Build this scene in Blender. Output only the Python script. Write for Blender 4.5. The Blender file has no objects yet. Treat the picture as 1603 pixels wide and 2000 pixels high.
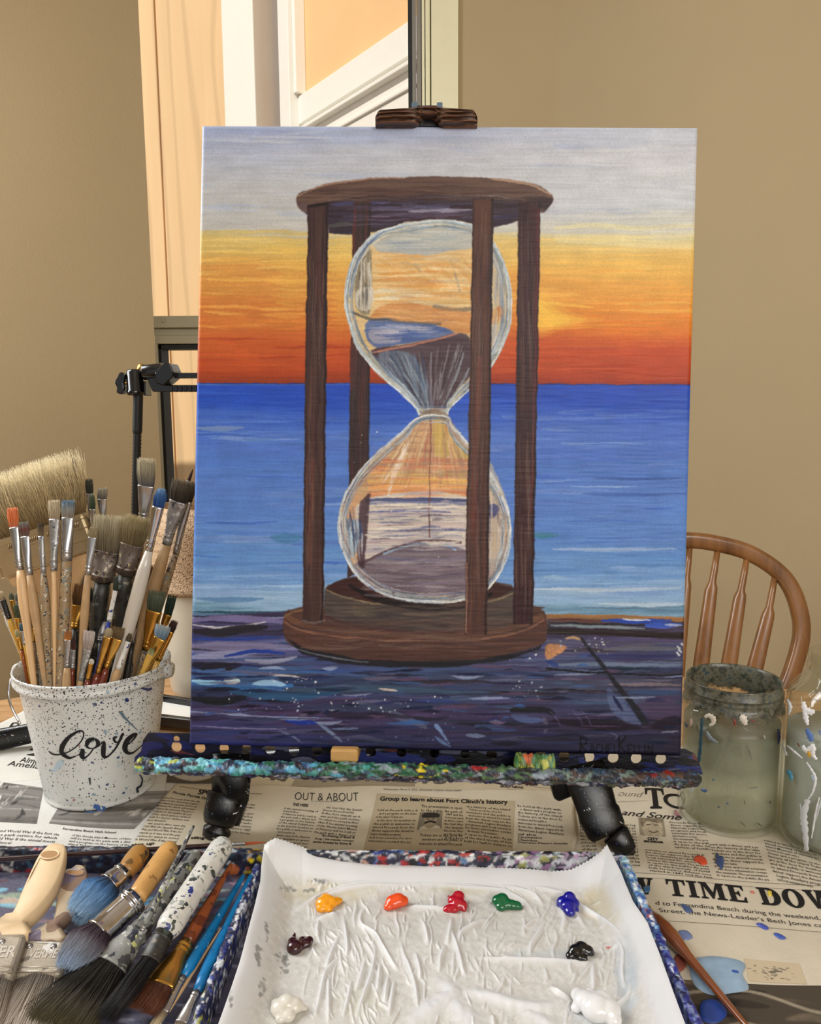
import bpy, bmesh, math, random
import numpy as np
from mathutils import Vector, Matrix
R_ = math.radians
random.seed(4)
scene = bpy.context.scene
COL = scene.collection

# ---------------------------------------------------------------- camera (z = 0 is the floor, the table top is at 0.75)
TZ = 0.75
FPX = 1573.0; PITCH = R_(7.8); ROLL = R_(-0.39)
CF = Vector((0, math.cos(PITCH), -math.sin(PITCH)))
CR = Vector((1, 0, 0)) * math.cos(ROLL) + Vector((0, math.sin(PITCH), math.cos(PITCH))) * math.sin(ROLL)
CU = CR.cross(CF)
CC = Vector((0, 0, 1.10))
cam = bpy.data.objects.new('camera', bpy.data.cameras.new('camera')); COL.objects.link(cam)
cam.matrix_world = Matrix(((CR.x, CU.x, -CF.x, CC.x), (CR.y, CU.y, -CF.y, CC.y), (CR.z, CU.z, -CF.z, CC.z), (0, 0, 0, 1)))
cam.data.sensor_fit = 'HORIZONTAL'; cam.data.sensor_width = 36; cam.data.lens = 36 * FPX / 1603
cam.data.clip_start = .01
scene.cycles.transparent_max_bounces = 32; scene.cycles.use_denoising = True
scene.camera = cam

# ---------------------------------------------------------------- light
scene.view_settings.view_transform = 'Standard'; scene.view_settings.look = 'None'
scene.view_settings.gamma = 1; scene.view_settings.use_curve_mapping = False
scene.view_settings.exposure = 0.0
w = bpy.data.worlds.new('world'); scene.world = w; w.use_nodes = True
w.node_tree.nodes['Background'].inputs[0].default_value = (.93, .96, 1, 1)
w.node_tree.nodes['Background'].inputs[1].default_value = 0.55
def light(name, kind, loc, look, power, col=(1, 1, 1), size=None, size_y=None, angle=None):
    d = bpy.data.lights.new(name, kind); d.energy = power; d.color = col
    if size: d.shape = 'RECTANGLE'; d.size = size; d.size_y = size_y or size
    if angle is not None: d.angle = angle
    o = bpy.data.objects.new(name, d); COL.objects.link(o); o.location = loc
    o.rotation_euler = (Vector(look) - Vector(loc)).to_track_quat('-Z', 'Y').to_euler()
    return o
light('sun', 'SUN', (0, 0, 5), (.45, .85, 4.28), 3.5, (1, .94, .84), angle=R_(.6))
light('assumed_left_lamp', 'AREA', (-1.2, .84, 1.72), (.0, .55, .85), 30, (.95, .98, 1), .7, 1.1)  # assumed area lamp for the light from the left; no window is built there
light('room_fill_lamp', 'AREA', (.9, -1.6, 2.2), (.05, .7, 1.0), 52, (1, .97, .92), 1.8, 1.4)  # added fill lamp behind the camera, brightens the sides facing it

# ---------------------------------------------------------------- geometry helpers
def ray(px, py): return (CF + CR * ((px - 801.5) / FPX) - CU * ((py - 1000) / FPX))
def on_z(px, py, z):
    r = ray(px, py); return CC + r * ((z - CC.z) / r.z)
def at_y(px, py, y):
    r = ray(px, py); return CC + r * (y / r.y)
def table(px, py, dz=0.0): return on_z(px, py, TZ + dz)
def mpp(P):                                  # metres per pixel at a point
    return (Vector(P) - CC).dot(CF) / FPX
def project(P):
    d = Vector(P) - CC; z = d.dot(CF); return (801.5 + FPX * d.dot(CR) / z, 1000 - FPX * d.dot(CU) / z)

def srgb(c):
    return tuple((x / 12.92 if x <= .04045 else ((x + .055) / 1.055) ** 2.4) for x in (q / 255. for q in c[:3]))

def new_obj(name, me, mat=None, parent=None):
    o = bpy.data.objects.new(name, me); COL.objects.link(o)
    if mat: me.materials.append(mat)
    if parent is not None: o.parent = parent
    return o
def empty(name, loc=(0, 0, 0), rot=None):
    o = bpy.data.objects.new(name, None); COL.objects.link(o); o.location = loc
    o.empty_display_size = .02
    if rot is not None: o.rotation_euler = rot
    return o
def tag(o, label=None, cat=None, group=None, kind=None):
    if label: o['label'] = label
    if cat: o['category'] = cat
    if group: o['group'] = group
    if kind: o['kind'] = kind
    return o
def struct(o): o['kind'] = 'structure'; return o

class MB:
    """collects geometry in world coordinates for one mesh"""
    def __init__(s): s.v = []; s.f = []; s.m = []; s.sm = []; s.c = []
    def add(s, vs, fs, mi=0, smooth=True, col=None):
        b = len(s.v); s.v += [tuple(v) for v in vs]; s.f += [tuple(b + i for i in f) for f in fs]
        s.m += [mi] * len(fs); s.sm += [smooth] * len(fs); s.c += [col or (1, 1, 1)] * len(vs)
    def box(s, a, b, mi=0, M=None, col=None):
        (x0, y0, z0), (x1, y1, z1) = a, b
        vs = [Vector(p) for p in ((x0, y0, z0), (x1, y0, z0), (x1, y1, z0), (x0, y1, z0), (x0, y0, z1), (x1, y0, z1), (x1, y1, z1), (x0, y1, z1))]
        if M is not None: vs = [M @ v for v in vs]
        s.add(vs, [(0, 3, 2, 1), (4, 5, 6, 7), (0, 1, 5, 4), (1, 2, 6, 5), (2, 3, 7, 6), (3, 0, 4, 7)], mi, False, col)
    def tube(s, pts, rad, n=12, mi=0, cap=True, flat=None, col=None, up=None):
        """rad: number or list; flat: list of (half width, half thickness) per point instead of rad; width lies along `up` x axis"""
        P = [Vector(p) for p in pts]; N = len(P); rings = []; prev = None; vs = []; fs = []
        for i, p in enumerate(P):
            t = (P[min(i + 1, N - 1)] - P[max(i - 1, 0)]).normalized()
            if up is not None: a = Vector(up) - t * Vector(up).dot(t)
            elif prev is None:
                a = Vector((1, 0, 0)) if abs(t.x) < .8 else Vector((0, 0, 1)); a = a - t * a.dot(t)
            else: a = prev - t * prev.dot(t)
            a.normalize(); prev = a; b = t.cross(a)
            if flat: ra, rb = flat[i]
            else: ra = rb = rad[i] if hasattr(rad, '__len__') else rad
            for k in range(n):
                an = 2 * math.pi * k / n
                vs.append(p + a * (ra * math.cos(an)) + b * (rb * math.sin(an)))
        for i in range(N - 1):
            for k in range(n):
                fs.append((i * n + k, i * n + (k + 1) % n, (i + 1) * n + (k + 1) % n, (i + 1) * n + k))
        if cap: fs.append(tuple(range(n))[::-1]); fs.append(tuple((N - 1) * n + k for k in range(n)))
        s.add(vs, fs, mi, True, col)
    def lathe(s, prof, c=(0, 0, 0), n=48, mi=0, M=None, closed=False):
        vs = []; fs = []; N = len(prof); c = Vector(c)
        for r, z in prof:
            for k in range(n):
                an = 2 * math.pi * k / n; v = Vector((r * math.cos(an), r * math.sin(an), z))
                vs.append((M @ v) if M is not None else v + c)
        for i in range(N - (0 if closed else 1)):
            for k in range(n):
                j = (i + 1) % N
                fs.append((i * n + k, i * n + (k + 1) % n, j * n + (k + 1) % n, j * n + k))
        if not closed:
            if prof[0][0] > 1e-6: fs.append(tuple(range(n))[::-1])
            if prof[-1][0] > 1e-6: fs.append(tuple((N - 1) * n + k for k in range(n)))
        s.add(vs, fs, mi)
    def build(s, name, mats, parent=None, bevel=0, sub=0, col=False, origin=None, segs=2, seg_angle=35):
        me = bpy.data.meshes.new(name)
        o0 = Vector(origin) if origin is not None else Vector((0, 0, 0))
        if parent is not None: o0 = Vector(parent.get('_o', (0, 0, 0)))
        me.from_pydata([tuple(Vector(v) - o0) for v in s.v], [], s.f)
        mats = mats if isinstance(mats, (list, tuple)) else [mats]
        for m in mats: me.materials.append(m)
        me.polygons.foreach_set('material_index', s.m); me.polygons.foreach_set('use_smooth', s.sm)
        if col:
            a = me.color_attributes.new('col', 'FLOAT_COLOR', 'POINT')
            d = np.ones((len(s.v), 4), np.float32); d[:, :3] = np.array(s.c); a.data.foreach_set('color', d.ravel())
        bm = bmesh.new(); bm.from_mesh(me); bmesh.ops.recalc_face_normals(bm, faces=bm.faces); bm.to_mesh(me); bm.free()
        o = bpy.data.objects.new(name, me); COL.objects.link(o)
        if parent is not None: o.parent = parent
        else: o.location = o0
        if bevel:
            b = o.modifiers.new('bevel', 'BEVEL'); b.width = bevel; b.segments = segs; b.limit_method = 'ANGLE'; b.angle_limit = R_(seg_angle)
        if sub:
            b = o.modifiers.new('sub', 'SUBSURF'); b.levels = sub; b.render_levels = sub
        return o
def root(name, loc):
    o = empty(name, loc); o['_o'] = tuple(loc); return o

def grid_obj(name, P, mat, parent=None, col=None, origin=None, smooth=True):
    """P: (rows, cols, 3) array of points"""
    h, w_ = P.shape[:2]; me = bpy.data.meshes.new(name)
    o0 = np.array(parent.get('_o', (0, 0, 0)) if parent is not None else (origin if origin is not None else (0, 0, 0)), float)
    V = (P.reshape(-1, 3) - o0).astype(np.float32)
    idx = np.arange(h * w_).reshape(h, w_)
    F = np.stack([idx[:-1, :-1], idx[1:, :-1], idx[1:, 1:], idx[:-1, 1:]], -1).reshape(-1, 4)
    me.vertices.add(len(V)); me.vertices.foreach_set('co', V.ravel())
    me.loops.add(F.size); me.loops.foreach_set('vertex_index', F.ravel().astype(np.int32))
    me.polygons.add(len(F)); me.polygons.foreach_set('loop_start', np.arange(0, F.size, 4, dtype=np.int32)); me.polygons.foreach_set('loop_total', np.full(len(F), 4, np.int32))
    me.polygons.foreach_set('use_smooth', np.full(len(F), smooth)); me.update(calc_edges=True)
    if col is not None:
        a = me.color_attributes.new('col', 'FLOAT_COLOR', 'POINT')
        d = np.ones((len(V), 4), np.float32); d[:, :3] = col.reshape(-1, 3); a.data.foreach_set('color', d.ravel())
    me.materials.append(mat)
    o = bpy.data.objects.new(name, me); COL.objects.link(o)
    if parent is not None: o.parent = parent
    else: o.location = tuple(o0)
    return o
def sample(img, x, y):
    h, w_ = img.shape[:2]
    x = np.clip(x, 0, w_ - 1.001); y = np.clip(y, 0, h - 1.001)
    xi = x.astype(int); yi = y.astype(int); fx = (x - xi)[..., None]; fy = (y - yi)[..., None]
    return (img[yi, xi] * (1 - fx) + img[yi, xi + 1] * fx) * (1 - fy) + (img[yi + 1, xi] * (1 - fx) + img[yi + 1, xi + 1] * fx) * fy
def project_np(P):
    d = P - np.array(CC); z = d @ np.array(CF)
    return 801.5 + FPX * (d @ np.array(CR)) / z, 1000 - FPX * (d @ np.array(CU)) / z

# ---------------------------------------------------------------- materials
class NT:
    def __init__(s, name):
        s.m = bpy.data.materials.new(name); s.m.use_nodes = True; s.t = s.m.node_tree; s.t.nodes.clear()
        s.out = s.t.nodes.new('ShaderNodeOutputMaterial'); s.bs = s.t.nodes.new('ShaderNodeBsdfPrincipled'); s.l(s.bs.outputs[0], s.out.inputs[0])
    def l(s, a, b): s.t.links.new(a, b)
    def n(s, k, **kw):
        nd = s.t.nodes.new('ShaderNode' + k)
        for a, b in kw.items():
            if a.startswith('_'): setattr(nd, a[1:], b)
            else: nd.inputs[a.replace('__', ' ')].default_value = b
        return nd
    def coords(s, scale=(1, 1, 1), rot=(0, 0, 0), loc=(0, 0, 0)):
        tc = s.n('TexCoord'); mp = s.n('Mapping'); s.l(tc.outputs['Object'], mp.inputs[0])
        mp.inputs['Scale'].default_value = scale; mp.inputs['Rotation'].default_value = rot; mp.inputs['Location'].default_value = loc
        return mp.outputs[0]
    def noise(s, vec, scale, detail=4, rough=.6):
        nd = s.n('TexNoise', Scale=scale, Detail=detail, Roughness=rough); s.l(vec, nd.inputs['Vector']); return nd.outputs[0]
    def vor(s, vec, scale, feature='F1', out='Distance', rnd=1):
        nd = s.n('TexVoronoi', Scale=scale, Randomness=rnd); nd.feature = feature; s.l(vec, nd.inputs['Vector']); return nd.outputs[out]
    def ramp(s, fac, stops, interp='LINEAR'):
        nd = s.n('ValToRGB'); nd.color_ramp.interpolation = interp; e = nd.color_ramp.elements
        while len(e) > 1: e.remove(e[-1])
        for i, (p, c) in enumerate(stops):
            x = e[0] if i == 0 else e.new(p)
            x.position = p; x.color = (*c, 1) if hasattr(c, '__len__') else (c, c, c, 1)
        s.l(fac, nd.inputs[0]); return nd.outputs[0]
    def mix(s, fac, a, b, mode='MIX'):
        nd = s.n('Mix'); nd.data_type = 'RGBA'; nd.blend_type = mode
        for v, k in ((fac, 0), (a, 6), (b, 7)):
            if hasattr(v, 'is_linked'): s.l(v, nd.inputs[k])
            else: nd.inputs[k].default_value = v if k == 0 else (*v, 1)
        return nd.outputs[2]
    def math(s, op, a, b=0.):
        nd = s.n('Math'); nd.operation = op
        for v, k in ((a, 0), (b, 1)):
            if hasattr(v, 'is_linked'): s.l(v, nd.inputs[k])
            else: nd.inputs[k].default_value = v
        return nd.outputs[0]
    def set(s, **k):
        for a, b in k.items():
            i = s.bs.inputs[a.replace('__', ' ')]
            if hasattr(b, 'is_linked'): s.l(b, i)
            else: i.default_value = (*b, 1) if (hasattr(b, '__len__') and len(b) == 3) else b
        return s
    def bump(s, h, dist=.001, strength=1.):
        nd = s.n('Bump', Strength=strength, Distance=dist); s.l(h, nd.inputs['Height']); s.l(nd.outputs[0], s.bs.inputs['Normal']); return s
def plain(name, c, rough=.5, metal=0., var=.08, scale=30, bump=0.0, coat=0.0, stretch=(1, 1, 1), spec=.5):
    t = NT(name); v = t.coords(stretch); n = t.noise(v, scale); a = srgb(c)
    t.set(Base__Color=t.ramp(n, [(.25, tuple(x * (1 - var) for x in a)), (.75, tuple(min(1, x * (1 + var)) for x in a))]), Roughness=rough, Metallic=metal)
    t.bs.inputs['Coat Weight'].default_value = coat; t.bs.inputs['Specular IOR Level'].default_value = spec
    if bump: t.bump(n, bump)
    return t.m
def splatter(name, base, cols, scale=90, cover=.35, rough=.35, bump=.0006, size=.5, stretch=(1, 1, 1), var=.1):
    """a surface crusted with dabs of paint of many colours"""
    t = NT(name); v = t.coords(stretch); a = srgb(base)
    wn = t.n('TexNoise', Scale=scale * .7, Detail=3.); t.l(v, wn.inputs['Vector'])
    mx = t.n('Mix'); mx.data_type = 'VECTOR'; mx.inputs[0].default_value = .018 if stretch == (1, 1, 1) else .018
    t.l(v, mx.inputs[4]); t.l(wn.outputs['Color'], mx.inputs[5]); vv = mx.outputs[1]
    nb = t.noise(v, scale * .5)
    c = t.ramp(nb, [(.3, tuple(x * (1 - var * 2) for x in a)), (.7, tuple(min(1, x * (1 + var)) for x in a))])
    for i, (cc, cv) in enumerate(cols):
        vo = t.n('TexVoronoi', Scale=scale * (1 + .23 * i)); t.l(vv, vo.inputs['Vector'])
        rnd = t.n('SeparateColor'); t.l(vo.outputs['Color'], rnd.inputs[0])
        keep = t.math('LESS_THAN', rnd.outputs[i % 3], cv)
        near = t.math('LESS_THAN', vo.outputs['Distance'], size)
        f = t.math('MULTIPLY', keep, near)
        c = t.mix(f, c, srgb(cc))
    t.set(Base__Color=c, Roughness=rough)
    nz = t.noise(v, scale * 1.6, 6, .7); t.bump(nz, bump)
    return t.m
def vcol(name, rough=.5, coat=0., bump=None, spec=.5):
    t = NT(name); a = t.n('VertexColor'); a.layer_name = 'col'
    t.set(Base__Color=a.outputs[0], Roughness=rough); t.bs.inputs['Coat Weight'].default_value = coat; t.bs.inputs['Specular IOR Level'].default_value = spec
    if bump:
        v = t.coords(); t.bump(t.noise(v, bump[0], 5, .7), bump[1])
    return t.m

M = {}
def wall_paint(name, c):
    t = NT(name); v = t.coords(); n1 = t.noise(v, 1.5, 3); n2 = t.noise(v, 260, 3); a = srgb(c)
    t.set(Base__Color=t.ramp(n1, [(.3, tuple(x * .95 for x in a)), (.7, tuple(x * 1.04 for x in a))]), Roughness=.75); t.bump(n2, .0006, .6)
    return t.m
M['wall'] = wall_paint('tan_wall_paint', (178, 158, 122))
M['ceil'] = plain('ceiling_white', (225, 220, 208), .8)
M['cream'] = plain('cream_trim_paint', (232, 226, 190), .4, var=.02)
M['white'] = plain('white_trim_paint', (236, 234, 226), .45, var=.02)
M['black'] = plain('black_gasket', (14, 14, 15), .5, var=.2)
M['rail'] = plain('grey_vinyl_window_frame', (176, 168, 140), .45, var=.03)
M['alu'] = plain('window_track_grey', (132, 126, 116), .4, var=.04)
def siding(name, c):
    t = NT(name); v = t.coords((1, 1, .10)); n = t.noise(v, 16, 3, .5); wv = t.n('TexWave', Scale=3.2, Distortion=9., Detail=2.)
    wv.inputs['Detail Scale'].default_value = 1.2; t.l(v, wv.inputs['Vector']); a = srgb(c)
    t.set(Base__Color=t.mix(t.math('MULTIPLY', t.ramp(wv.outputs[0], [(0, 1.), (.22, 0.)]), .42), t.ramp(n, [(.3, tuple(x * .94 for x in a)), (.7, a)]), tuple(x * .62 for x in a)), Roughness=.7)
    t.bump(wv.outputs[0], .001)
    return t.m
M['siding'] = siding('peach_woodgrain_siding', (230, 194, 146))
M['peach'] = plain('peach_panel', (234, 190, 134), .7, var=.03, scale=3)
M['floor'] = plain('floor_boards', (120, 90, 62), .4, var=.2, scale=4, stretch=(1, 12, 1))
def glass_thin(name, tint=(1, 1, 1), refl=.08):
    t = NT(name); tr = t.n('BsdfTransparent'); tr.inputs[0].default_value = (*tint, 1); gl = t.n('BsdfGlossy', Roughness=.02)
    lw = t.n('LayerWeight', Blend=.5); mx = t.n('MixShader'); t.l(t.math('ADD', t.math('MULTIPLY', t.math('POWER', lw.outputs['Facing'], 5.), .8), .035), mx.inputs[0]); t.l(tr.outputs[0], mx.inputs[1]); t.l(gl.outputs[0], mx.inputs[2]); t.l(mx.outputs[0], t.out.inputs[0])
    return t.m
M['pane'] = glass_thin('window_glass')
M['brass'] = plain('brass', (178, 138, 72), .28, 1., .15, 60)
M['steel'] = plain('nickel_ferrule', (176, 174, 172), .25, .9, .18, 90)
M['chrome'] = plain('chrome', (200, 198, 200), .12, 1., .05, 50)
M['blackgloss'] = plain('black_plastic', (13, 13, 15), .22, 0, .3, 40, coat=.3)

# ---------------------------------------------------------------- the room
def wallbox(name, p0, p1, z0, z1, th, mat, side=1):
    """vertical wall from p0 to p1, thickness away from the room"""
    a, b = Vector((*p0, 0)), Vector((*p1, 0)); d = (b - a).normalized(); n = Vector((-d.y, d.x, 0)) * side * th
    m = MB(); vs = [a, b, b + n, a + n]
    m.add([(v.x, v.y, z0) for v in vs] + [(v.x, v.y, z1) for v in vs], [(0, 3, 2, 1), (4, 5, 6, 7), (0, 1, 5, 4), (1, 2, 6, 5), (2, 3, 7, 6), (3, 0, 4, 7)], 0, False)
    return struct(m.build(name, mat))
WY = 2.0                                        # the window wall
xl = at_y(284, 300, WY).x - .0; xr = at_y(893, 120, WY).x; xc = at_y(1086, 120, WY).x
struct(MB().__class__ and (lambda m: (m.box((-4, -2.6, -.05), (4, 2.2, 0)), m.build('floor', M['floor']))[1])(MB()))
struct((lambda m: (m.box((-4, -2.6, 2.5), (4, WY + .25, 2.6)), m.build('ceiling', M['ceil']))[1])(MB()))
# left wall: comes from behind the camera and ends in front of the window, its end face next to the pane
pl = at_y(284, 300, 1.78)
wallbox('wall_left', (-2.2, .2), (pl.x, 1.78), 0, 2.5, .10, M['wall'], 1)
wallbox('wall_left_return', (-2.2, -2.6), (-2.2, .2), 0, 2.5, .1, M['wall'], 1)
# window wall pieces
wallbox('wall_back_below_window', (pl.x - .1, WY), (xr - .001, WY), 0, .60, .12, M['wall'], 1)
wallbox('wall_back_right_pier', (xr, WY), (xc, WY), 0, 2.5, .12, M['wall'], 1)
wallbox('wall_back_above_window', (pl.x - .1, WY), (xr - .001, WY), 2.36, 2.5, .12, M['wall'], 1)
wallbox('wall_back_left_pier', (pl.x - .5, WY), (xl - .06, WY), 0, 2.5, .12, M['wall'], 1)
wallbox('wall_right', (xc, WY), (xc + 1.62, WY - 1.5), 0, 2.5, .12, M['wall'], 1)
wallbox('wall_right_return', (xc + 1.62, WY - 1.5), (xc + 1.62, -2.6), 0, 2.5, .12, M['wall'], 1)

# ---------------------------------------------------------------- window
win = struct(root('window_1', (0, WY, 0)))
def X(px, py=120, y=WY): return at_y(px, py, y).x
def Z(px, py, y=WY): return at_y(px, py, y).z
yf = WY
# cream jamb reveal and casing on the right
m = MB(); m.box((X(842), yf - .01, .6), (X(894), yf + .12, 2.36)); m.build('jamb', M['cream'], win)
m = MB(); m.box((X(824), yf + .012, .6), (X(829), yf + .12, 2.36)); m.box((X(831), yf + .006, .6), (X(840), yf + .12, 2.36)); m.build('jamb_stop', M['cream'], win, bevel=.001)
m = MB(); m.box((X(805), yf + .03, .6), (X(813), yf + .12, 2.36)); m.box((X(814.5), yf + .022, .6), (X(823), yf + .12, 2.36)); m.build('sash_track', M['alu'], win, bevel=.001)
m = MB(); m.box((X(797), yf + .034, .6), (X(805), yf + .11, 2.36)); m.build('weather_strip', M['black'], win)
# meeting rail and lower sash on the left
zr = Z(330, 617); m = MB(); m.box((X(296, 640), yf + .0, Z(330, 640)), (X(805), yf + .09, zr)); m.box((X(296, 640), yf + .016, Z(330, 655)), (X(805), yf + .09, Z(330, 640)))
m.box((X(298, 640), yf + .010, Z(330, 671)), (X(805), yf + .09, Z(330, 655))); m.build('meeting_rail', M['rail'], win, bevel=.0015)
m = MB(); m.box((X(296, 800), yf + .005, .6), (X(309.5, 800) + .003, yf + .09, Z(330, 671))); m.box((X(320, 640) - .002, yf - .006, Z(330, 630)), (X(322, 640), yf + .0, zr - .004)); m.build('sash_stile', M['rail'], win, bevel=.0015)
m = MB()
a = yf + .012
m.box((X(310, 800), a, .66), (X(317.5, 800), a + .06, Z(330, 673))); m.box((X(310, 800), a, Z(330, 681)), (X(796), a + .06, Z(330, 673))); m.build('sash_gasket', M['black'], win)
m = MB(); m.box((X(296), yf + .05, zr), (X(800), yf + .054, 2.34)); m.build('upper_pane', M['pane'], win)
m = MB(); m.box((X(315, 800), yf + .03, .66), (X(800), yf + .034, Z(330, 676))); m.build('lower_pane', M['pane'], win)
m = MB(); m.box((X(296), yf - .03, .60), (X(894), yf + .12, .63)); m.build('window_sill', M['cream'], win, bevel=.004)

# ---------------------------------------------------------------- outside the window
m = MB(); ys = 4.4
xs = [at_y(x, 400, ys).x for x in (120, 318, 520)]
sb = MB(); zb = 0.0
sb.box((-4.2, ys, -.5), (xs[1], ys + .06, 4.2)); sb.box((xs[1] + .012, ys, -.5), (xs[2] + .1, ys + .06, 4.2)); sb.box((-4.2, ys + .012, -.5), (xs[2], ys + .07, 4.2))
siding_o = struct(sb.build('wall_neighbour_siding', M['siding'], bevel=.003))
# square white post standing cornerwise
c0 = at_y(495, 100, 3.75)
post = MB(); 
e1 = Vector((at_y(434, 100, 3.95).x - c0.x, .2, 0)); e2 = Vector((at_y(550, 100, 3.92).x - c0.x, .17, 0))
vs = [Vector((c0.x, 3.75, 0)), Vector((c0.x, 3.75, 0)) + e2, Vector((c0.x, 3.75, 0)) + e1 + e2, Vector((c0.x, 3.75, 0)) + e1]
post.add([(v.x, v.y, -.5) for v in vs] + [(v.x, v.y, 4.) for v in vs], [(0, 3, 2, 1), (4, 5, 6, 7), (0, 1, 5, 4), (1, 2, 6, 5), (2, 3, 7, 6), (3, 0, 4, 7)], 0, False)
po = post.build('porch_post', M['white'], bevel=.006); tag(po, 'white square porch post outside the window, standing cornerwise', 'post')
# receding peach wall with its white frieze boards and moulding
A0 = Vector((at_y(803, 100, 3.0).x, 3.0, 0)); d = Vector((-.568, .823, 0)); nrm = Vector((-.823, -.568, 0))
Mw = Matrix(((d.x, nrm.x, 0, A0.x), (d.y, nrm.y, 0, A0.y), (0, 0, 1, 0), (0, 0, 0, 1)))
def zz(py, px=797): 
    r = ray(px, py); # meet the wall plane
    t = (A0 - CC).dot(nrm) / r.dot(nrm); return (CC + r * t).z
m = MB(); m.box((-1.2, -.08, -.5), (1.0, 0, 4.), M=Mw); struct(m.build('wall_neighbour_gable', M['peach']))
def along(px, py=120):
    r = ray(px, py); t = (A0 - CC).dot(nrm) / r.dot(nrm); return (CC + r * t - A0).dot(d)
m = MB()
z1 = zz(55); z2 = zz(122); z3 = zz(137); z4 = zz(146); z5 = zz(178); z6 = zz(186)
sb2 = along(592)
m.box((-1.2, 0, z2), (sb2, .03, z1), M=Mw); m.box((-1.2, 0, z4), (sb2, .05, z3), M=Mw); m.box((-1.2, 0, z3), (sb2, .012, z2), M=Mw)
m.box((-1.2, 0, z5), (sb2, .02, z4), M=Mw); m.box((-1.2, 0, z6), (sb2, .034, z5), M=Mw); m.box((-1.2, 0, -.5), (sb2, .024, z6), M=Mw)
tr = m.build('trim_1', M['white'], bevel=.003); struct(tr)
m = MB(); m.box((along(592) - .0, 0, -.5), (along(572), .07, 4.), M=Mw); m.box((along(597), 0, zz(50)), (along(592), .05, 4.), M=Mw)
cb = m.build('trim_2', M['white'], bevel=.004); struct(cb)
m = MB(); q0 = at_y(574, 100, 3.85); m.box((q0.x - .12, 4.2, -.5), (q0.x + .02, 4.25, 4.)); struct(m.build('wall_neighbour_recess', M['peach']))
m = MB(); m.box((-6, WY + .13, -.6), (5, 8, -.5)); struct(m.build('ground', M['floor']))
# ---------------------------------------------------------------- painter: colours for painted surfaces, computed stroke by stroke
def vnoise(h, w, sy, sx, seed):
    rs = np.random.RandomState(seed)
    gh, gw = int(h / sy) + 3, int(w / sx) + 3
    g = rs.rand(gh, gw).astype(np.float32)
    y = np.arange(h) / sy + rs.rand(); x = np.arange(w) / sx + rs.rand()
    yi = np.minimum(y.astype(int), gh - 2); xi = np.minimum(x.astype(int), gw - 2)
    fy = (y - yi)[:, None]; fx = (x - xi)[None, :]
    fy = fy * fy * (3 - 2 * fy); fx = fx * fx * (3 - 2 * fx)
    a = g[yi][:, xi]; b = g[yi][:, xi + 1]; c = g[yi + 1][:, xi]; d = g[yi + 1][:, xi + 1]
    return ((a * (1 - fx) + b * fx) * (1 - fy) + (c * (1 - fx) + d * fx) * fy).astype(np.float32)

def spline(pts, n=10, closed=False):
    P = np.array(pts, float); N = len(P)
    if N < 3: return P
    out = []
    rng = range(N) if closed else range(N - 1)
    for i in rng:
        if closed: p0, p1, p2, p3 = P[(i - 1) % N], P[i], P[(i + 1) % N], P[(i + 2) % N]
        else: p0, p1, p2, p3 = P[max(i - 1, 0)], P[i], P[i + 1], P[min(i + 2, N - 1)]
        for k in range(n):
            t = k / n
            out.append(.5 * ((2 * p1) + (-p0 + p2) * t + (2 * p0 - 5 * p1 + 4 * p2 - p3) * t * t + (-p0 + 3 * p1 - 3 * p2 + p3) * t ** 3))
    if not closed: out.append(P[-1])
    return np.array(out)

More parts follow.
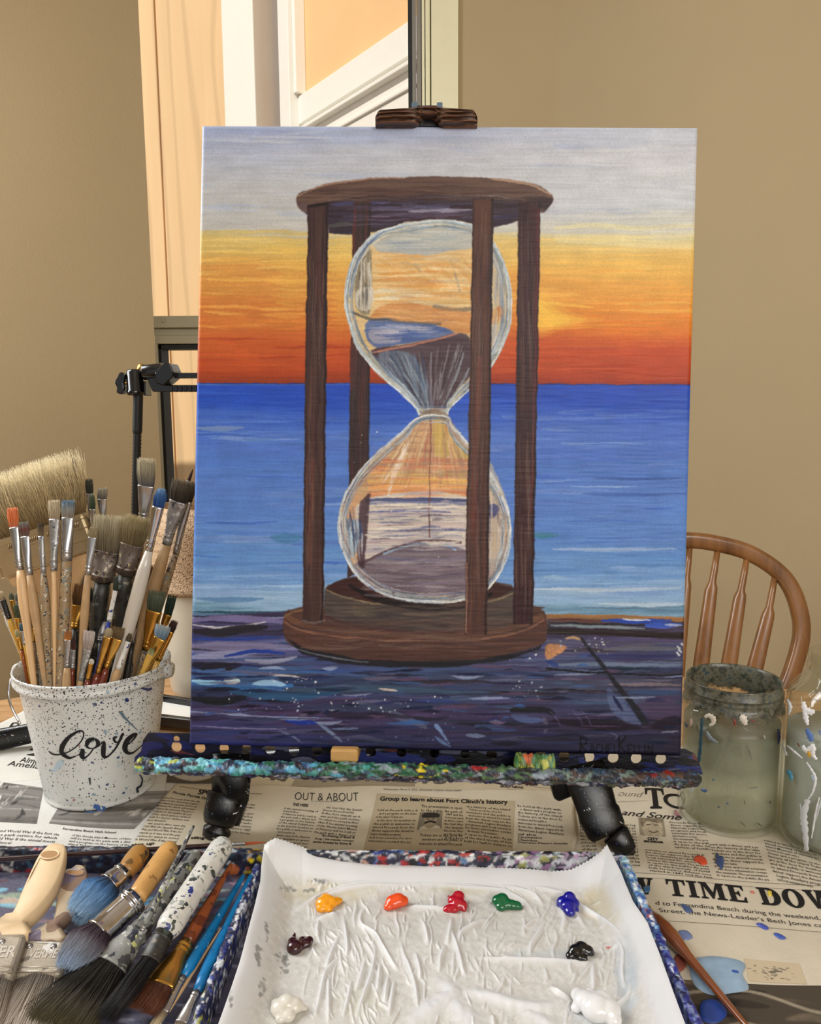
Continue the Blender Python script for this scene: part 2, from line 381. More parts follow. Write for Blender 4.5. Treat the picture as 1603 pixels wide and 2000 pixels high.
class Painter:
    def __init__(s, x0, y0, w, h, col=(1, 1, 1), res=1.0):
        s.x0, s.y0, s.r = x0, y0, res
        s.w, s.h = int(w * res), int(h * res)
        s.a = np.ones((s.h, s.w, 3), np.float32) * np.array(col, np.float32)
        s.hs = (vnoise(s.h, s.w, 2.2, 70, 1) * .45 + vnoise(s.h, s.w, 5, 160, 2) * .35 + vnoise(s.h, s.w, 1.2, 40, 3) * .2)
        s.vs = (vnoise(s.h, s.w, 60, 2.0, 4) * .45 + vnoise(s.h, s.w, 150, 4.5, 5) * .35 + vnoise(s.h, s.w, 25, 1.2, 6) * .2)
        s.iso = vnoise(s.h, s.w, 9, 9, 7) * .6 + vnoise(s.h, s.w, 3, 3, 8) * .4
    def _tex(s, k, sl):
        t = {'h': s.hs, 'v': s.vs, 'i': s.iso}[k][sl]
        return (t - .5) * 2
    def _box(s, P, pad):
        P = (np.asarray(P, float) - (s.x0, s.y0)) * s.r
        a = np.floor(P.min(0) - pad).astype(int); b = np.ceil(P.max(0) + pad).astype(int) + 1
        a = np.maximum(a, 0); b = np.minimum(b, (s.w, s.h))
        return P, a, b
    def _apply(s, sl, m, col, al, tex, k, c2=None):
        t = s._tex(k, sl)
        c = np.array(col, np.float32) / 255.
        C = c[None, None, :] * (1 + tex * t[..., None])
        if c2 is not None:
            d = np.array(c2, np.float32) / 255.
            w = np.clip(.5 + 1.6 * t, 0, 1)[..., None]
            C = C * (1 - w) + d * w
        m = (m * al)[..., None]
        s.a[sl] = s.a[sl] * (1 - m) + np.clip(C, 0, 1) * m
    def mask_poly(s, P, a, b, soft):
        W, H = b - a
        if W <= 0 or H <= 0: return None
        ss = 2
        ys = (np.arange(H * ss) + .5) / ss + a[1]
        xs = (np.arange(W * ss) + .5) / ss + a[0]
        M = np.zeros((H * ss, W * ss), bool)
        Q = np.roll(P, -1, 0)
        for (x1, y1), (x2, y2) in zip(P, Q):
            if y1 == y2: continue
            lo, hi = min(y1, y2), max(y1, y2)
            r = np.where((ys >= lo) & (ys < hi))[0]
            if len(r) == 0: continue
            xc = x1 + (ys[r] - y1) * (x2 - x1) / (y2 - y1)
            M[r] ^= xs[None, :] > xc[:, None]
        m = M.reshape(H, ss, W, ss).mean((1, 3)).astype(np.float32)
        for _ in range(int(soft)):
            m2 = m.copy(); m2[1:-1, 1:-1] = (m[1:-1, 1:-1] * 2 + m[:-2, 1:-1] + m[2:, 1:-1] + m[1:-1, :-2] + m[1:-1, 2:]) / 6; m = m2
        return m
    def poly(s, pts, col, al=1., tex=.08, k='h', soft=1, sm=0, c2=None):
        if sm: pts = spline(pts, sm, True)
        P, a, b = s._box(pts, soft + 2)
        m = s.mask_poly(P, a, b, soft)
        if m is None: return
        s._apply((slice(a[1], b[1]), slice(a[0], b[0])), m, col, al, tex, k, c2)
    def stroke(s, pts, w, col, al=1., tex=.1, k='h', taper=0., dry=0., sm=6, soft=.7, c2=None):
        """w: width or (start, middle, end)"""
        P = spline(pts, sm) if sm and len(pts) > 2 else np.array(pts, float)
        P, a, b = s._box(P, (max(w) if isinstance(w, tuple) else w) * s.r / 2 + 3)
        W, H = b - a
        if W <= 0 or H <= 0: return
        Y, X = np.mgrid[a[1]:b[1], a[0]:b[0]].astype(np.float32) + .5
        seg = np.linalg.norm(np.diff(P, axis=0), axis=1); L = seg.sum() + 1e-6
        best = np.full(X.shape, 1e9, np.float32); T = np.zeros_like(best); acc = 0
        for i in range(len(P) - 1):
            d = P[i + 1] - P[i]; l2 = (d ** 2).sum() + 1e-9
            t = np.clip(((X - P[i][0]) * d[0] + (Y - P[i][1]) * d[1]) / l2, 0, 1)
            q = np.hypot(X - P[i][0] - t * d[0], Y - P[i][1] - t * d[1])
            n = q < best
            best[n] = q[n]; T[n] = ((acc + t * seg[i]) / L)[n]; acc += seg[i]
        if isinstance(w, tuple):
            ww = np.interp(T, [0, .5, 1], w)
        else:
            ww = w * (1 - taper * np.abs(2 * T - 1) ** 2)
        hw = ww * s.r / 2
        m = np.clip((hw - best) / soft + .5, 0, 1)
        sl = (slice(a[1], b[1]), slice(a[0], b[0]))
        if dry:
            t = s._tex(k, sl) * .5 + .5
            m = m * np.clip((t - dry * (.35 + .4 * T)) * 6 + .5, 0, 1)
        s._apply(sl, m, col, al, tex, k, c2)
    def dots(s, n, box, rr, cols, seed=0, al=1.):
        rs = np.random.RandomState(seed)
        for _ in range(n):
            x = box[0] + rs.rand() * (box[2] - box[0]); y = box[1] + rs.rand() * (box[3] - box[1])
            r = rr[0] + rs.rand() ** 2 * (rr[1] - rr[0]); c = cols[rs.randint(len(cols))]
            an = rs.rand() * 6.28
            pts = [(x + r * (1 + .35 * rs.randn()) * math.cos(an + q * 1.05), y + r * (.7 + .3 * rs.rand()) * math.sin(an + q * 1.05)) for q in range(6)]
            s.poly(pts, c, al, .05, 'i', 0, 3)
    def linear(s):
        a = np.clip(s.a, 0, 1)
        return np.where(a <= .04045, a / 12.92, ((a + .055) / 1.055) ** 2.4).astype(np.float32)

def paint_canvas():
    X0, Y0, W, H = 350, 230, 1030, 1265
    p = Painter(X0, Y0, W, H)
    ys = np.arange(H) + Y0
    st = np.array([230, 262, 300, 350, 400, 448, 462, 500, 530, 560, 600, 640, 680, 720, 745, 749])
    L = np.array([(175, 184, 204), (158, 170, 203), (182, 188, 203), (186, 190, 198), (190, 192, 192), (194, 194, 190), (206, 182, 112), (212, 180, 105), (214, 158, 84), (213, 150, 76), (205, 128, 64), (203, 116, 58), (197, 98, 50), (180, 78, 40), (158, 68, 38), (150, 66, 38)], float)
    R = np.array([(200, 206, 218), (198, 204, 216), (205, 208, 216), (206, 210, 216), (200, 206, 214), (214, 212, 196), (224, 214, 165), (234, 196, 112), (238, 190, 95), (230, 170, 80), (232, 160, 66), (226, 134, 44), (196, 82, 40), (184, 72, 36), (160, 58, 34), (150, 50, 30)], float)
    hs = p.hs; wob = (hs - .5) * 26 + (vnoise(H, W, 30, 260, 11) - .5) * 26
    Yw = np.clip(ys[:, None] + wob, 230, 749)
    tx = np.clip((np.arange(W) / W - .15) * 1.3, 0, 1)[None, :] + np.zeros((H, 1))
    for c in range(3):
        l = np.interp(Yw, st, L[:, c]); r = np.interp(Yw, st, R[:, c])
        p.a[..., c] = (l * (1 - tx) + r * tx) / 255
    n1 = vnoise(H, W, 3, 90, 12) - .5
    p.a *= (1 + .07 * n1[..., None] + .06 * (p.hs - .5)[..., None])
    # extra sky strokes
    rs = np.random.RandomState(5)
    skyc = [(170, 182, 210), (196, 200, 210), (205, 206, 206), (160, 175, 205), (190, 198, 214)]
    for i in range(50):
        x = rs.uniform(370, 1350); y = rs.uniform(250, 440); l = rs.uniform(60, 240)
        p.stroke([(x - l / 2, y), (x, y + rs.uniform(-4, 4)), (x + l / 2, y + rs.uniform(-5, 5))], rs.uniform(5, 16), skyc[rs.randint(5)], .35, .06, 'h', .7, .8)
    wc = [(240, 205, 120), (228, 170, 82), (222, 145, 66), (246, 214, 120), (236, 186, 96), (214, 128, 60)]
    for i in range(110):
        x = rs.uniform(370, 1350); y = rs.uniform(462, 640); l = rs.uniform(60, 260)
        q = np.clip((y - 455) / 190 * 3 + rs.uniform(-1.2, 1.2), 0, 5)
        c = [(240, 210, 130), (240, 196, 100), (228, 166, 80), (220, 142, 64), (208, 124, 58), (202, 108, 52)][int(q)]
        p.stroke([(x - l / 2, y), (x, y + rs.uniform(-4, 4)), (x + l / 2, y + rs.uniform(-5, 5))], rs.uniform(3, 10), c, .45, .06, 'h', .7, .9)
    for i in range(50):
        x = rs.uniform(370, 1350); y = rs.uniform(660, 742); l = rs.uniform(80, 260)
        c = [(205, 96, 48), (190, 78, 38), (170, 66, 34), (214, 108, 52), (146, 52, 32)][rs.randint(5)]
        p.stroke([(x - l / 2, y), (x, y + rs.uniform(-2, 2)), (x + l / 2, y + rs.uniform(-2, 3))], rs.uniform(3, 9), c, .4, .06, 'h', .7, .9)
    # glow right of the glass
    for r, al in ((64, .22), (46, .35), (30, .45)):
        p.poly([(1046, 618 - r * .8), (1046 + r * 1.2, 612), (1060 + r * 1.9, 626), (1046 + r, 640), (1046, 618 + r * .6)], (250, 214, 92), al, .08, 'h', 7, 5)
    p.stroke([(1050, 590), (1110, 596), (1190, 606)], 7, (246, 200, 90), .6, .1, 'h', .8, .7)
    p.stroke([(1050, 640), (1120, 640), (1230, 634)], 8, (238, 170, 64), .6, .1, 'h', .8, .7)
    for (x0, x1) in ((640, 690), (540, 600), (735, 800)):
        for y in range(470, 650, 12):
            xo = rs.uniform(-40, 10) if x0 < 620 else 0; p.stroke([(x0 + xo, y), ((x0 + x1) / 2, y + 2), (x1, y - 1)], (3, 13, 8), (236, 196, 96) if y < 620 else (226, 150, 66), .3, .1, 'h', 0, .5)
    # clouds on the right yellow band
    p.stroke([(1085, 446), (1160, 440), (1250, 446), (1358, 440)], 10, (228, 222, 178), .7, .05, 'h', .3, .5)
    p.stroke([(1090, 466), (1200, 470), (1350, 480)], 22, (234, 224, 176), .45, .05, 'h', .4, .7)
    p.stroke([(395, 456), (470, 452), (600, 458)], 8, (205, 186, 120), .6, .05, 'h', .3, .5)
    # sea
    p.poly([(350, 748), (1380, 752), (1380, 1215), (350, 1210)], (86, 124, 200), 1, .04, 'h', 0)
    st = np.array([748, 775, 800, 830, 870, 910, 950, 1000, 1050, 1090, 1120, 1150, 1180, 1200, 1212])
    S = np.array([(44, 82, 188), (44, 84, 190), (58, 98, 196), (74, 112, 200), (88, 124, 204), (84, 124, 200), (94, 132, 206), (92, 132, 204), (98, 140, 206), (100, 146, 206), (112, 154, 208), (136, 172, 214), (150, 182, 214), (110, 150, 176), (90, 120, 150)], float)
    y0 = 752 - Y0; y1 = 1212 - Y0
    Yw = np.clip((ys[:, None] + (p.hs - .5) * 50 + (vnoise(H, W, 14, 240, 13) - .5) * 44), 748, 1212)[y0:y1]
    for c in range(3): p.a[y0:y1, :, c] = np.interp(Yw, st, S[:, c]) / 255
    p.a[y0:y1] *= (1 + .1 * (p.hs[y0:y1] - .5)[..., None])
    for i in range(150):
        x = rs.uniform(360, 1350); y = rs.uniform(757, 1185); l = rs.uniform(50, 260); t = (y - 750) / 440
        c = [(60, 96, 190), (120, 152, 214), (70, 112, 198), (146, 172, 218), (96, 128, 196), (76, 118, 176)][rs.randint(6)]
        if t < .15: c = [(34, 66, 180), (60, 100, 205), (50, 90, 196)][rs.randint(3)]
        if t > .85: c = [(170, 196, 222), (120, 160, 200), (150, 184, 216), (100, 150, 170)][rs.randint(4)]
        p.stroke([(x - l / 2, y), (x, y + rs.uniform(-3, 3)), (x + l / 2, y + rs.uniform(-3, 3))], rs.uniform(2, 9), c, .5, .08, 'h', .8, .9)
    for i in range(46):
        x = rs.uniform(360, 1350); y = rs.uniform(800, 1180); l = rs.uniform(120, 320)
        c = [(128, 152, 206), (84, 112, 186), (110, 140, 204), (150, 170, 214), (70, 104, 186), (120, 146, 196)][rs.randint(6)]
        p.stroke([(x - l / 2, y), (x, y + rs.uniform(-5, 5)), (x + l / 2, y + rs.uniform(-4, 4))], rs.uniform(8, 20), c, .3, .08, 'h', .6, .7)
    for x, y, l, w, c in ((1060, 1045, 60, 12, (64, 130, 150)), (1250, 934, 180, 6, (60, 92, 160)), (1240, 965, 200, 7, (62, 98, 172)), (1200, 1072, 240, 8, (170, 192, 226)), (430, 836, 90, 10, (126, 150, 190)), (560, 1050, 60, 20, (74, 128, 170)),
                          (470, 1020, 140, 5, (66, 100, 180)), (1180, 1150, 300, 8, (196, 212, 228)), (1260, 1180, 180, 7, (188, 206, 224)), (450, 1170, 130, 10, (88, 130, 176)), (480, 1195, 200, 5, (28, 60, 74)), (1180, 950, 130, 3, (150, 180, 220))):
        p.stroke([(x - l / 2, y), (x, y + 2), (x + l / 2, y)], w, c, .75, .1, 'h', .7, .5)
    p.stroke([(386, 749), (700, 750), (1000, 751), (1350, 753)], 2.5, (30, 50, 130), .8, .2, 'h')
    # quay / wet boards: dark violet and blue, streaked
    p.poly([(350, 1204), (560, 1196), (1070, 1200), (1380, 1208), (1380, 1500), (350, 1500)], (58, 52, 82), 1, .1, 'h', 0)
    st = np.array([1200, 1215, 1232, 1245, 1262, 1280, 1295, 1310, 1330, 1350, 1370, 1395, 1420, 1440, 1460, 1500])
    Ll = np.array([(130, 140, 172), (88, 84, 128), (46, 46, 78), (60, 66, 118), (128, 130, 168), (80, 80, 118), (62, 74, 122), (70, 100, 148), (52, 72, 112), (44, 50, 78), (56, 58, 96), (74, 56, 90), (62, 60, 102), (56, 58, 104), (42, 48, 92), (34, 34, 66)], float)
    Rr = np.array([(110, 80, 60), (60, 56, 64), (52, 44, 48), (74, 68, 96), (84, 84, 104), (66, 70, 104), (86, 98, 128), (52, 54, 80), (76, 74, 92), (60, 66, 92), (58, 70, 100), (58, 50, 80), (46, 38, 58), (42, 38, 60), (38, 36, 58), (28, 26, 44)], float)
    y0 = 1206 - Y0
    Yw = np.clip((ys[:, None] + (p.hs - .5) * 34 + (vnoise(H, W, 10, 150, 14) - .5) * 34), 1200, 1500)[y0:]
    for c in range(3):
        p.a[y0:, :, c] = (np.interp(Yw, st, Ll[:, c]) * (1 - tx[y0:]) + np.interp(Yw, st, Rr[:, c]) * tx[y0:]) / 255
    p.a[y0:] *= (1 + .3 * (vnoise(H, W, 2.5, 60, 15)[y0:, :, None] - .5))
    cols = [(30, 28, 44), (92, 86, 130), (54, 76, 140), (120, 120, 156), (34, 40, 80), (76, 58, 92), (70, 98, 130), (48, 42, 66), (60, 48, 52), (24, 24, 34)]
    for i in range(260):
        x = rs.uniform(360, 1340); y = rs.uniform(1215, 1470); l = rs.uniform(30, 200)
        c = cols[rs.randint(len(cols))]
        if y > 1400: c = tuple(int(q * .72) for q in c)
        p.stroke([(x - l / 2, y), (x, y + rs.uniform(-3, 3)), (x + l / 2, y + rs.uniform(-3, 3))], rs.uniform(2, 9), c, .6, .12, 'h', .8, .7)
    def S_(pts, w, c, al=.9, dry=.3, **k): p.stroke(pts, w, c, al, .15, 'h', .6, dry, **k)
    # left waves
    S_([(378, 1214), (420, 1208), (520, 1212), (560, 1218)], 14, (120, 112, 156)); S_([(376, 1222), (440, 1226), (520, 1216)], 5, (196, 196, 206))
    S_([(376, 1234), (430, 1236), (480, 1228), (520, 1226)], 18, (40, 38, 46), .95, 0); S_([(376, 1248), (440, 1250), (540, 1246)], 5, (40, 68, 150))
    S_([(376, 1262), (460, 1262), (540, 1262)], 18, (120, 116, 150)); S_([(376, 1284), (450, 1278), (500, 1274)], 16, (146, 150, 184)); S_([(440, 1282), (500, 1272), (556, 1276)], 8, (36, 62, 150), .95, 0)
    S_([(480, 1290), (530, 1292), (580, 1284)], 9, (142, 146, 172)); S_([(376, 1298), (420, 1304), (470, 1300)], 18, (34, 32, 44), .95, 0); S_([(376, 1316), (440, 1308)], 8, (72, 104, 160))
    S_([(373, 1334), (430, 1336), (500, 1342), (570, 1340)], 18, (58, 108, 166), .95, .4); S_([(374, 1330), (405, 1334), (436, 1334)], 10, (150, 196, 226), .95, .3); S_([(440, 1330), (466, 1331)], 16, (198, 214, 216), .95, 0)
    S_([(496, 1336), (530, 1334), (556, 1338)], 13, (150, 188, 220), .95, .2); S_([(500, 1345), (560, 1350)], 5, (90, 140, 190)); S_([(520, 1320), (560, 1320), (600, 1326)], 4, (204, 196, 196))
    S_([(376, 1364), (430, 1370), (480, 1362)], 16, (26, 30, 36), .95, 0); S_([(450, 1352), (560, 1362), (660, 1352)], 14, (44, 84, 122)); S_([(560, 1350), (700, 1346), (900, 1352)], 12, (66, 96, 116), .6, .5)
    S_([(560, 1408), (590, 1412), (622, 1414)], 10, (30, 56, 150), .95, 0); S_([(622, 1414), (645, 1430), (668, 1448)], 6, (112, 128, 158)); S_([(650, 1424), (700, 1422)], 5, (100, 116, 150)); S_([(546, 1426), (575, 1440), (590, 1452)], 3.5, (104, 110, 146))
    S_([(374, 1418), (500, 1424), (560, 1423)], 3, (140, 132, 170), .8); S_([(420, 1394), (520, 1400), (650, 1404)], 2.5, (146, 156, 190), .8); S_([(700, 1376), (760, 1392), (830, 1420)], (10, 16, 8), (90, 96, 120), .8)
    S_([(852, 1418), (862, 1430), (878, 1452)], (9, 6, 2), (120, 146, 190)); S_([(850, 1440), (866, 1450), (880, 1458)], (2, 8, 2), (100, 124, 168)); S_([(740, 1346), (775, 1350)], 5, (220, 200, 190)); S_([(910, 1437), (946, 1437)], 8, (112, 126, 160)); S_([(930, 1418), (1010, 1424)], 12, (66, 92, 140), .7, .6)
    S_([(640, 1398), (720, 1394), (800, 1402)], 12, (36, 30, 50), .7, .4); S_([(580, 1380), (700, 1384), (860, 1376)], 16, (50, 60, 88), .7, .5)
    # right waves and boards
    p.stroke([(1070, 1203), (1180, 1205), (1332, 1210)], 8, (160, 116, 70), .9, .2, 'h', 0, .3); S_([(1072, 1210), (1130, 1212), (1180, 1214)], 6, (90, 52, 50), .9)
    S_([(1175, 1212), (1240, 1214), (1310, 1212)], 9, (40, 72, 170), .95, .1); S_([(1215, 1210), (1270, 1212)], 4, (210, 216, 226)); S_([(1262, 1222), (1300, 1222), (1330, 1220)], 12, (60, 92, 190), .95, .2); S_([(1300, 1220), (1331, 1222)], 5, (180, 190, 220))
    S_([(1075, 1222), (1160, 1224), (1260, 1228)], 6, (132, 148, 154), .9, .1); p.stroke([(1070, 1216), (1200, 1220), (1260, 1222)], 2.5, (16, 18, 34), .9, .2, 'h')
    p.stroke([(1070, 1234), (1180, 1236), (1332, 1242)], 13, (40, 30, 30), .95, .2, 'h', 0, 0); S_([(1150, 1246), (1240, 1250), (1330, 1252)], 6, (84, 74, 116))
    S_([(1180, 1268), (1260, 1266), (1330, 1268)], 10, (100, 100, 112), .8); S_([(1150, 1282), (1260, 1284), (1330, 1282)], 12, (48, 50, 96), .8); S_([(1075, 1300), (1180, 1298), (1330, 1300)], 9, (110, 126, 150), .8)
    p.stroke([(1068, 1306), (1150, 1314), (1260, 1319), (1331, 1318)], 3.5, (14, 16, 24), .95, .2, 'h'); p.stroke([(1150, 1310), (1230, 1306), (1290, 1310)], 6, (20, 44, 60), .9, .2, 'h', .7)
    S_([(1190, 1337), (1260, 1338), (1330, 1338)], 7, (124, 112, 118), .8); S_([(1230, 1352), (1290, 1352), (1330, 1350)], 9, (54, 76, 118), .8)
    p.poly([(1066, 1262), (1080, 1258), (1108, 1264), (1090, 1280), (1068, 1288)], (180, 130, 88), .9, .3, 'i', 1, 4); S_([(1105, 1248), (1120, 1246), (1134, 1250)], 6, (198, 164, 120)); S_([(1068, 1292), (1090, 1300)], 9, (44, 66, 130), .9, .4)
    p.poly([(1186, 1340), (1198, 1352), (1255, 1415), (1210, 1404), (1190, 1380)], (112, 128, 166), .75, .3, 'h', 2, 4, c2=(60, 72, 112)); S_([(1198, 1360), (1206, 1375), (1216, 1388)], 7, (24, 30, 70), .9, .3)
    p.poly([(1132, 1246), (1140, 1248), (1200, 1325), (1246, 1380), (1270, 1415), (1254, 1416), (1225, 1372), (1176, 1308)], (28, 30, 38), .95, .2, 'i', 1)
    p.poly([(1240, 1375), (1300, 1360), (1331, 1380), (1330, 1410), (1270, 1405)], (82, 64, 92), .6, .2, 'h', 4); S_([(1276, 1420), (1320, 1408), (1332, 1412)], 22, (28, 20, 36), .8, .2)
    p.stroke([(1000, 1388), (1060, 1386), (1080, 1394)], 13, (28, 30, 38), .95, .2, 'h', .3, .1); S_([(1080, 1408), (1160, 1416), (1250, 1422)], 15, (26, 18, 34), .85, .2)
    for x in (1074, 1118, 1134): S_([(x, 1388), (x + 14, 1405), (x + 22, 1419)], 2, (108, 100, 140), .7, .2)
    S_([(1000, 1400), (1030, 1405), (1060, 1408)], 14, (84, 104, 150), .7, .5); S_([(1062, 1400), (1066, 1420), (1064, 1432)], 9, (96, 92, 112), .6, .5); S_([(1190, 1430), (1206, 1438), (1200, 1444)], 2, (96, 106, 140)); S_([(1292, 1430), (1324, 1429)], 3, (130, 136, 156))
    S_([(970, 1470), (1150, 1474), (1330, 1478)], 8, (20, 18, 34), .8, .2); S_([(640, 1462), (800, 1466), (1000, 1470)], 10, (22, 24, 48), .8, .3); S_([(372, 1450), (480, 1455), (640, 1458)], 10, (52, 54, 120), .7, .3)
    for x, y in ((1322, 1262), (1326, 1270), (1330, 1256), (1322, 1275)): p.stroke([(x, y), (x + 5, y + 5)], 3, (226, 230, 236), .9, 0, 'h')
    p.dots(50, (440, 1352, 860, 1392), (.7, 2.6), [(226, 230, 236), (190, 206, 226)], 3)
    p.dots(18, (520, 1310, 620, 1350), (.7, 2.4), [(226, 230, 236)], 4); p.dots(26, (1066, 1240, 1190, 1280), (.7, 2.6), [(210, 206, 196), (170, 176, 196)], 6)
    p.dots(16, (960, 1270, 1062, 1290), (.8, 3), [(220, 228, 240), (70, 120, 200)], 7); p.dots(26, (990, 1330, 1060, 1366), (.7, 2.2), [(180, 190, 200)], 8); p.dots(30, (600, 1380, 1000, 1450), (.6, 1.7), [(130, 146, 180)], 9)
    rs = np.random.RandomState(77)
    for i in range(150):
        y = rs.uniform(1300, 1465); x = rs.uniform(370, 1340); l = rs.uniform(14, 90)
        c = [(14, 14, 26), (150, 164, 196), (22, 24, 50), (92, 70, 100), (60, 100, 160), (104, 96, 120), (16, 30, 60), (36, 40, 84)][rs.randint(8)]
        if y > 1420 and sum(c) > 260: continue
        p.stroke([(x - l / 2, y), (x, y + rs.uniform(-2, 2)), (x + l / 2, y + rs.uniform(-3, 3))], rs.uniform(1.5, 8), c, .75, .1, 'h', .8, .45)
    rg = np.random.RandomState(123)
    def hatch(n, fa, fb, cols, w, al=.5, dry=.45, k='h', ln=(.2, .8), bow=0):
        """n loose strokes, each part of the way from a point fa(u) to fb(u)"""
        for _ in range(n):
            u = rg.rand(); A = np.array(fa(u), float); B = np.array(fb(u), float); l = rg.uniform(*ln); t0 = rg.uniform(0, 1 - l); a_ = A + (B - A) * t0; b_ = A + (B - A) * (t0 + l); m_ = (a_ + b_) / 2 + rg.uniform(-1, 1, 2) * 1.5
            if bow: m_ = m_ + np.array([0, bow * l * l])
            ww = rg.uniform(*w); p.stroke([tuple(a_), tuple(m_), tuple(b_)], (ww * .5, ww, ww * .3), cols[rg.randint(len(cols))], al, .12, k, 0, dry, sm=3)
    def rim(pts, ctr, n, cols, off=(1, 14), w=(1.4, 3.6), al=.6, span=(.04, .16)):
        q = spline(pts, 6, True); ctr = np.array(ctr, float); N = len(q)
        for _ in range(n):
            i0 = rg.randint(N); m_ = int(N * rg.uniform(*span)); o_ = rg.uniform(*off); idx = [(i0 + j) % N for j in range(0, m_ + 1, max(1, m_ // 5))]
            if len(idx) < 3: continue
            d = ctr - q[idx]; d = d / np.linalg.norm(d, axis=1)[:, None]; r_ = q[idx] + d * (o_ + np.linspace(-1, 1, len(idx))[:, None] * rg.uniform(-3, 3)); ww = rg.uniform(*w)
            p.stroke([tuple(a_) for a_ in r_], (ww * .4, ww, ww * .3), cols[rg.randint(len(cols))], al, .12, 'i', 0, .35, sm=2)
    # ---------------- hourglass: top disc
    wood = (88, 66, 60); woodd = (58, 42, 42)
    under = [(590, 412), (640, 395), (720, 384), (830, 380), (940, 384), (1040, 392), (1062, 402), (1046, 420), (1000, 436), (960, 446), (900, 432), (800, 434), (735, 452), (688, 459), (642, 455), (640, 430), (600, 420)]
    p.poly(under, (72, 58, 72), 1, .2, 'h', 1, 0, c2=(50, 40, 52))
    for y, c, x0, x1 in ((398, (70, 74, 120), 650, 760), (408, (98, 96, 128), 700, 900), (412, (170, 168, 190), 800, 925), (420, (92, 74, 96), 720, 920), (426, (70, 44, 56), 700, 910), (440, (84, 84, 84), 642, 690), (452, (48, 44, 52), 644, 700), (404, (52, 32, 40), 880, 1040), (424, (60, 50, 86), 960, 1010), (436, (52, 38, 56), 960, 1000)):
        p.stroke([(x0, y + 2), ((x0 + x1) / 2, y), (x1, y - 2)], 9, c, .8, .15, 'h', .6, .3)
    disc = [(580, 386), (594, 374), (640, 360), (700, 352), (760, 347), (840, 346), (920, 347), (980, 350), (1030, 357), (1062, 368), (1079, 382), (1080, 394), (1068, 410), (1058, 416), (1050, 402), (1020, 392), (980, 385), (920, 381), (840, 379), (760, 381), (700, 387), (650, 393), (618, 402), (602, 416), (588, 412), (581, 400)]
    p.poly(disc, wood, 1, .14, 'h', 1, 3, c2=(108, 84, 74))
    p.stroke([(581, 386), (620, 366), (700, 352), (790, 347)], 4, (160, 130, 112), .8, .1, 'h', .4, .2); p.stroke([(960, 350), (1030, 359), (1076, 380)], 5, (176, 148, 126), .85, .1, 'h', .4, .2)
    p.stroke([(604, 404), (680, 389), (780, 381), (900, 381), (1010, 391), (1050, 400)], 3, (40, 26, 30), .8, .1, 'h', .2); p.stroke([(600, 398), (680, 376), (780, 366)], 6, (116, 92, 80), .5, .1, 'h', .4, .4)
    p.poly([(1020, 384), (1060, 382), (1079, 388), (1078, 398), (1066, 412), (1050, 404)], (46, 32, 36), .7, .2, 'h', 2); p.poly([(582, 396), (600, 398), (602, 414), (590, 412)], (96, 78, 86), .7, .1, 'v', 2)
    # back post
    p.poly([(690, 392), (726, 388), (724, 470), (722, 700), (718, 1000), (716, 1110), (678, 1130), (680, 1000), (684, 740), (688, 560)], (74, 50, 50), 1, .22, 'v', 1, c2=(58, 46, 46))
    p.stroke([(693, 400), (690, 600), (686, 760)], 6, (104, 52, 48), .6, .2, 'v', 0, .5); p.stroke([(722, 400), (722, 600), (720, 900)], 4, (34, 28, 30), .7, .1, 'v')
    # base
    p.poly([(555, 1200), (575, 1190), (640, 1184), (1030, 1184), (1056, 1190), (1067, 1204), (1067, 1250), (1050, 1262), (1000, 1278), (920, 1290), (800, 1294), (700, 1288), (620, 1276), (570, 1260), (556, 1240)], (80, 56, 50), 1, .12, 'h', 1, 2, c2=(92, 62, 54))
    p.poly([(560, 1246), (600, 1268), (700, 1288), (820, 1293), (940, 1288), (1030, 1272), (1060, 1258), (1055, 1268), (990, 1290), (880, 1304), (760, 1304), (660, 1296), (590, 1278)], (30, 30, 36), .95, .2, 'h', 2)
    p.stroke([(556, 1215), (590, 1232), (680, 1246), (800, 1252), (920, 1250), (1010, 1236), (1062, 1212)], 4, (142, 104, 84), .8, .1, 'h', .2, .2)
    p.stroke([(560, 1205), (600, 1222), (690, 1236), (800, 1242), (920, 1240), (1000, 1226), (1058, 1204)], 12, (112, 80, 62), .8, .15, 'h', .1, .3)
    p.stroke([(556, 1206), (580, 1194), (640, 1188)], 5, (126, 98, 72), .8, .1, 'h', .3)
    p.stroke([(565, 1262), (640, 1284), (720, 1294)], 3, (126, 134, 146), .7, .1, 'h', .5, .2)
    p.poly([(634, 1150), (650, 1140), (684, 1128), (760, 1124), (900, 1124), (984, 1140), (1004, 1152), (1004, 1214), (960, 1230), (860, 1238), (740, 1232), (660, 1218), (636, 1204)], (74, 66, 66), 1, .14, 'h', 1, 2, c2=(90, 78, 72))
    p.poly([(636, 1150), (684, 1130), (760, 1128), (900, 1128), (984, 1144), (1002, 1154), (960, 1170), (900, 1182), (800, 1184), (700, 1172)], (62, 36, 34), 1, .15, 'h', 1, 2)
    p.stroke([(636, 1152), (670, 1166), (740, 1180), (820, 1186), (900, 1184), (960, 1174), (1004, 1160)], 3.5, (150, 132, 100), .8, .2, 'h', .3, .3)
    p.stroke([(640, 1206), (700, 1224), (800, 1236), (900, 1234)], 7, (72, 42, 44), .8, .1, 'h', .3, .2); p.poly([(686, 1182), (730, 1186), (734, 1204), (700, 1208)], (108, 98, 78), .5, .1, 'h', 4, 3)
    p.stroke([(684, 1144), (740, 1172), (840, 1186), (920, 1182), (960, 1160)], 14, (24, 18, 20), .9, .1, 'h', .5)
    BR = [(106, 84, 74), (74, 54, 52), (92, 72, 68), (62, 44, 44), (122, 100, 90), (92, 64, 56)]
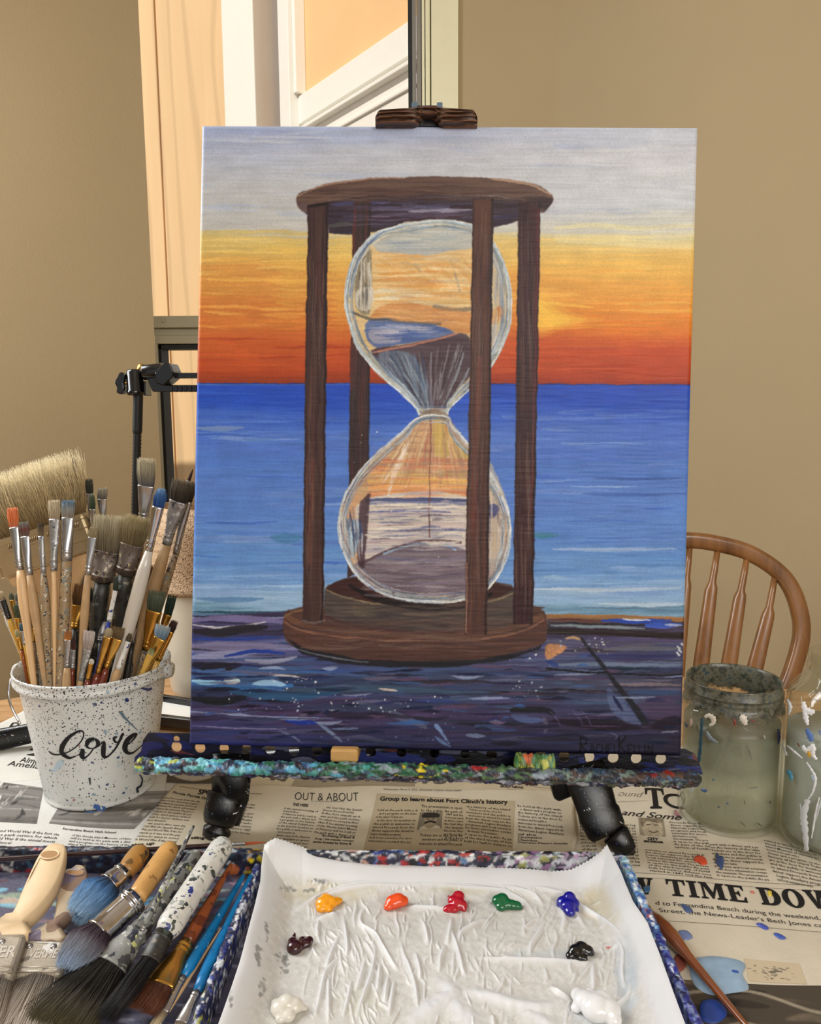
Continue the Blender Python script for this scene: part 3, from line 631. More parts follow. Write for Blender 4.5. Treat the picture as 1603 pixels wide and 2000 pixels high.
    hatch(120, lambda u: (590, 372 + 34 * u - 10 * u), lambda u: (1070, 372 + 34 * u - 10 * u), BR, (2, 5), .35, .5, ln=(.06, .25), bow=-60)
    hatch(160, lambda u: (565, 1222 + 56 * u - 12), lambda u: (1062, 1222 + 56 * u - 12), BR, (2, 6), .4, .5, ln=(.08, .3), bow=90)
    hatch(70, lambda u: (640, 1165 + 40 * u), lambda u: (1000, 1165 + 40 * u), [(92, 84, 76), (64, 56, 56), (110, 96, 82), (56, 48, 52), (84, 62, 58)], (2, 6), .4, .5, ln=(.08, .3), bow=60)
    hatch(70, lambda u: (645, 398 + 44 * u), lambda u: (1040, 392 + 34 * u), [(60, 44, 56), (96, 94, 130), (44, 34, 46), (120, 112, 140), (72, 52, 60)], (2, 5), .4, .5, ln=(.06, .25), bow=10)
    hatch(50, lambda u: (694 + 26 * u, 400), lambda u: (684 + 26 * u, 1115), [(96, 60, 54), (52, 38, 40), (70, 62, 60), (84, 46, 46)], (2, 5), .5, .4, 'v', (.06, .25))
    # ---------------- glass: upper bulb
    ub = [(800, 436), (850, 430), (905, 434), (950, 456), (980, 500), (997, 555), (1000, 610), (990, 660), (968, 706), (930, 748), (896, 782), (876, 802), (872, 812), (822, 812), (816, 802), (790, 776), (740, 730), (704, 690), (682, 640), (673, 585), (680, 530), (698, 490), (735, 454)]
    p.poly(ub, (216, 190, 140), 1, .08, 'h', 1, 4)
    def inb(pts, c, al=.9, **k): p.poly(pts, c, al, k.pop('tex', .1), k.pop('kk', 'h'), k.pop('soft', 2), k.pop('sm', 3), **k)
    inb([(760, 446), (850, 432), (930, 446), (950, 470), (900, 490), (820, 500), (745, 494), (728, 470)], (170, 178, 184), c2=(186, 190, 186))
    inb([(730, 494), (830, 500), (920, 488), (925, 560), (924, 600), (830, 590), (724, 600), (716, 540)], (222, 184, 122), c2=(230, 202, 150))
    for x0, x1, y, w, c in ((735, 900, 520, 10, (224, 172, 96)), (740, 920, 536, 9, (222, 164, 92)), (730, 860, 548, 8, (214, 160, 100)), (760, 920, 562, 10, (226, 170, 98)), (730, 830, 570, 12, (218, 208, 178)), (726, 820, 586, 10, (222, 212, 180)), (820, 920, 578, 10, (222, 170, 100)), (740, 900, 506, 8, (208, 186, 146))):
        p.stroke([(x0, y), ((x0 + x1) / 2, y - 3), (x1, y + 3)], w, c, .85, .1, 'h', .6, .4)
    inb([(728, 612), (760, 592), (800, 590), (860, 602), (920, 612), (922, 650), (890, 650), (850, 636), (800, 626), (730, 626)], (206, 146, 88), 1, c2=(214, 160, 104))
    p.stroke([(850, 600), (890, 606), (920, 604)], 8, (140, 124, 104), .8); p.stroke([(812, 516), (820, 528)], 7, (150, 130, 120), .6, .1, 'i'); p.stroke([(880, 510), (890, 540), (898, 570)], 3, (150, 146, 140), .7)
    inb([(722, 624), (800, 626), (850, 636), (890, 652), (850, 662), (780, 674), (740, 680), (716, 660)], (82, 104, 160), 1, c2=(110, 126, 164))
    inb([(722, 646), (760, 644), (784, 650), (780, 668), (740, 672), (724, 664)], (184, 180, 190), .8, c2=(150, 150, 170)); p.stroke([(676, 606), (720, 622), (790, 628), (860, 634)], 5, (90, 86, 80), .8)
    inb([(724, 684), (780, 676), (840, 664), (890, 652), (918, 662), (920, 730), (890, 770), (870, 800), (828, 802), (800, 770), (760, 730)], (80, 62, 70), 1, c2=(92, 78, 86))
    inb([(740, 690), (800, 690), (830, 730), (848, 798), (826, 800), (790, 764), (752, 726)], (92, 108, 136), .85, kk='v', c2=(120, 128, 140)); p.stroke([(730, 688), (790, 678), (850, 664), (892, 653)], 4, (196, 136, 116), .8)
    for q in ((760, 700, 830, 796), (790, 694, 840, 796), (905, 690, 862, 796), (915, 720, 872, 796), (890, 690, 858, 780)): p.stroke([(q[0], q[1]), ((q[0] + q[2]) / 2 + 4, (q[1] + q[3]) / 2), (q[2], q[3])], (3, 6, 2), (150, 162, 172), .7, .2, 'v', 0, .4)
    inb([(716, 490), (726, 500), (724, 600), (714, 616), (696, 600), (694, 540)], (140, 138, 124), .7, kk='v', c2=(96, 92, 84)); inb([(700, 566), (728, 562), (724, 604), (700, 604), (694, 580)], (206, 202, 190), .9, kk='v')
    inb([(962, 490), (984, 540), (990, 610), (984, 660), (962, 690)], (168, 172, 180), .8, kk='v', c2=(190, 180, 160)); inb([(962, 604), (984, 600), (980, 626), (962, 632)], (206, 120, 56), .9); inb([(966, 660), (976, 656), (972, 680), (964, 684)], (214, 206, 200), .8)
    for w, c, al, off in ((8, (176, 190, 202), .55, 4), (2.4, (226, 232, 232), .8, 1)):
        ubo = np.array(ub); ctr = np.array([838, 610.]); d = ctr - ubo; d = d / np.linalg.norm(d, axis=1)[:, None]; q = ubo + d * off
        p.stroke([tuple(a) for a in q[2:13]], w, c, al, .15, 'i', 0, .25); p.stroke([tuple(a) for a in np.vstack([q[14:], q[:2]])], w, c, al, .15, 'i', 0, .25)
    p.stroke([(752, 452), (716, 480), (692, 530), (684, 580)], (3, 7, 3), (66, 98, 160), .8, .1, 'v'); p.stroke([(790, 436), (850, 431), (900, 436)], 4, (196, 170, 150), .8)
    GL = [(190, 200, 205), (228, 232, 228), (120, 146, 176), (74, 104, 156), (146, 154, 146), (214, 196, 160), (160, 176, 190), (96, 120, 140)]
    hatch(60, lambda u: (724 + 196 * u, 500 + 10 * rg.rand()), lambda u: (724 + 196 * u + 60, 500 + 90 * rg.rand()), [(226, 184, 116), (232, 206, 156), (216, 160, 92), (236, 220, 186), (206, 170, 120)], (3, 8), .35, .5, ln=(.3, .9))
    hatch(60, lambda u: (730, 500 + 95 * u), lambda u: (918, 500 + 95 * u), [(228, 178, 100), (234, 210, 160), (218, 166, 100), (238, 224, 190), (210, 150, 96), (200, 190, 170)], (3, 9), .4, .5, ln=(.15, .5))
    hatch(40, lambda u: (735, 440 + 50 * u), lambda u: (935, 440 + 50 * u), [(160, 172, 186), (196, 202, 200), (180, 184, 176), (206, 206, 196), (146, 164, 178)], (3, 8), .4, .5, ln=(.15, .5))
    hatch(40, lambda u: (735, 600 + 26 * u), lambda u: (918, 604 + 40 * u), [(212, 156, 96), (196, 140, 90), (222, 176, 120), (176, 136, 104)], (3, 7), .4, .5, ln=(.15, .5))
    hatch(36, lambda u: (722, 632 + 36 * u), lambda u: (860, 640 + 16 * u), [(90, 112, 168), (130, 144, 180), (70, 92, 150), (176, 180, 196), (206, 206, 214)], (2, 6), .5, .5, ln=(.2, .6))
    hatch(60, lambda u: (736 + 90 * u, 692 - 10 * u), lambda u: (826 + 14 * u, 800), [(96, 116, 146), (130, 146, 164), (70, 90, 120), (60, 56, 70), (150, 160, 168)], (2, 6), .5, .45, 'v', (.2, .7))
    hatch(50, lambda u: (826 + 92 * u, 680 - 16 * u), lambda u: (838 + 26 * u, 800), [(70, 54, 64), (92, 78, 86), (58, 44, 54), (120, 110, 120), (168, 174, 178)], (2, 6), .5, .45, 'v', (.2, .7))
    hatch(24, lambda u: (700 + 26 * u, 500), lambda u: (698 + 26 * u, 610), [(206, 202, 190), (120, 116, 104), (80, 78, 76), (226, 224, 214)], (2, 5), .55, .45, 'v', (.15, .5))
    hatch(30, lambda u: (962 + 22 * u, 490), lambda u: (962 + 22 * u, 690), [(196, 196, 190), (150, 160, 180), (214, 196, 150), (120, 130, 150)], (2, 5), .5, .45, 'v', (.1, .4))
    rim(ub, (838, 610), 190, GL, (1, 17))
    rim(ub, (838, 610), 60, [(232, 236, 234), (200, 212, 214), (170, 190, 206)], (0, 4), (1.5, 3), .8)
    # lower bulb
    lb = [(822, 812), (872, 812), (884, 832), (910, 862), (945, 902), (975, 950), (993, 1000), (999, 1040), (992, 1085), (972, 1130), (944, 1160), (900, 1174), (830, 1177), (760, 1166), (715, 1142), (684, 1110), (664, 1060), (661, 1010), (676, 960), (706, 915), (750, 872), (790, 840)]
    p.poly(lb, (200, 160, 124), 1, .1, 'h', 1, 4)
    inb([(824, 816), (870, 816), (905, 864), (930, 900), (920, 970), (714, 972), (712, 930), (750, 884)], (186, 148, 118), 1, c2=(206, 172, 130)); inb([(848, 820), (876, 820), (910, 866), (918, 900), (850, 890)], (194, 168, 96), .8, kk='v')
    for y, c, w in ((900, (186, 120, 96), 9), (914, (196, 132, 100), 9), (928, (190, 156, 110), 8), (940, (222, 176, 98), 12), (952, (224, 160, 100), 9), (963, (214, 136, 96), 12), (970, (206, 130, 86), 7)):
        p.stroke([(722, y + 1), (810, y - 1), (915, y)], w, c, .8, .12, 'h', .3, .4)
    inb([(714, 973), (912, 970), (914, 1090), (716, 1100), (700, 1040)], (186, 180, 186), 1, c2=(214, 204, 190))
    for y, c, w, x0, x1 in ((978, (64, 74, 120), 9, 716, 914), (984, (110, 120, 160), 5, 716, 914), (992, (208, 200, 190), 8, 716, 860), (1000, (90, 98, 150), 4, 720, 880), (1008, (190, 180, 180), 8, 740, 914), (1016, (214, 206, 190), 9, 714, 914), (1026, (200, 184, 178), 10, 720, 914), (1036, (130, 130, 160), 6, 780, 914), (1044, (170, 164, 170), 12, 716, 900), (1060, (176, 160, 164), 10, 720, 860)):
        p.stroke([(x0, y), ((x0 + x1) / 2, y - 2), (x1, y + 1)], w, c, .85, .12, 'h', .4, .3)
    inb([(690, 1104), (740, 1086), (800, 1066), (850, 1062), (900, 1072), (960, 1092), (984, 1096), (960, 1140), (900, 1170), (800, 1172), (730, 1150)], (118, 104, 116), 1, c2=(132, 124, 132))
    p.stroke([(700, 1106), (740, 1084), (800, 1062), (850, 1056), (900, 1060)], 5, (92, 70, 76), .9); p.stroke([(750, 1082), (810, 1064), (870, 1066), (890, 1074)], 4, (150, 180, 206), .9)
    for y, c in ((1094, (96, 96, 130)), (1110, (140, 124, 134)), (1124, (104, 92, 104)), (1138, (138, 126, 140)), (1152, (110, 94, 110)), (1158, (170, 158, 166))):
        p.stroke([(735, y - 6), (830, y + 2), (930, y - 4)], 6, c, .7, .12, 'h', .6, .4)
    p.stroke([(842, 808), (840, 900), (838, 1050)], 3, (110, 70, 64), .8, .1, 'v', 0, .2); p.poly([(724, 960), (712, 1110), (700, 1112), (696, 1060), (704, 980)], (64, 44, 52), .8, .2, 'v', 2)
    p.poly([(672, 1018), (700, 1018), (704, 1040), (690, 1090), (676, 1070)], (76, 112, 160), .8, .3, 'v', 2, 3, c2=(170, 196, 214))
    inb([(952, 910), (980, 950), (992, 1000), (990, 1060), (970, 1110), (955, 1120)], (188, 184, 178), .75, kk='v', c2=(204, 180, 150)); inb([(954, 986), (974, 990), (966, 1010), (954, 1010)], (60, 66, 120), .8)
    for x0, y0_, x1, y1_ in ((798, 862, 764, 950), (786, 884, 748, 944), (776, 900, 758, 968), (790, 870, 770, 930)): p.stroke([(x0, y0_), ((x0 + x1) / 2, (y0_ + y1_) / 2), (x1, y1_)], (3, 9, 3), (232, 220, 206), .85, .1, 'v', 0, .45)
    ctr = np.array([830, 1010.])
    for w, c, al, off in ((8, (172, 182, 190), .5, 5), (2.4, (226, 230, 228), .8, 1)):
        lbo = np.array(lb); d = ctr - lbo; d = d / np.linalg.norm(d, axis=1)[:, None]; q = lbo + d * off
        p.stroke([tuple(a) for a in q[1:]], w, c, al, .15, 'i', 0, .3)
    p.stroke([(816, 802), (822, 812), (816, 824)], 4, (206, 220, 220), .9); p.stroke([(876, 800), (872, 812), (880, 824)], 4, (206, 220, 220), .9); p.stroke([(826, 812), (848, 806), (870, 812)], 12, (140, 116, 96), .7, .3, 'v', 0, .4)
    p.dots(26, (690, 840, 960, 1120), (.8, 2.2), [(236, 236, 230)], 10)
    hatch(90, lambda u: (812 + 70 * u, 815), lambda u: (716 + 220 * u, 960), [(196, 158, 128), (214, 180, 140), (176, 136, 110), (220, 200, 170), (200, 176, 104), (150, 130, 116), (190, 120, 96)], (2, 6), .4, .45, 'v', (.2, .6))
    hatch(60, lambda u: (716, 895 + 78 * u), lambda u: (918, 895 + 78 * u), [(210, 140, 96), (226, 180, 104), (196, 116, 90), (220, 160, 120), (230, 200, 150)], (2, 6), .4, .5, ln=(.1, .4))
    hatch(110, lambda u: (712, 980 + 100 * u), lambda u: (914, 980 + 90 * u), [(226, 220, 206), (70, 82, 136), (186, 180, 186), (236, 228, 210), (120, 124, 156), (206, 190, 184), (90, 80, 100)], (1.6, 6), .55, .5, ln=(.1, .4))
    hatch(110, lambda u: (700 - 20 * u + 30 * u * u, 1098 + 66 * u), lambda u: (975 - 60 * u, 1086 + 76 * u), [(122, 108, 118), (96, 82, 94), (146, 136, 146), (110, 100, 124), (84, 72, 82), (170, 160, 166)], (2, 6), .45, .5, ln=(.1, .45), bow=14)
    hatch(30, lambda u: (954 + 32 * u, 930), lambda u: (954 + 30 * u, 1110), [(200, 196, 190), (216, 190, 150), (150, 160, 180), (90, 80, 110), (228, 224, 214)], (2, 5), .5, .45, 'v', (.1, .35))
    hatch(30, lambda u: (676 + 30 * u, 990), lambda u: (680 + 30 * u, 1100), [(60, 96, 150), (170, 196, 214), (40, 50, 90), (90, 80, 90), (220, 226, 228)], (2, 5), .55, .45, 'v', (.1, .4))
    rim(lb, (830, 1010), 200, GL + [(90, 74, 90), (170, 140, 130)], (1, 18))
    rim(lb, (830, 1010), 60, [(232, 236, 234), (206, 212, 212), (180, 190, 206)], (0, 4), (1.5, 3), .8)
    # front posts
    def post(xs0, xs1, y0_, y1_, c, c2, dark=1):
        p.poly([(xs0[0], y0_), (xs1[0], y0_ - 2), (xs1[1], y1_), (xs0[1], y1_ + 2)], c, 1, .2, 'v', 1, c2=c2)
        if dark:
            p.stroke([(xs1[0] - 2, y0_), ((xs1[0] + xs1[1]) / 2 - 2, (y0_ + y1_) / 2), (xs1[1] - 3, y1_)], 5, (36, 26, 30), .7, .1, 'v')
        p.stroke([(xs0[0] + 2, y0_), ((xs0[0] + xs0[1]) / 2 + 2, (y0_ + y1_) / 2), (xs0[1] + 2, y1_)], 3, (48, 32, 32), .6, .1, 'v', 0, .3)
    post((601, 591), (641, 632), 404, 1215, (82, 60, 54), (64, 44, 44)); p.stroke([(612, 900), (606, 1100)], 12, (116, 66, 54), .5, .2, 'v', .3, .5)
    post((1013, 1002), (1056, 1041), 396, 1218, (74, 44, 44), (50, 30, 34)); p.stroke([(1052, 410), (1046, 700), (1038, 1000)], 4, (112, 48, 56), .7, .1, 'v', 0, .3)
    post((924, 907), (964, 952), 390, 1238, (98, 64, 52), (78, 54, 50)); p.stroke([(936, 700), (930, 900), (926, 1060)], 14, (124, 66, 54), .5, .2, 'v', .4, .5); p.stroke([(912, 1100), (910, 1236)], 3, (176, 140, 124), .6)
    for xa, xb, ya, yb_ in ((603, 593, 410, 1208), (1012, 1003, 402, 1212), (924, 909, 396, 1232)):
        wd_ = 36 if xa < 1000 and xa > 900 else 38
        hatch(120, lambda u: (xa + 2 + (wd_ - 6) * u, ya), lambda u: (xb + 2 + (wd_ - 6) * u, yb_), [(96, 74, 66), (62, 46, 44), (108, 70, 60), (84, 68, 64), (46, 34, 36), (84, 50, 50), (120, 100, 90)], (1.6, 5), .4, .45, 'v', (.05, .22))
    p.stroke([(604, 404), (620, 402), (640, 398)], 6, (34, 24, 26), .9); p.stroke([(592, 1213), (612, 1218), (634, 1213)], 4, (130, 122, 126), .5)
    # edges of the brushwork: small wander along and across the strokes
    dx = (vnoise(H, W, 30, 26, 31) - .5) * 2.4 + (vnoise(H, W, 5, 4, 32) - .5) * 1.4
    dy = (vnoise(H, W, 14, 30, 33) - .5) * 2.4 + (vnoise(H, W, 3, 5, 34) - .5) * 1.4
    yy, xx = np.mgrid[0:H, 0:W]
    wx_ = np.clip(xx + dx, 0, W - 1.01); wy_ = np.clip(yy + dy, 0, H - 1.01); xi = wx_.astype(int); yi = wy_.astype(int); fx = (wx_ - xi)[..., None]; fy = (wy_ - yi)[..., None]
    p.a = ((p.a[yi, xi] * (1 - fx) + p.a[yi, xi + 1] * fx) * (1 - fy) + (p.a[yi + 1, xi] * (1 - fx) + p.a[yi + 1, xi + 1] * fx) * fy).astype(np.float32)
    p.a *= (1 + .09 * (vnoise(H, W, 1.5, 1.5, 35) - .5)[..., None] + .06 * (vnoise(H, W, 18, 30, 36) - .5)[..., None])
    # signature in the lower right corner
    ink = (12, 10, 20)
    def sig(lines, ox, oy, sx, sy):
        for l in lines: p.stroke([(ox + a * sx, oy + b * sy) for a, b in l], 3.4 if sy > 22 else 2.6, ink, .95, 0, 'i', sm=0)
    G = {'R': [[(0, 0), (0, 1)], [(0, 0), (.7, .15), (.65, .45), (0, .5), (.8, 1)]], 'A': [[(0, 1), (.4, 0), (.8, 1)], [(.15, .65), (.65, .65)]], 'C': [[(.7, .15), (.3, 0), (0, .5), (.3, 1), (.7, .85)]],
         'H': [[(0, 0), (0, 1)], [(.7, 0), (.7, 1)], [(0, .5), (.7, .5)]], 'E': [[(.6, 0), (0, 0), (0, 1), (.6, 1)], [(0, .5), (.5, .5)]], 'L': [[(0, 0), (0, 1), (.6, 1)]], 'K': [[(0, 0), (0, 1)], [(.8, 0), (0, .55), (.8, 1)]], 'I': [[(.2, 0), (.2, 1)]], 'N': [[(0, 1), (0, 0), (.7, 1), (.7, 0)]]}
    x = 1134
    for ch, big in zip('RACHELKELLIN', (1, 0, 0, 0, 0, 0, 1, 0, 0, 0, 0, 0)):
        h = 30 if big else 18; w = 17 if big else 12
        sig(G[ch], x, (1440 if big else 1453) + (x - 1134) * .02 - (2 if ch == 'K' else 0), w, h); x += (18 if big else 12 if ch not in 'IL' else 9)
    return p
# ---------------------------------------------------------------- dabs of paint for crusted edges
def dab_image(w, h, cols, n, seed, base=(60, 60, 80), size=(3, 12), st=2.2):
    """cols: list of (weight position 0..1 or None, colour)"""
    p = Painter(0, 0, w, h, srgb_(base)); rs = np.random.RandomState(seed)
    for i in range(n):
        x = rs.uniform(-5, w + 5); y = rs.uniform(-3, h + 3); t = x / w
        c = [q for q in cols if q[0] is None or abs(q[0] - t) < q[2] * (.4 + rs.rand())]
        if not c: continue
        c = c[rs.randint(len(c))][1]; r = rs.uniform(*size); a = rs.uniform(-.7, .7)
        dx, dy = math.cos(a) * r * st, math.sin(a) * r
        p.stroke([(x - dx / 2, y - dy / 2), (x + rs.uniform(-r, r) * .3, y + rs.uniform(-r, r) * .3), (x + dx / 2, y + dy / 2)], r, c, .95, .22, 'i', .7, .15, sm=3)
    return p
def srgb_(c): return tuple(q / 255. for q in c)
CRUST = [(None, (20, 20, 30)), (None, (226, 226, 228)), (None, (40, 60, 140)), (None, (120, 160, 190)), (None, (60, 40, 44)), (None, (150, 40, 40)), (None, (190, 180, 170)), (None, (30, 40, 70))]

# ---------------------------------------------------------------- canvas
corn = {}
cen = CC + (Vector((.02473, .65924, 1.06904)) - CC) * .94; ex, ey, ez = -.12406, .02333, -.02965
Rm = Matrix.Rotation(ez, 3, 'Z') @ Matrix.Rotation(ey, 3, 'Y') @ Matrix.Rotation(ex, 3, 'X')
nC = Rm @ Vector((0, 1, 0))
def on_canvas(px, py, back=0.0):
    r = ray(px, py); c0_ = cen + nC * back; return CC + r * ((c0_ - CC).dot(nC) / r.dot(nC))
TL, TR, BR_, BL = [np.array(on_canvas(*q)) for q in ((393, 243), (1364, 247), (1331, 1478), (368, 1456))]
nn = np.array(nC)
pc = paint_canvas(); imgc = pc.linear()
NU, NV = 760, 950; rr = .0035; side = .019
W_, H_ = np.linalg.norm(TR - TL), np.linalg.norm(BL - TL)
def edge_param(n, L):
    """positions along one axis (0..1) with the depth below the face of every row"""
    inner = np.linspace(rr / L, 1 - rr / L, n - 16)
    a = np.linspace(0, math.pi / 2, 7)[1:]
    pos = list(inner); dep = [0.] * len(inner)
    p1 = [1 - rr / L + rr / L * math.sin(t) for t in a]; d1 = [rr * (1 - math.cos(t)) for t in a]
    pos = [1 - q for q in p1[::-1]] + pos + p1; dep = d1[::-1] + dep + d1
    pos = [pos[0]] * 2 + pos + [pos[-1]] * 2; dep = [side, side * .5] + dep + [side * .5, side]
    return np.array(pos), np.array(dep)
pu, du = edge_param(NU, W_); pv, dv = edge_param(NV, H_)
Ug, Vg = np.meshgrid(pu, pv); D = np.maximum(du[None, :], dv[:, None])
P = (TL * (1 - Ug[..., None]) + TR * Ug[..., None]) * (1 - Vg[..., None]) + (BL * (1 - Ug[..., None]) + BR_ * Ug[..., None]) * Vg[..., None]
qx, qy = project_np(P)                                  # canvas coordinates in which the painting was composed
qx = np.clip(qx, 368, 1366)
colc = sample(imgc, (qx - 350) , (qy - 230)) ** 1.05
lum = colc.mean(-1)
P = P + nn * (D - np.where(D > 0, 0, (vnoise(P.shape[0], P.shape[1], 3, 30, 50) - .5) * .00018))[..., None]
t = NT('painted_canvas'); a = t.n('VertexColor'); a.layer_name = 'col'
v = t.coords(rot=(0, 0, 0)); 
wx = t.n('TexWave', Scale=210.); wx.bands_direction = 'X'; wz = t.n('TexWave', Scale=210.); wz.bands_direction = 'Z'
for q in (wx, wz): t.l(v, q.inputs['Vector']); q.inputs['Distortion'].default_value = 1.2
strk = t.noise(t.coords((1, 1, 9)), 90, 4, .6); strk2 = t.noise(v, 60, 4, .6)
hsum = t.math('ADD', t.math('MULTIPLY', t.math('MULTIPLY', wx.outputs[0], wz.outputs[0]), .15), t.math('ADD', t.math('MULTIPLY', strk, .2), t.math('MULTIPLY', strk2, .3)))
bw = t.n('RGBToBW'); t.l(a.outputs[0], bw.inputs[0])
hsum = t.math('ADD', hsum, t.math('MULTIPLY', bw.outputs[0], .8))
t.set(Base__Color=a.outputs[0], Roughness=.42); t.bs.inputs['Specular IOR Level'].default_value = .22; t.bump(hsum, .0004, .7)
cv = root('canvas', tuple(cen)); tag(cv, 'stretched canvas painting of an hourglass before an orange sunset over blue sea', 'painting')
grid_obj('painted_face', P[::-1], t.m, cv, colc[::-1])
M['rawcanvas'] = plain('raw_canvas_back', (196, 186, 164), .9)
M['pine'] = plain('pine_stretcher', (206, 172, 120), .6, var=.12, stretch=(1, 1, 12), scale=20)
m = MB(); ins = .002
def cpt(u, v_, d_): 
    p_ = (TL * (1 - u) + TR * u) * (1 - v_) + (BL * (1 - u) + BR_ * u) * v_; return Vector(p_ + nn * d_)
def slab(m, u0, v0, u1, v1, d0, d1):
    vs = [cpt(u0, v0, d0), cpt(u1, v0, d0), cpt(u1, v1, d0), cpt(u0, v1, d0), cpt(u0, v0, d1), cpt(u1, v0, d1), cpt(u1, v1, d1), cpt(u0, v1, d1)]
    m.add(vs, [(0, 3, 2, 1), (4, 5, 6, 7), (0, 1, 5, 4), (1, 2, 6, 5), (2, 3, 7, 6), (3, 0, 4, 7)], 0, False)
b_ = .004
for q in ((b_, b_, 1 - b_, .08), (b_, .92, 1 - b_, 1 - b_), (b_, .08, .1, .92), (.9, .08, 1 - b_, .92)):
    m = MB(); slab(m, *q, .004, .0185); m.build('stretcher_bar', M['pine'], cv)

# ---------------------------------------------------------------- easel
ea = root('easel', tuple(table(832, 1600))); tag(ea, 'black tripod table easel with paint-crusted tray holding the hourglass canvas', 'easel')
def platept(px, py, back=.022): return on_canvas(px, py, back)
# perforated back plate of the tray: an outline with round holes
pT = [(290, 1431), (800, 1438), (1338, 1463), (1356, 1472), (1366, 1492), (1372, 1512), (262, 1490), (264, 1478), (276, 1466), (280, 1445)]
u0 = platept(262, 1490); ux = (platept(1372, 1512) - u0).normalized(); uy = nC.cross(ux) * -1; uy = (ux.cross(nC)); uy = uy if uy.z > 0 else -uy
def to2(p_): d_ = p_ - u0; return (d_.dot(ux), d_.dot(uy))
cu = bpy.data.curves.new('tray_plate', 'CURVE'); cu.dimensions = '2D'; cu.fill_mode = 'BOTH'; cu.extrude = .0008
def spl(pts):
    s_ = cu.splines.new('POLY'); s_.points.add(len(pts) - 1); s_.use_cyclic_u = True
    for i, q in enumerate(pts): s_.points[i].co = (q[0], q[1], 0, 1)
spl([to2(platept(*q)) for q in pT])
k_ = mpp(u0)
for hx in (345, 391, 438, 482, 528, 574, 619, 724, 784, 848, 908, 960, 1055, 1101, 1150, 1197, 1242, 1290):
    hy = 1459 + (hx - 345) * .0238 + (0 if hx > 360 else -1); c_ = to2(platept(hx, hy)); r_ = 10.5 * k_
    if hx in (438, 482, 784, 848, 908): r_ *= .9
    spl([(c_[0] + r_ * math.cos(q * math.pi / 10), c_[1] + r_ * math.sin(q * math.pi / 10)) for q in range(20)])
    if hx == 345:
        c_ = to2(platept(hx, hy - 15)); spl([(c_[0] + r_ * .6 * math.cos(q * math.pi / 8), c_[1] + r_ * .62 * math.sin(q * math.pi / 8)) for q in range(16)])
tmp = bpy.data.objects.new('tray_plate', cu); COL.objects.link(tmp)
mw = Matrix(((ux.x, uy.x, nC.x, u0.x), (ux.y, uy.y, nC.y, u0.y), (ux.z, uy.z, nC.z, u0.z), (0, 0, 0, 1)))
me = bpy.data.meshes.new_from_object(tmp.evaluated_get(bpy.context.evaluated_depsgraph_get())); bpy.data.objects.remove(tmp)
me.transform(mw); me.transform(Matrix.Translation(-Vector(ea['_o'])))
M['trayplate'] = splatter('painted_tray_plate', (24, 24, 46), [((40, 50, 110), .3), ((16, 14, 20), .4), ((96, 50, 52), .12), ((92, 96, 120), .14), ((30, 34, 90), .3)], 70, bump=.0008, size=.6, stretch=(.35, 1, 1))
o = new_obj('tray_plate', me, M['trayplate'], ea)
# fill dark dabs behind two closed holes, as in the photo paint closes them
# ledge / front lip crusted with paint
n = 900; hgt = 14
lipL = platept(262, 1493, -.012); lipR = platept(1370, 1519, -.012)
def crust_bar(name, A, B, r, pal, nd, seed, parent, base, amp=.0018, n=700, hh=26, segs=26, flat=(1, 1), size=(3, 9), arc=(0, 2 * math.pi), up=Vector((0, 0, 1))):
    ax = (B - A).normalized(); b1 = (up - ax * up.dot(ax)).normalized(); b2 = ax.cross(b1)
    im = dab_image(n, hh * 2, pal, nd, seed, base, size); L_ = im.linear(); 
    nz = vnoise(segs, n, 3, 5, seed + 1) * .6 + vnoise(segs, n, 2, 2, seed + 2) * .4 + vnoise(segs, n, 6, 30, seed + 3) * .8
    th = np.linspace(arc[0], arc[1], segs); nz[-1] = nz[0]
    tt = np.linspace(0, 1, n)
    env = np.clip(np.minimum(tt, 1 - tt) * n / 8, 0, 1) ** .5
    rad = (r + (nz - .9) * amp) * env[None, :]
    A_, B_ = np.array(A), np.array(B)
    P = A_ + (B_ - A_) * tt[None, :, None] + rad[..., None] * (np.cos(th)[:, None, None] * np.array(b1) * flat[0] + np.sin(th)[:, None, None] * np.array(b2) * flat[1])
    col = sample(L_, np.broadcast_to(tt * (n - 2), (segs, n)), np.broadcast_to(np.abs((th / (2 * math.pi)))[:, None] * (hh * 2 - 2), (segs, n)))
    return grid_obj(name, P, M['vcrust'], parent, col)
M['vcrust'] = vcol('dried_paint_crust', .38, .15, (420, .0005))
palL = [(.08, (120, 190, 200), .12), (.2, (90, 160, 190), .15), (.3, (70, 150, 140), .15), (.42, (60, 120, 90), .12), (.4, (40, 90, 60), .2), (.5, (230, 210, 40), .05), (.62, (80, 110, 70), .1), (.02, (180, 190, 70), .04), (.62, (160, 40, 40), .04), (.93, (140, 40, 30), .05), (.97, (80, 110, 150), .06),
        (None, (34, 34, 46)), (.2, (60, 44, 50), .2), (None, (38, 50, 70)), (.8, (40, 40, 44), .3), (.8, (90, 70, 60), .3), (.85, (40, 60, 80), .2), (.5, (130, 140, 150), .3), (.1, (60, 90, 130), .3), (.75, (110, 130, 120), .2)]
crust_bar('tray_lip', lipL, lipR, .0042, palL + palL[:7] * 2, 1900, 5, ea, (40, 40, 56), .0030, flat=(1.05, 1.7))
palU = [(None, (30, 30, 48)), (None, (70, 40, 44)), (None, (120, 120, 134)), (None, (40, 46, 90)), (None, (190, 190, 196)), (.8, (90, 96, 70), .25), (.2, (60, 70, 130), .3)]
crust_bar('tray_underside', platept(275, 1502, -.004), platept(1368, 1528, -.004), .0030, palU, 1200, 9, ea, (50, 46, 60), .0022, flat=(1.3, 1.8))
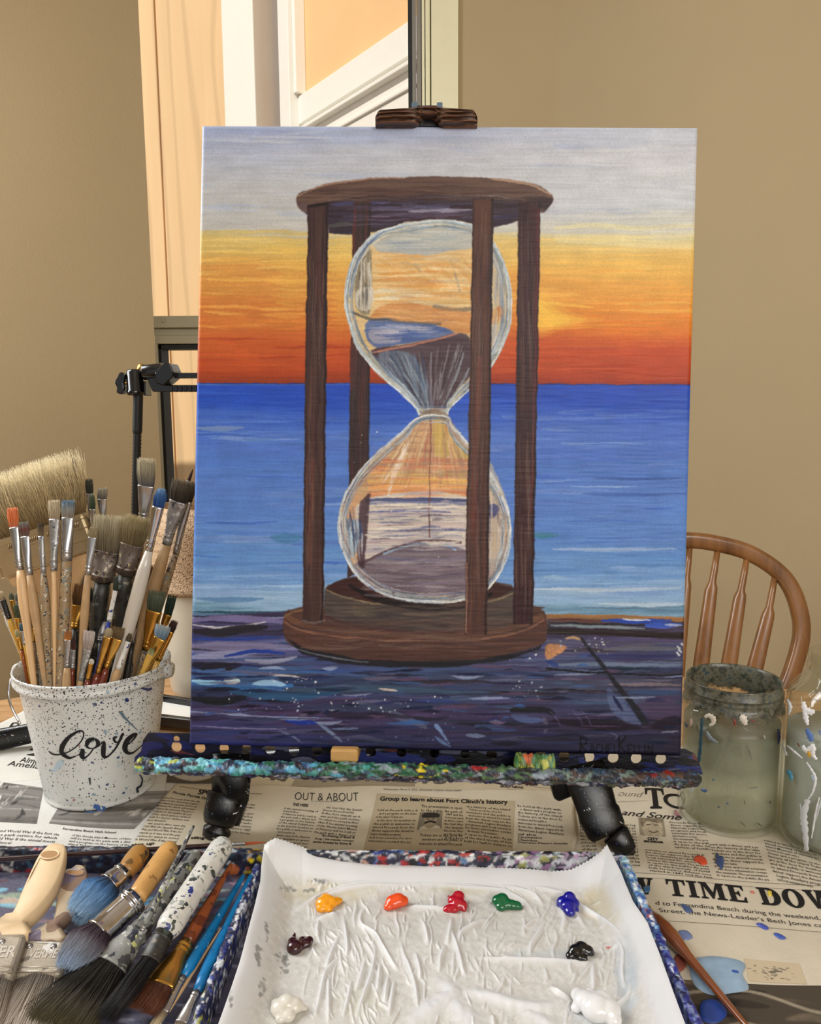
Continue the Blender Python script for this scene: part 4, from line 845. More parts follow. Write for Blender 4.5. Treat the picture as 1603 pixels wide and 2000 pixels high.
# bottom ledge joining plate and lip
m = MB(); a0 = platept(264, 1494, .022); a1 = platept(1370, 1516, .022); b0 = platept(264, 1497, -.010); b1 = platept(1370, 1522, -.010); dn = Vector((0, 0, -.0025))
m.add([a0, a1, b1, b0, a0 + dn, a1 + dn, b1 + dn, b0 + dn], [(0, 1, 2, 3), (4, 7, 6, 5), (0, 4, 5, 1), (1, 5, 6, 2), (2, 6, 7, 3), (3, 7, 4, 0)], 0, False); m.build('tray_ledge', M['trayplate'], ea)
# pegs the canvas stands on
def pxbox(x0, y0_, x1, y1_, d0, d1, tilt=0):
    m = MB(); f_ = [platept(x0, y0_, d0), platept(x1, y0_ + tilt, d0), platept(x1, y1_ + tilt, d0), platept(x0, y1_, d0)]
    g_ = [q + nC * (d1 - d0) for q in f_]
    m.add(f_ + g_, [(0, 1, 2, 3), (4, 7, 6, 5), (0, 4, 5, 1), (1, 5, 6, 2), (2, 6, 7, 3), (3, 7, 4, 0)], 0, False); return m
M['pegwood'] = plain('bare_wood_peg', (196, 152, 90), .5, var=.12, stretch=(1, 1, 5), scale=60)
o = pxbox(645, 1463.5, 699, 1489, -.008, .02, 1).build('canvas_peg', M['pegwood'], ea, bevel=.0018); o['label'] = 'bare wooden peg'
cr = crust_bar('canvas_peg', platept(1003, 1491, -.004), platept(1085, 1493, -.004), .0056, [(None, (140, 150, 60)), (None, (60, 110, 60)), (None, (180, 180, 90)), (None, (90, 140, 110)), (.3, (190, 90, 50), .2)], 240, 15, ea, (90, 110, 60), .0022, n=130, flat=(1.35, 1.4)); cr['label'] = 'peg crusted with green paint'
# mast, legs
mast_b = on_canvas(832, 1500, .035); mast_t = on_canvas(835, 232, .035)
m = MB(); m.tube([mast_b, mast_t], .008, 14); m.build('mast', M['blackgloss'], ea)
M['specked'] = splatter('paint_specked_black', (12, 12, 14), [((210, 212, 208), .05), ((90, 110, 130), .03), ((60, 70, 150), .02)], 300, rough=.2, bump=.0002, size=.32)
def leg(pts_px, name='leg'):
    """pts: (px, py, y world, half width px, half depth px)"""
    lg = MB(); 
    P = [at_y(a_, b_, y_) for a_, b_, y_, w_, d_ in pts_px]
    lg.tube(P, 1, 20, flat=[(w_ * mpp(p), d_ * mpp(p)) for p, (_, _, _, w_, d_) in zip(P, pts_px)], up=(1, 0, 0))
    return lg
yb = table(425, 1650).y; yt = .612
def yl(py, y0_=1500, y1_=1650, a_=None, b_=None):
    t_ = (py - y0_) / (y1_ - y0_); return (a_ or yt) * (1 - t_) + (b_ or yb) * t_
Lp = [(452, 1470, 38, 20), (450, 1543, 37, 20), (449, 1547, 30, 18), (446, 1556, 30, 18), (440, 1560, 37, 22), (430, 1596, 34, 22), (427, 1608, 30, 20)]
m = leg([(x, y, yl(y), w, d) for x, y, w, d in Lp]); m.build('leg', M['specked'], ea)
m = leg([(468, 1500, yl(1500), 24, 12), (462, 1560, yl(1560), 24, 12), (452, 1607, yl(1607) + .004, 17, 10)]); m.build('leg_brace', M['specked'], ea)
m = leg([(432, 1606, yl(1606), 20, 16), (427, 1612, yl(1612), 14, 12), (424, 1618, yl(1618), 27, 20), (423, 1628, yl(1630), 28, 18), (425, 1636, yl(1640) + .004, 20, 12)]); m.build('leg_foot', M['specked'], ea)
yr = table(1225, 1678).y
def y2(py): t_ = (py - 1510) / (1678 - 1510); return .606 * (1 - t_) + yr * t_
Rp = [(1140, 1490, 46, 18), (1152, 1534, 46, 18), (1155, 1545, 42, 18), (1166, 1580, 40, 18), (1170, 1590, 43, 20), (1184, 1622, 40, 18), (1188, 1630, 35, 16)]
m = leg([(x, y, y2(y), w, d) for x, y, w, d in Rp]); m.build('leg', M['specked'], ea)
m = MB(); A_ = at_y(1068, 1500, .62); k2 = mpp(A_)
vs = [at_y(*q, .606) for q in ((1066, 1500), (1150, 1500), (1130, 1552), (1092, 1568), (1082, 1562))]; vs2 = [v_ + Vector((0, .018, 0)) for v_ in vs]
m.add(vs + vs2, [(0, 1, 2, 3, 4), (9, 8, 7, 6, 5)] + [(i, i + 5, (i + 1) % 5 + 5, (i + 1) % 5) for i in range(5)], 0, False); m.build('leg_bracket', M['specked'], ea, bevel=.002)
m = leg([(1196, 1624, y2(1624), 26, 16), (1204, 1632, y2(1632), 28, 20), (1216, 1650, y2(1650), 24, 20), (1224, 1661, y2(1668), 20, 13), (1226, 1665, y2(1672) + .003, 15, 9)]); m.build('leg_foot', M['specked'], ea)
m = MB(); bk = mast_b + Vector((0, .02, .03)); m.tube([mast_t - Vector((0, -.004, .12)), Vector((bk.x - .02, .93, TZ + .0125))], .009, 12); m.build('leg', M['blackgloss'], ea)
m = MB(); m.lathe([(0, 0), (.012, 0), (.013, .006), (.009, .014), (0, .016)], (bk.x - .02, .93, TZ + .001), 20); m.build('leg_foot', M['blackgloss'], ea)
m = MB(); m.tube([mast_b + Vector((0, .004, .01)), at_y(452, 1480, .625)], .009, 12); m.tube([mast_b + Vector((0, .004, .01)), at_y(1140, 1495, .62)], .009, 12); m.build('leg_spreader', M['blackgloss'], ea)
# top clamp: carved dark wood with two blue-grey metal tabs
ct = root('top_clamp', tuple(on_canvas(832, 240, .0))); 
ct.parent = ea; ct.location = Vector(ct['_o']) - Vector(ea['_o']); ct['_o'] = tuple(Vector(ct['_o']))
t = NT('carved_brown_wood'); v = t.coords((1, 1, 1)); wv = t.n('TexWave', Scale=95., Distortion=2.5, Detail=3.); wv.bands_direction = 'Z'; wv.inputs['Detail Scale'].default_value = .6; t.l(v, wv.inputs['Vector'])
t.set(Base__Color=t.mix(t.ramp(wv.outputs[0], [(0, 0.), (.6, 1.)]), srgb((48, 30, 22)), srgb((122, 84, 58))), Roughness=.42); t.bump(wv.outputs[0], .003); M['carved'] = t.m
K = []
NX = 60
for i in range(NX):
    t_ = i / (NX - 1); x_ = 733 + t_ * 199
    top = 214 + 4 * (abs(t_ - .5) * 2) ** 2 - 5 * math.exp(-((t_ - .52) / .2) ** 2)
    e_ = min(t_, 1 - t_); top += 12 * max(0, 1 - e_ / .05) ** 2
    bot = 246 - 20 * math.exp(-((t_ - .52) / .1) ** 4) if True else 246
    K.append((x_, top, bot, e_))
Pp = []
for j in range(13):
    s_ = j / 12; row = []
    for (x_, top, bot, e_) in K:
        y_ = top + (bot - top) * s_
        bul = math.sin(math.pi * min(max(s_, 0), 1)) ** .5 * .006 * min(1, e_ / .06 + .2) + .0012 * math.sin(s_ * 22 + 3 * math.exp(-((x_ - 835) / 35) ** 2))
        row.append(np.array(on_canvas(x_, y_, -.004)) - nn * bul)
    Pp.append(row)
for j in range(13):
    s_ = 1 - j / 12; row = []
    for (x_, top, bot, e_) in K: row.append(np.array(on_canvas(x_, top + (bot - top) * s_, -.004)) + nn * .016)
    Pp.append(row)
Pp.append(Pp[0]); grid_obj('clamp_block', np.array(Pp), M['carved'], ct)
M['bluemetal'] = plain('blue_grey_metal', (92, 112, 126), .45, .3, .15, 80)
for x0_, x1_ in ((804, 815), (853, 864)):
    m = pxbox(x0_, 199, x1_, 214, .002, .008); m.build('clamp_tab', M['bluemetal'], ct, bevel=.0006)
m = pxbox(815, 206, 853, 212, .003, .009); m.build('clamp_rod', M['blackgloss'], ct)
m = pxbox(806, 228, 862, 246, .002, .012); m.build('clamp_socket', M['blackgloss'], ct)

# ---------------------------------------------------------------- clamp stand with a toothed arm behind the canvas on the left
cs = root('clamp_stand', tuple(table(262, 1395) + Vector((0, 0, 0)))); ys_ = .83
tag(cs, 'black upright stand with wing knob and toothed arm left of the canvas', 'stand')
ptop = at_y(270, 764, ys_); pbot = Vector(at_y(262, 1100, ys_)); pd = (pbot - ptop).normalized(); pbase = ptop + pd * ((TZ + .012 - ptop.z) / pd.z)
rg = MB(); n_ = 190; Pq = [ptop + (pbase - ptop) * (i / n_) for i in range(n_ + 1)]
rg.tube(Pq, [(8.6 if i % 2 else 7.4) * mpp(ptop) if i > 22 else 9.5 * mpp(ptop) for i in range(n_ + 1)], 14); rg.build('pole', plain('black_rubber', (17, 17, 17), .5, 0, .2, 200), cs)
k = mpp(ptop)
m = MB(); c_ = at_y(264, 746, ys_); m.lathe([(0, -26 * k), (14 * k, -26 * k), (17 * k, -24 * k), (17 * k, -17 * k), (16 * k, -16 * k), (16 * k, 20 * k), (13 * k, 24 * k), (0, 25 * k)], c_, 24); m.build('ball_socket', M['blackgloss'], cs)
m = MB(); m.tube([at_y(240, 748, ys_), at_y(250, 748, ys_)], 3 * k, 10); m.build('knob_screw', M['brass'], cs)
m = MB(); vs = [at_y(*q, ys_ - .006) for q in ((233, 726), (245, 730), (241, 748), (243, 760), (237, 771), (226, 767), (228, 757), (222, 746), (227, 739))]; vs2 = [v_ + Vector((0, .012, 0)) for v_ in vs]; n_ = len(vs)
m.add(vs + vs2, [tuple(range(n_)), tuple(range(2 * n_ - 1, n_ - 1, -1))] + [(i, i + n_, (i + 1) % n_ + n_, (i + 1) % n_) for i in range(n_)], 0, False); m.build('wing_knob', M['blackgloss'], cs, bevel=.0015)
m = MB(); c_ = at_y(291, 728, ys_); m.tube([c_ + Vector((-.006, 0, 0)), c_ + Vector((.014, 0, 0.002))], [15 * k, 15 * k], 24); m.build('clamp_wheel', M['blackgloss'], cs, bevel=.001)
m = MB(); c_ = at_y(278, 722, ys_ + .002); m.lathe([(0, -.006), (.0045, -.005), (.006, 0), (.0045, .005), (0, .006)], c_, 16); m.build('ball', M['brass'], cs)
m = MB(); m.box(at_y(281, 773, ys_) , at_y(295, 745, ys_ + .02)); m.build('clamp_foot', M['blackgloss'], cs, bevel=.001)
m = MB()
def prism(m, pts, y0_, th):
    vs = [at_y(*q, y0_) for q in pts]; vs2 = [v_ + Vector((0, th, 0)) for v_ in vs]; n_ = len(vs)
    m.add(vs + vs2, [tuple(range(n_)), tuple(range(2 * n_ - 1, n_ - 1, -1))] + [(i, i + n_, (i + 1) % n_ + n_, (i + 1) % n_) for i in range(n_)], 0, False)
prism(m, [(284, 735), (302, 735), (318, 752), (470, 752), (470, 765), (298, 765)], ys_ - .004, .022)
for i in range(14): prism(m, [(331 + i * 9.4, 753), (337 + i * 9.4, 753), (337 + i * 9.4, 765.5), (331 + i * 9.4, 765.5)], ys_ - .0052, .004)
m.build('arm', M['blackgloss'], cs, bevel=.0006)
m = MB(); prism(m, [(318, 709), (331, 709), (339, 727), (337, 737), (318, 753), (304, 748), (302, 728)], ys_ - .012, .03); m.build('jaw', M['blackgloss'], cs, bevel=.0012)
m = MB(); prism(m, [(336, 728), (470, 728), (470, 738), (334, 739)], ys_ - .002, .016); m.build('arm_rail', M['blackgloss'], cs, bevel=.0006)
m = MB(); vv0 = [pbase + Vector((0, 0, .02))]
for q in (table(-40, 1478), table(135, 1470), pbase + Vector((-.07, .11, 0))):
    e_ = Vector((q.x, q.y, TZ + .0135)); m = MB(); m.tube([pbase + Vector((0, 0, .014)), (pbase + e_) / 2 + Vector((0, 0, .004)), e_], 1, 16, flat=[(.009, .006), (.010, .006), (.012, .007)]); m.build('leg', M['specked'], cs)
# ---------------------------------------------------------------- table
t = NT('table_wood'); v = t.coords((1, 9, 1)); n1 = t.noise(v, 9, 6, .65)
t.set(Base__Color=t.ramp(n1, [(.3, srgb((132, 94, 60))), (.5, srgb((176, 136, 94))), (.7, srgb((194, 156, 112)))]), Roughness=.4); t.bump(n1, .0004); M['tablewood'] = t.m
tb = root('table', (0, .25, 0)); tag(tb, 'round-cornered wooden table spread with newspapers under the easel', 'table')
m = MB(); N = 96; ring = []
for k in range(N):
    a_ = 2 * math.pi * k / N; c_, s_ = math.cos(a_), math.sin(a_); ring.append((.86 * math.copysign(abs(c_) ** .9, c_), .25 + .80 * math.copysign(abs(s_) ** .9, s_)))
pr = [(1, TZ), (1.0, TZ - .006), (.998, TZ - .024), (.98, TZ - .03)]
vs = []
for f_, z_ in [(.985, TZ)] + [(1, TZ - .004), (1, TZ - .022), (.985, TZ - .028)]:
    for x_, y_ in ring: vs.append((x_ * f_, .25 + (y_ - .25) * f_, z_))
fs = [tuple(range(N))] + [(i * N + k, (i + 1) * N + k, (i + 1) * N + (k + 1) % N, i * N + (k + 1) % N) for i in range(3) for k in range(N)] + [tuple(3 * N + k for k in range(N))[::-1]]
m.add(vs, fs, 0, False); m.build('tabletop', M['tablewood'], tb)
for x_ in (-.45, .45):
    for y_ in (-.15, .65):
        m = MB(); m.lathe([(.022, 0), (.026, .05), (.03, .3), (.024, .45), (.034, .6), (.034, TZ - .028)], (x_, y_, 0), 20); m.build('leg', M['tablewood'], tb)

# ---------------------------------------------------------------- newspapers
def wave(x, y, s=0):
    return .0011 * (math.sin(x * 31 + s) * math.sin(y * 23 + 1.3 * s) + .5 * math.sin(x * 57 + y * 41 + s) + 1.4)
def wave_np(x, y, s=0): return .0011 * (np.sin(x * 31 + s) * np.sin(y * 23 + 1.3 * s) + .5 * np.sin(x * 57 + y * 41 + s) + 1.4)
def news_mat(name, c):
    t = NT(name); v = t.coords(); n = t.noise(v, 30, 4); n2 = t.noise(v, 700, 2); a = srgb(c)
    t.set(Base__Color=t.ramp(n, [(.25, tuple(x * .90 for x in a)), (.75, tuple(x * 1.04 for x in a))]), Roughness=.85); t.bs.inputs['Specular IOR Level'].default_value = .2; t.bump(t.math('ADD', n2, t.math('MULTIPLY', n, 3)), .0003); return t.m
M['ink'] = plain('printing_ink', (34, 32, 32), .8, var=.2, scale=300, spec=.2)
M['inkfaint'] = plain('faded_printing_ink', (92, 86, 78), .85, var=.15, scale=300, spec=.2)
M['inkred'] = plain('maroon_ink', (90, 40, 44), .8)
SH = {}
def sheet(key, quad, layer, col, label, seed, curl=None):
    a, b, c, d = [np.array(table(*q)) for q in quad]
    nu, nv = 110, 80; U, V = np.meshgrid(np.linspace(0, 1, nu), np.linspace(0, 1, nv))
    P = (a * (1 - U[..., None]) + b * U[..., None]) * (1 - V[..., None]) + (d * (1 - U[..., None]) + c * U[..., None]) * V[..., None]
    # slightly ragged outline
    e = (vnoise(nv, nu, 9, 11, seed) - .5) * .004; P[..., 0] += e; P[..., 1] += (vnoise(nv, nu, 8, 13, seed + 9) - .5) * .004
    off = TZ + .0006 + layer * .0009
    P[..., 2] = off + wave_np(P[..., 0], P[..., 1]) * 1.0
    rt = root('newspaper', tuple(P.mean((0, 1)))); tag(rt, label, 'newspaper', 'newspapers spread over the table')
    o = grid_obj('page', P, news_mat('newsprint_' + key, col), rt)
    so = o.modifiers.new('th', 'SOLIDIFY'); so.thickness = .0002; so.offset = -1
    SH[key] = (rt, off); return rt
def surf(key, p, lift=.00035):
    return Vector((p.x, p.y, SH[key][1] + wave(p.x, p.y) + lift))
bf = None
def text_mesh(body, size=1, offset=0., shear=0., space=1., lines=1.0, res=2):
    cu = bpy.data.curves.new('t', 'FONT'); cu.body = body; cu.size = size; cu.offset = offset; cu.shear = shear; cu.space_character = space; cu.space_line = lines; cu.resolution_u = res; cu.fill_mode = 'FRONT'
    ob = bpy.data.objects.new('t', cu); COL.objects.link(ob)
    me = bpy.data.meshes.new_from_object(ob.evaluated_get(bpy.context.evaluated_depsgraph_get())); bpy.data.objects.remove(ob); bpy.data.curves.remove(cu)
    return me
def print_mesh(key, name, me, org, U, V, mat, bx=None, lift=.00035):
    """map the mesh's x,y box onto org + x*U + y*V in the plane of the table"""
    n = len(me.vertices); co = np.empty(n * 3, np.float32); me.vertices.foreach_get('co', co); co = co.reshape(-1, 3)
    if bx is None: x0, x1, y0, y1 = co[:, 0].min(), co[:, 0].max(), co[:, 1].min(), co[:, 1].max()
    else: x0, x1, y0, y1 = bx
    u = (co[:, 0] - x0) / (x1 - x0); v = (co[:, 1] - y0) / (y1 - y0)
    Q = np.array(org)[None] + u[:, None] * np.array(U)[None] + v[:, None] * np.array(V)[None]
    rt, off = SH[key]; Q[:, 2] = off + wave_np(Q[:, 0], Q[:, 1]) + lift
    Q -= np.array(rt['_o']); me.vertices.foreach_set('co', Q.astype(np.float32).ravel()); me.update()
    me.name = name; return new_obj(name, me, mat, rt)
def headline(key, body, bl, br, tl, mat='ink', offset=0., shear=0., name='headline', serif=False):
    B0, B1, T0 = table(*bl), table(*br), table(*tl)
    me = text_mesh(body, 1, offset, shear, res=4); return print_mesh(key, name, me, B0, B1 - B0, T0 - B0, M[mat])
WORDS = ("the fort stands as it was and the park service for which he served in World War II the annual meeting of the Amelia Island Museum of History will be held at the park with a dinner and a program on the history of the island Tickets are at the door for members and the public is welcome to attend "
         "Proceeds from the dinner support the American Legion Auxiliary programs and local veterans for more information contact the museum The presentation is open to the public As part of the third system of fortifications built for harbor defense construction started in 1847 and the fort was used in three wars the Civil War "
         "the Spanish American War and World War II").split()
def column(key, tl, tr, bl, nl, chars, seed=0, mat='ink', offset=.004, gap=.0):
    """a justified column of small print; every line is stretched to the width"""
    rs = random.Random(seed); i = rs.randrange(len(WORDS)); T0, T1, B0 = table(*tl), table(*tr), table(*bl); U = T1 - T0; V = B0 - T0
    ms = []; bm = bmesh.new()
    for l in range(nl):
        s = ''
        while len(s) < chars:
            s += (' ' if s else '') + WORDS[i % len(WORDS)]; i += 1
        s = s[:chars + 2].strip(); me = text_mesh(s, 1, offset, res=1)
        n = len(me.vertices)
        if n == 0: continue
        co = np.empty(n * 3, np.float32); me.vertices.foreach_get('co', co); co = co.reshape(-1, 3)
        wd = co[:, 0].max(); frac = 1.0 if rs.random() > .12 else rs.uniform(.4, .9); ind = .06 if rs.random() < .1 else 0
        co[:, 0] = ind + co[:, 0] / wd * (frac - ind); co[:, 1] = -(l + .72) / nl + co[:, 1] * .95 / nl
        me.vertices.foreach_set('co', co.ravel()); bm.from_mesh(me); bpy.data.meshes.remove(me)
    me = bpy.data.meshes.new('body_text'); bm.to_mesh(me); bm.free()
    return print_mesh(key, 'body_text', me, T0, U, -V, M[mat], (0, 1, 0, 1))
def rule(key, p0, p1, th=1.2, mat='ink'):
    a, b = table(*p0), table(*p1); d = (b - a); L = d.length; d.normalize(); n_ = Vector((-d.y, d.x, 0)) * (th * mpp(a) * .9); N = 40; vs = []; fs = []
    for i in range(N + 1):
        p = a + d * L * i / N; vs += [surf(key, p - n_), surf(key, p + n_)]
    fs = [(2 * i, 2 * i + 2, 2 * i + 3, 2 * i + 1) for i in range(N)]
    m = MB(); m.add(vs, fs); return m.build('rule', M[mat], SH[key][0])
M['vprint'] = vcol('halftone_print', .8, spec=.2)
M['dab'] = {}
def picture(key, quad, p, name='photograph', lift=.0003, nu=90, nv=70):
    a, b, c, d = [np.array(table(*q)) for q in quad]
    U, V = np.meshgrid(np.linspace(0, 1, nu), np.linspace(0, 1, nv))
    P = (a * (1 - U[..., None]) + b * U[..., None]) * (1 - V[..., None]) + (d * (1 - U[..., None]) + c * U[..., None]) * V[..., None]
    P[..., 2] = SH[key][1] + wave_np(P[..., 0], P[..., 1]) + lift
    L_ = p.linear(); col = sample(L_, U * (p.w - 2), V * (p.h - 2)); return grid_obj(name, P, M['vprint'], SH[key][0], col)
def blotch(key, pts, col, sm=5, name='paint_spot', lift=.0006, th=.0006, rough=.35):
    q = spline(pts, sm, True); c = q.mean(0); m = MB(); N = len(q); vs = []; fs = []
    rings = (1, .93, .6, .25)
    for j, f in enumerate(rings):
        for x, y in q: p = table(c[0] + (x - c[0]) * f, c[1] + (y - c[1]) * f); s_ = surf(key, p, lift if j else .0001); s_.z += th * (j > 0) * (1 - f * .5); vs.append(s_)
    cc_ = surf(key, table(*c), lift + th); vs.append(cc_)
    fs = [(j * N + k, j * N + (k + 1) % N, (j + 1) * N + (k + 1) % N, (j + 1) * N + k) for j in range(len(rings) - 1) for k in range(N)] + [((len(rings) - 1) * N + k, (len(rings) - 1) * N + (k + 1) % N, len(rings) * N) for k in range(N)]
    m.add(vs, fs); kk = ('spot', col)
    if kk not in M: M[kk] = plain('paint_spot_%d_%d_%d' % col, col, rough, var=.15, scale=120)
    return m.build(name, M[kk], SH[key][0])

NEWS = (204, 194, 172); NEWSG = (206, 204, 196)
sheet('G', ((-260, 1560), (62, 1381), (440, 1530), (100, 1820)), 0, NEWSG, 'pale newspaper at the far left, its edge hanging behind the white bucket', 21)
sheet('A', ((-250, 1560), (330, 1500), (300, 1740), (-330, 1740)), 1, (206, 204, 198), 'newspaper with black and white sports photographs under the bucket', 22)
sheet('D', ((500, 1470), (1180, 1470), (1135, 1610), (470, 1600)), 0, (194, 181, 154), 'newspaper with basketball and golf headlines behind the middle page', 23)
sheet('E', ((1122, 1470), (1740, 1440), (1990, 2180), (1090, 2180)), 1, (208, 198, 178), 'newspaper with a big bold headline right of the palette, under the jars', 24)
sheet('C', ((340, 1541), (1119, 1554), (1128, 1740), (205, 1740)), 3, NEWS, 'newspaper with the Out & About column between the easel legs', 25)
# middle page
headline('C', 'OUT & ABOUT', (575, 1573), (700, 1573), (577, 1558), offset=-.012)
headline('C', 'THIS WEEK', (571, 1586), (602, 1587), (573, 1580), offset=.02)
rule('C', (608, 1575), (672, 1574), .5)
headline('C', "Group to learn about Fort Clinch's history", (741, 1577), (992, 1585), (743, 1566), offset=.035)
headline('C', 'Wednesday, March 9, 2022  AROUND TOWN  News-Leader', (748, 1556), (902, 1556), (749, 1551), 'inkfaint', name='dateline')
rule('C', (600, 1536 + 12), (700, 1544), .3, 'inkfaint')
column('C', (556, 1589), (622, 1593), (527, 1665), 13, 24, 1); column('C', (634, 1583), (708, 1588), (612, 1640), 9, 24, 2)
headline('C', '"An Evening of Story &', (626, 1646), (692, 1649), (628, 1640), offset=.02, name='body_text'); headline('C', 'Song," the popular concert', (614, 1652), (690, 1655), (616, 1647), offset=.02, name='body_text'); headline('C', 'series hosted by Story &', (610, 1659), (686, 1662), (612, 1653), offset=.02, name='body_text')
pp = Painter(0, 0, 60, 40, srgb_((176, 162, 134))); picture('C', ((736, 1560), (1006, 1576), (1000, 1700), (702, 1700)), pp, 'shaded_box', .00015)
column('C', (738, 1589), (816, 1593), (718, 1655), 10, 24, 4); column('C', (822, 1583), (902, 1587), (822, 1600), 2, 24, 5); column('C', (868, 1601), (904, 1603), (866, 1655), 8, 11, 6); column('C', (820, 1640), (902, 1645), (818, 1664), 3, 24, 16)
column('C', (911, 1584), (996, 1591), (906, 1662), 12, 25, 7); column('C', (1010, 1583), (1094, 1590), (1012, 1636), 8, 24, 8)
for i, s in enumerate(('of the', 'Orchestra', 'Chamber', 'Chamber Players Amelia')): headline('C', s, (1011, 1643 + i * 5.6), (1024 + 7 * len(s) * .55, 1643.6 + i * 5.6), (1011, 1638.8 + i * 5.6), offset=.01, name='body_text')
column('C', (318, 1566), (392, 1574), (262, 1652), 15, 26, 9); headline('C', 'SPORTS', (386, 1561), (440, 1564), (390, 1551), offset=.03)
headline('C', 'Florida Florida Sta', (337, 1560), (404, 1572), (340, 1555), offset=.015, name='body_text'); headline('C', 'sign up', (254, 1664), (300, 1663), (258, 1657), offset=.03); headline('C', 'ailing l', (372, 1655), (405, 1655), (374, 1648), offset=.03)
rule('C', (420, 1558), (513, 1563), .8); rule('C', (350, 1545), (405, 1553), .6)
column('C', (462, 1572), (500, 1576), (446, 1640), 11, 13, 10)
# portrait of a man in a flat hat with a moustache
p = Painter(0, 0, 60, 44, srgb_((120, 110, 92))); p.poly([(8, 44), (14, 34), (46, 34), (54, 44)], (190, 180, 160), sm=3); p.poly([(18, 8), (42, 8), (44, 30), (36, 40), (24, 40), (16, 28)], (150, 136, 112), sm=4)
p.poly([(12, 3), (46, 3), (50, 14), (10, 14)], (40, 36, 32), sm=3); p.stroke([(18, 27), (30, 24), (42, 27)], 5, (40, 34, 30)); p.stroke([(20, 18), (27, 18)], 2, (30, 26, 24)); p.stroke([(33, 18), (40, 18)], 2, (30, 26, 24))
picture('C', ((820, 1599), (864, 1600), (862, 1632), (814, 1633)), p)
headline('D', 'YULEE BASKETBALL ASSOCIATION CHAMP', (602, 1514), (886, 1531), (606, 1506), shear=.2, mat='ink', offset=-.005)
headline('D', 'HORNETS', (628, 1532), (870, 1534), (636, 1519), offset=.03, mat='inkfaint'); headline('D', 'N', (527, 1528), (556, 1530), (533, 1521), offset=.05, mat='inkfaint')
pp = Painter(0, 0, 60, 20, srgb_((150, 138, 116))); picture('D', ((578, 1520), (810, 1522), (810, 1540), (568, 1540)), pp, 'photograph', .0002)
headline('D', 'GOLF NEWS', (976, 1543), (1021, 1546), (977, 1539), offset=.03); rule('D', (916, 1531), (1075, 1544), .4); rule('D', (990, 1547), (1075, 1552), .4); rule('D', (536, 1509), (562, 1510), .8); rule('D', (533, 1517), (562, 1518), .8)
# right page
E_ = 'E'
def slab_word(key, word, bl, br, tl, mat='ink', name='headline'):
    """wide slab-serif capitals drawn as polygons"""
    G = {'W': (1.5, [[(0, 1), (.5, 1), (.5, .93), (.4, .91), (.52, .35), (.66, .9), (.6, .93), (.6, 1), (1.1, 1), (1.1, .93), (1.0, .9), (1.1, .35), (1.24, .9), (1.14, .93), (1.14, 1), (1.5, 1), (1.5, .93), (1.4, .9), (1.14, 0), (.96, 0), (.78, .6), (.58, 0), (.4, 0), (.1, .9), (0, .93)]]),
         'T': (1.0, [[(0, 1), (1, 1), (1, .66), (.93, .66), (.86, .88), (.64, .9), (.64, .12), (.8, .08), (.8, 0), (.2, 0), (.2, .08), (.36, .12), (.36, .9), (.14, .88), (.07, .66), (0, .66)]]),
         'I': (.55, [[(0, 1), (.55, 1), (.55, .92), (.42, .89), (.42, .11), (.55, .08), (.55, 0), (0, 0), (0, .08), (.13, .11), (.13, .89), (0, .92)]]),
         'M': (1.35, [[(0, 1), (.42, 1), (.68, .4), (.94, 1), (1.35, 1), (1.35, .92), (1.24, .89), (1.24, .11), (1.35, .08), (1.35, 0), (.82, 0), (.82, .08), (.94, .11), (.94, .72), (.66, .02), (.58, .02), (.24, .76), (.24, .11), (.36, .08), (.36, 0), (0, 0), (0, .08), (.12, .11), (.12, .89), (0, .92)]]),
         'E': (.95, [[(0, 1), (.9, 1), (.9, .7), (.83, .7), (.74, .89), (.42, .89), (.42, .56), (.54, .58), (.6, .68), (.66, .68), (.66, .34), (.6, .34), (.54, .45), (.42, .46), (.42, .11), (.76, .11), (.87, .32), (.95, .32), (.93, 0), (0, 0), (0, .08), (.12, .11), (.12, .89), (0, .92)]])}
    def arc(cx, cy, rx, ry, a0, a1, n=14): return [(cx + rx * math.cos(a0 + (a1 - a0) * i / n), cy + ry * math.sin(a0 + (a1 - a0) * i / n)) for i in range(n + 1)]
    G['D'] = (1.12, [[(0, 1), (.55, 1)] + arc(.55, .5, .57, .5, math.pi / 2, -math.pi / 2)[1:] + [(0, 0), (0, .08), (.12, .11), (.12, .89), (0, .92)], [(.42, .89), (.5, .89)] + arc(.5, .5, .27, .39, math.pi / 2, -math.pi / 2)[1:] + [(.42, .11)]])
    G['O'] = (1.1, [arc(.55, .5, .55, .53, 0, 2 * math.pi, 30)[:-1], arc(.55, .5, .22, .42, 0, 2 * math.pi, 30)[:-1]])
    G[' '] = (.5, [])
    cu = bpy.data.curves.new('w', 'CURVE'); cu.dimensions = '2D'; cu.fill_mode = 'FRONT'; x = 0
    for ch in word:
        wd, sp = G[ch]
        for q in sp:
            s_ = cu.splines.new('POLY'); s_.points.add(len(q) - 1); s_.use_cyclic_u = True
            for i, (a_, b_) in enumerate(q): s_.points[i].co = (x + a_, b_, 0, 1)
        x += wd + .1
    ob = bpy.data.objects.new('w', cu); COL.objects.link(ob); me = bpy.data.meshes.new_from_object(ob.evaluated_get(bpy.context.evaluated_depsgraph_get())); bpy.data.objects.remove(ob)
    B0, B1, T0 = table(*bl), table(*br), table(*tl); return print_mesh(key, name, me, B0, B1 - B0, T0 - B0, M[mat])
slab_word(E_, 'W TIME DOW', (1224, 1754), (1640, 1785), (1220, 1720))
headline(E_, "d to Fernandina Beach during the weekend, a", (1281, 1779), (1618, 1806), (1279, 1769), offset=-.004, name='subheading'); headline(E_, "Street, the News-Leader's Beth Jones cap", (1288, 1793), (1618, 1820), (1286, 1783), offset=-.004, name='subheading')
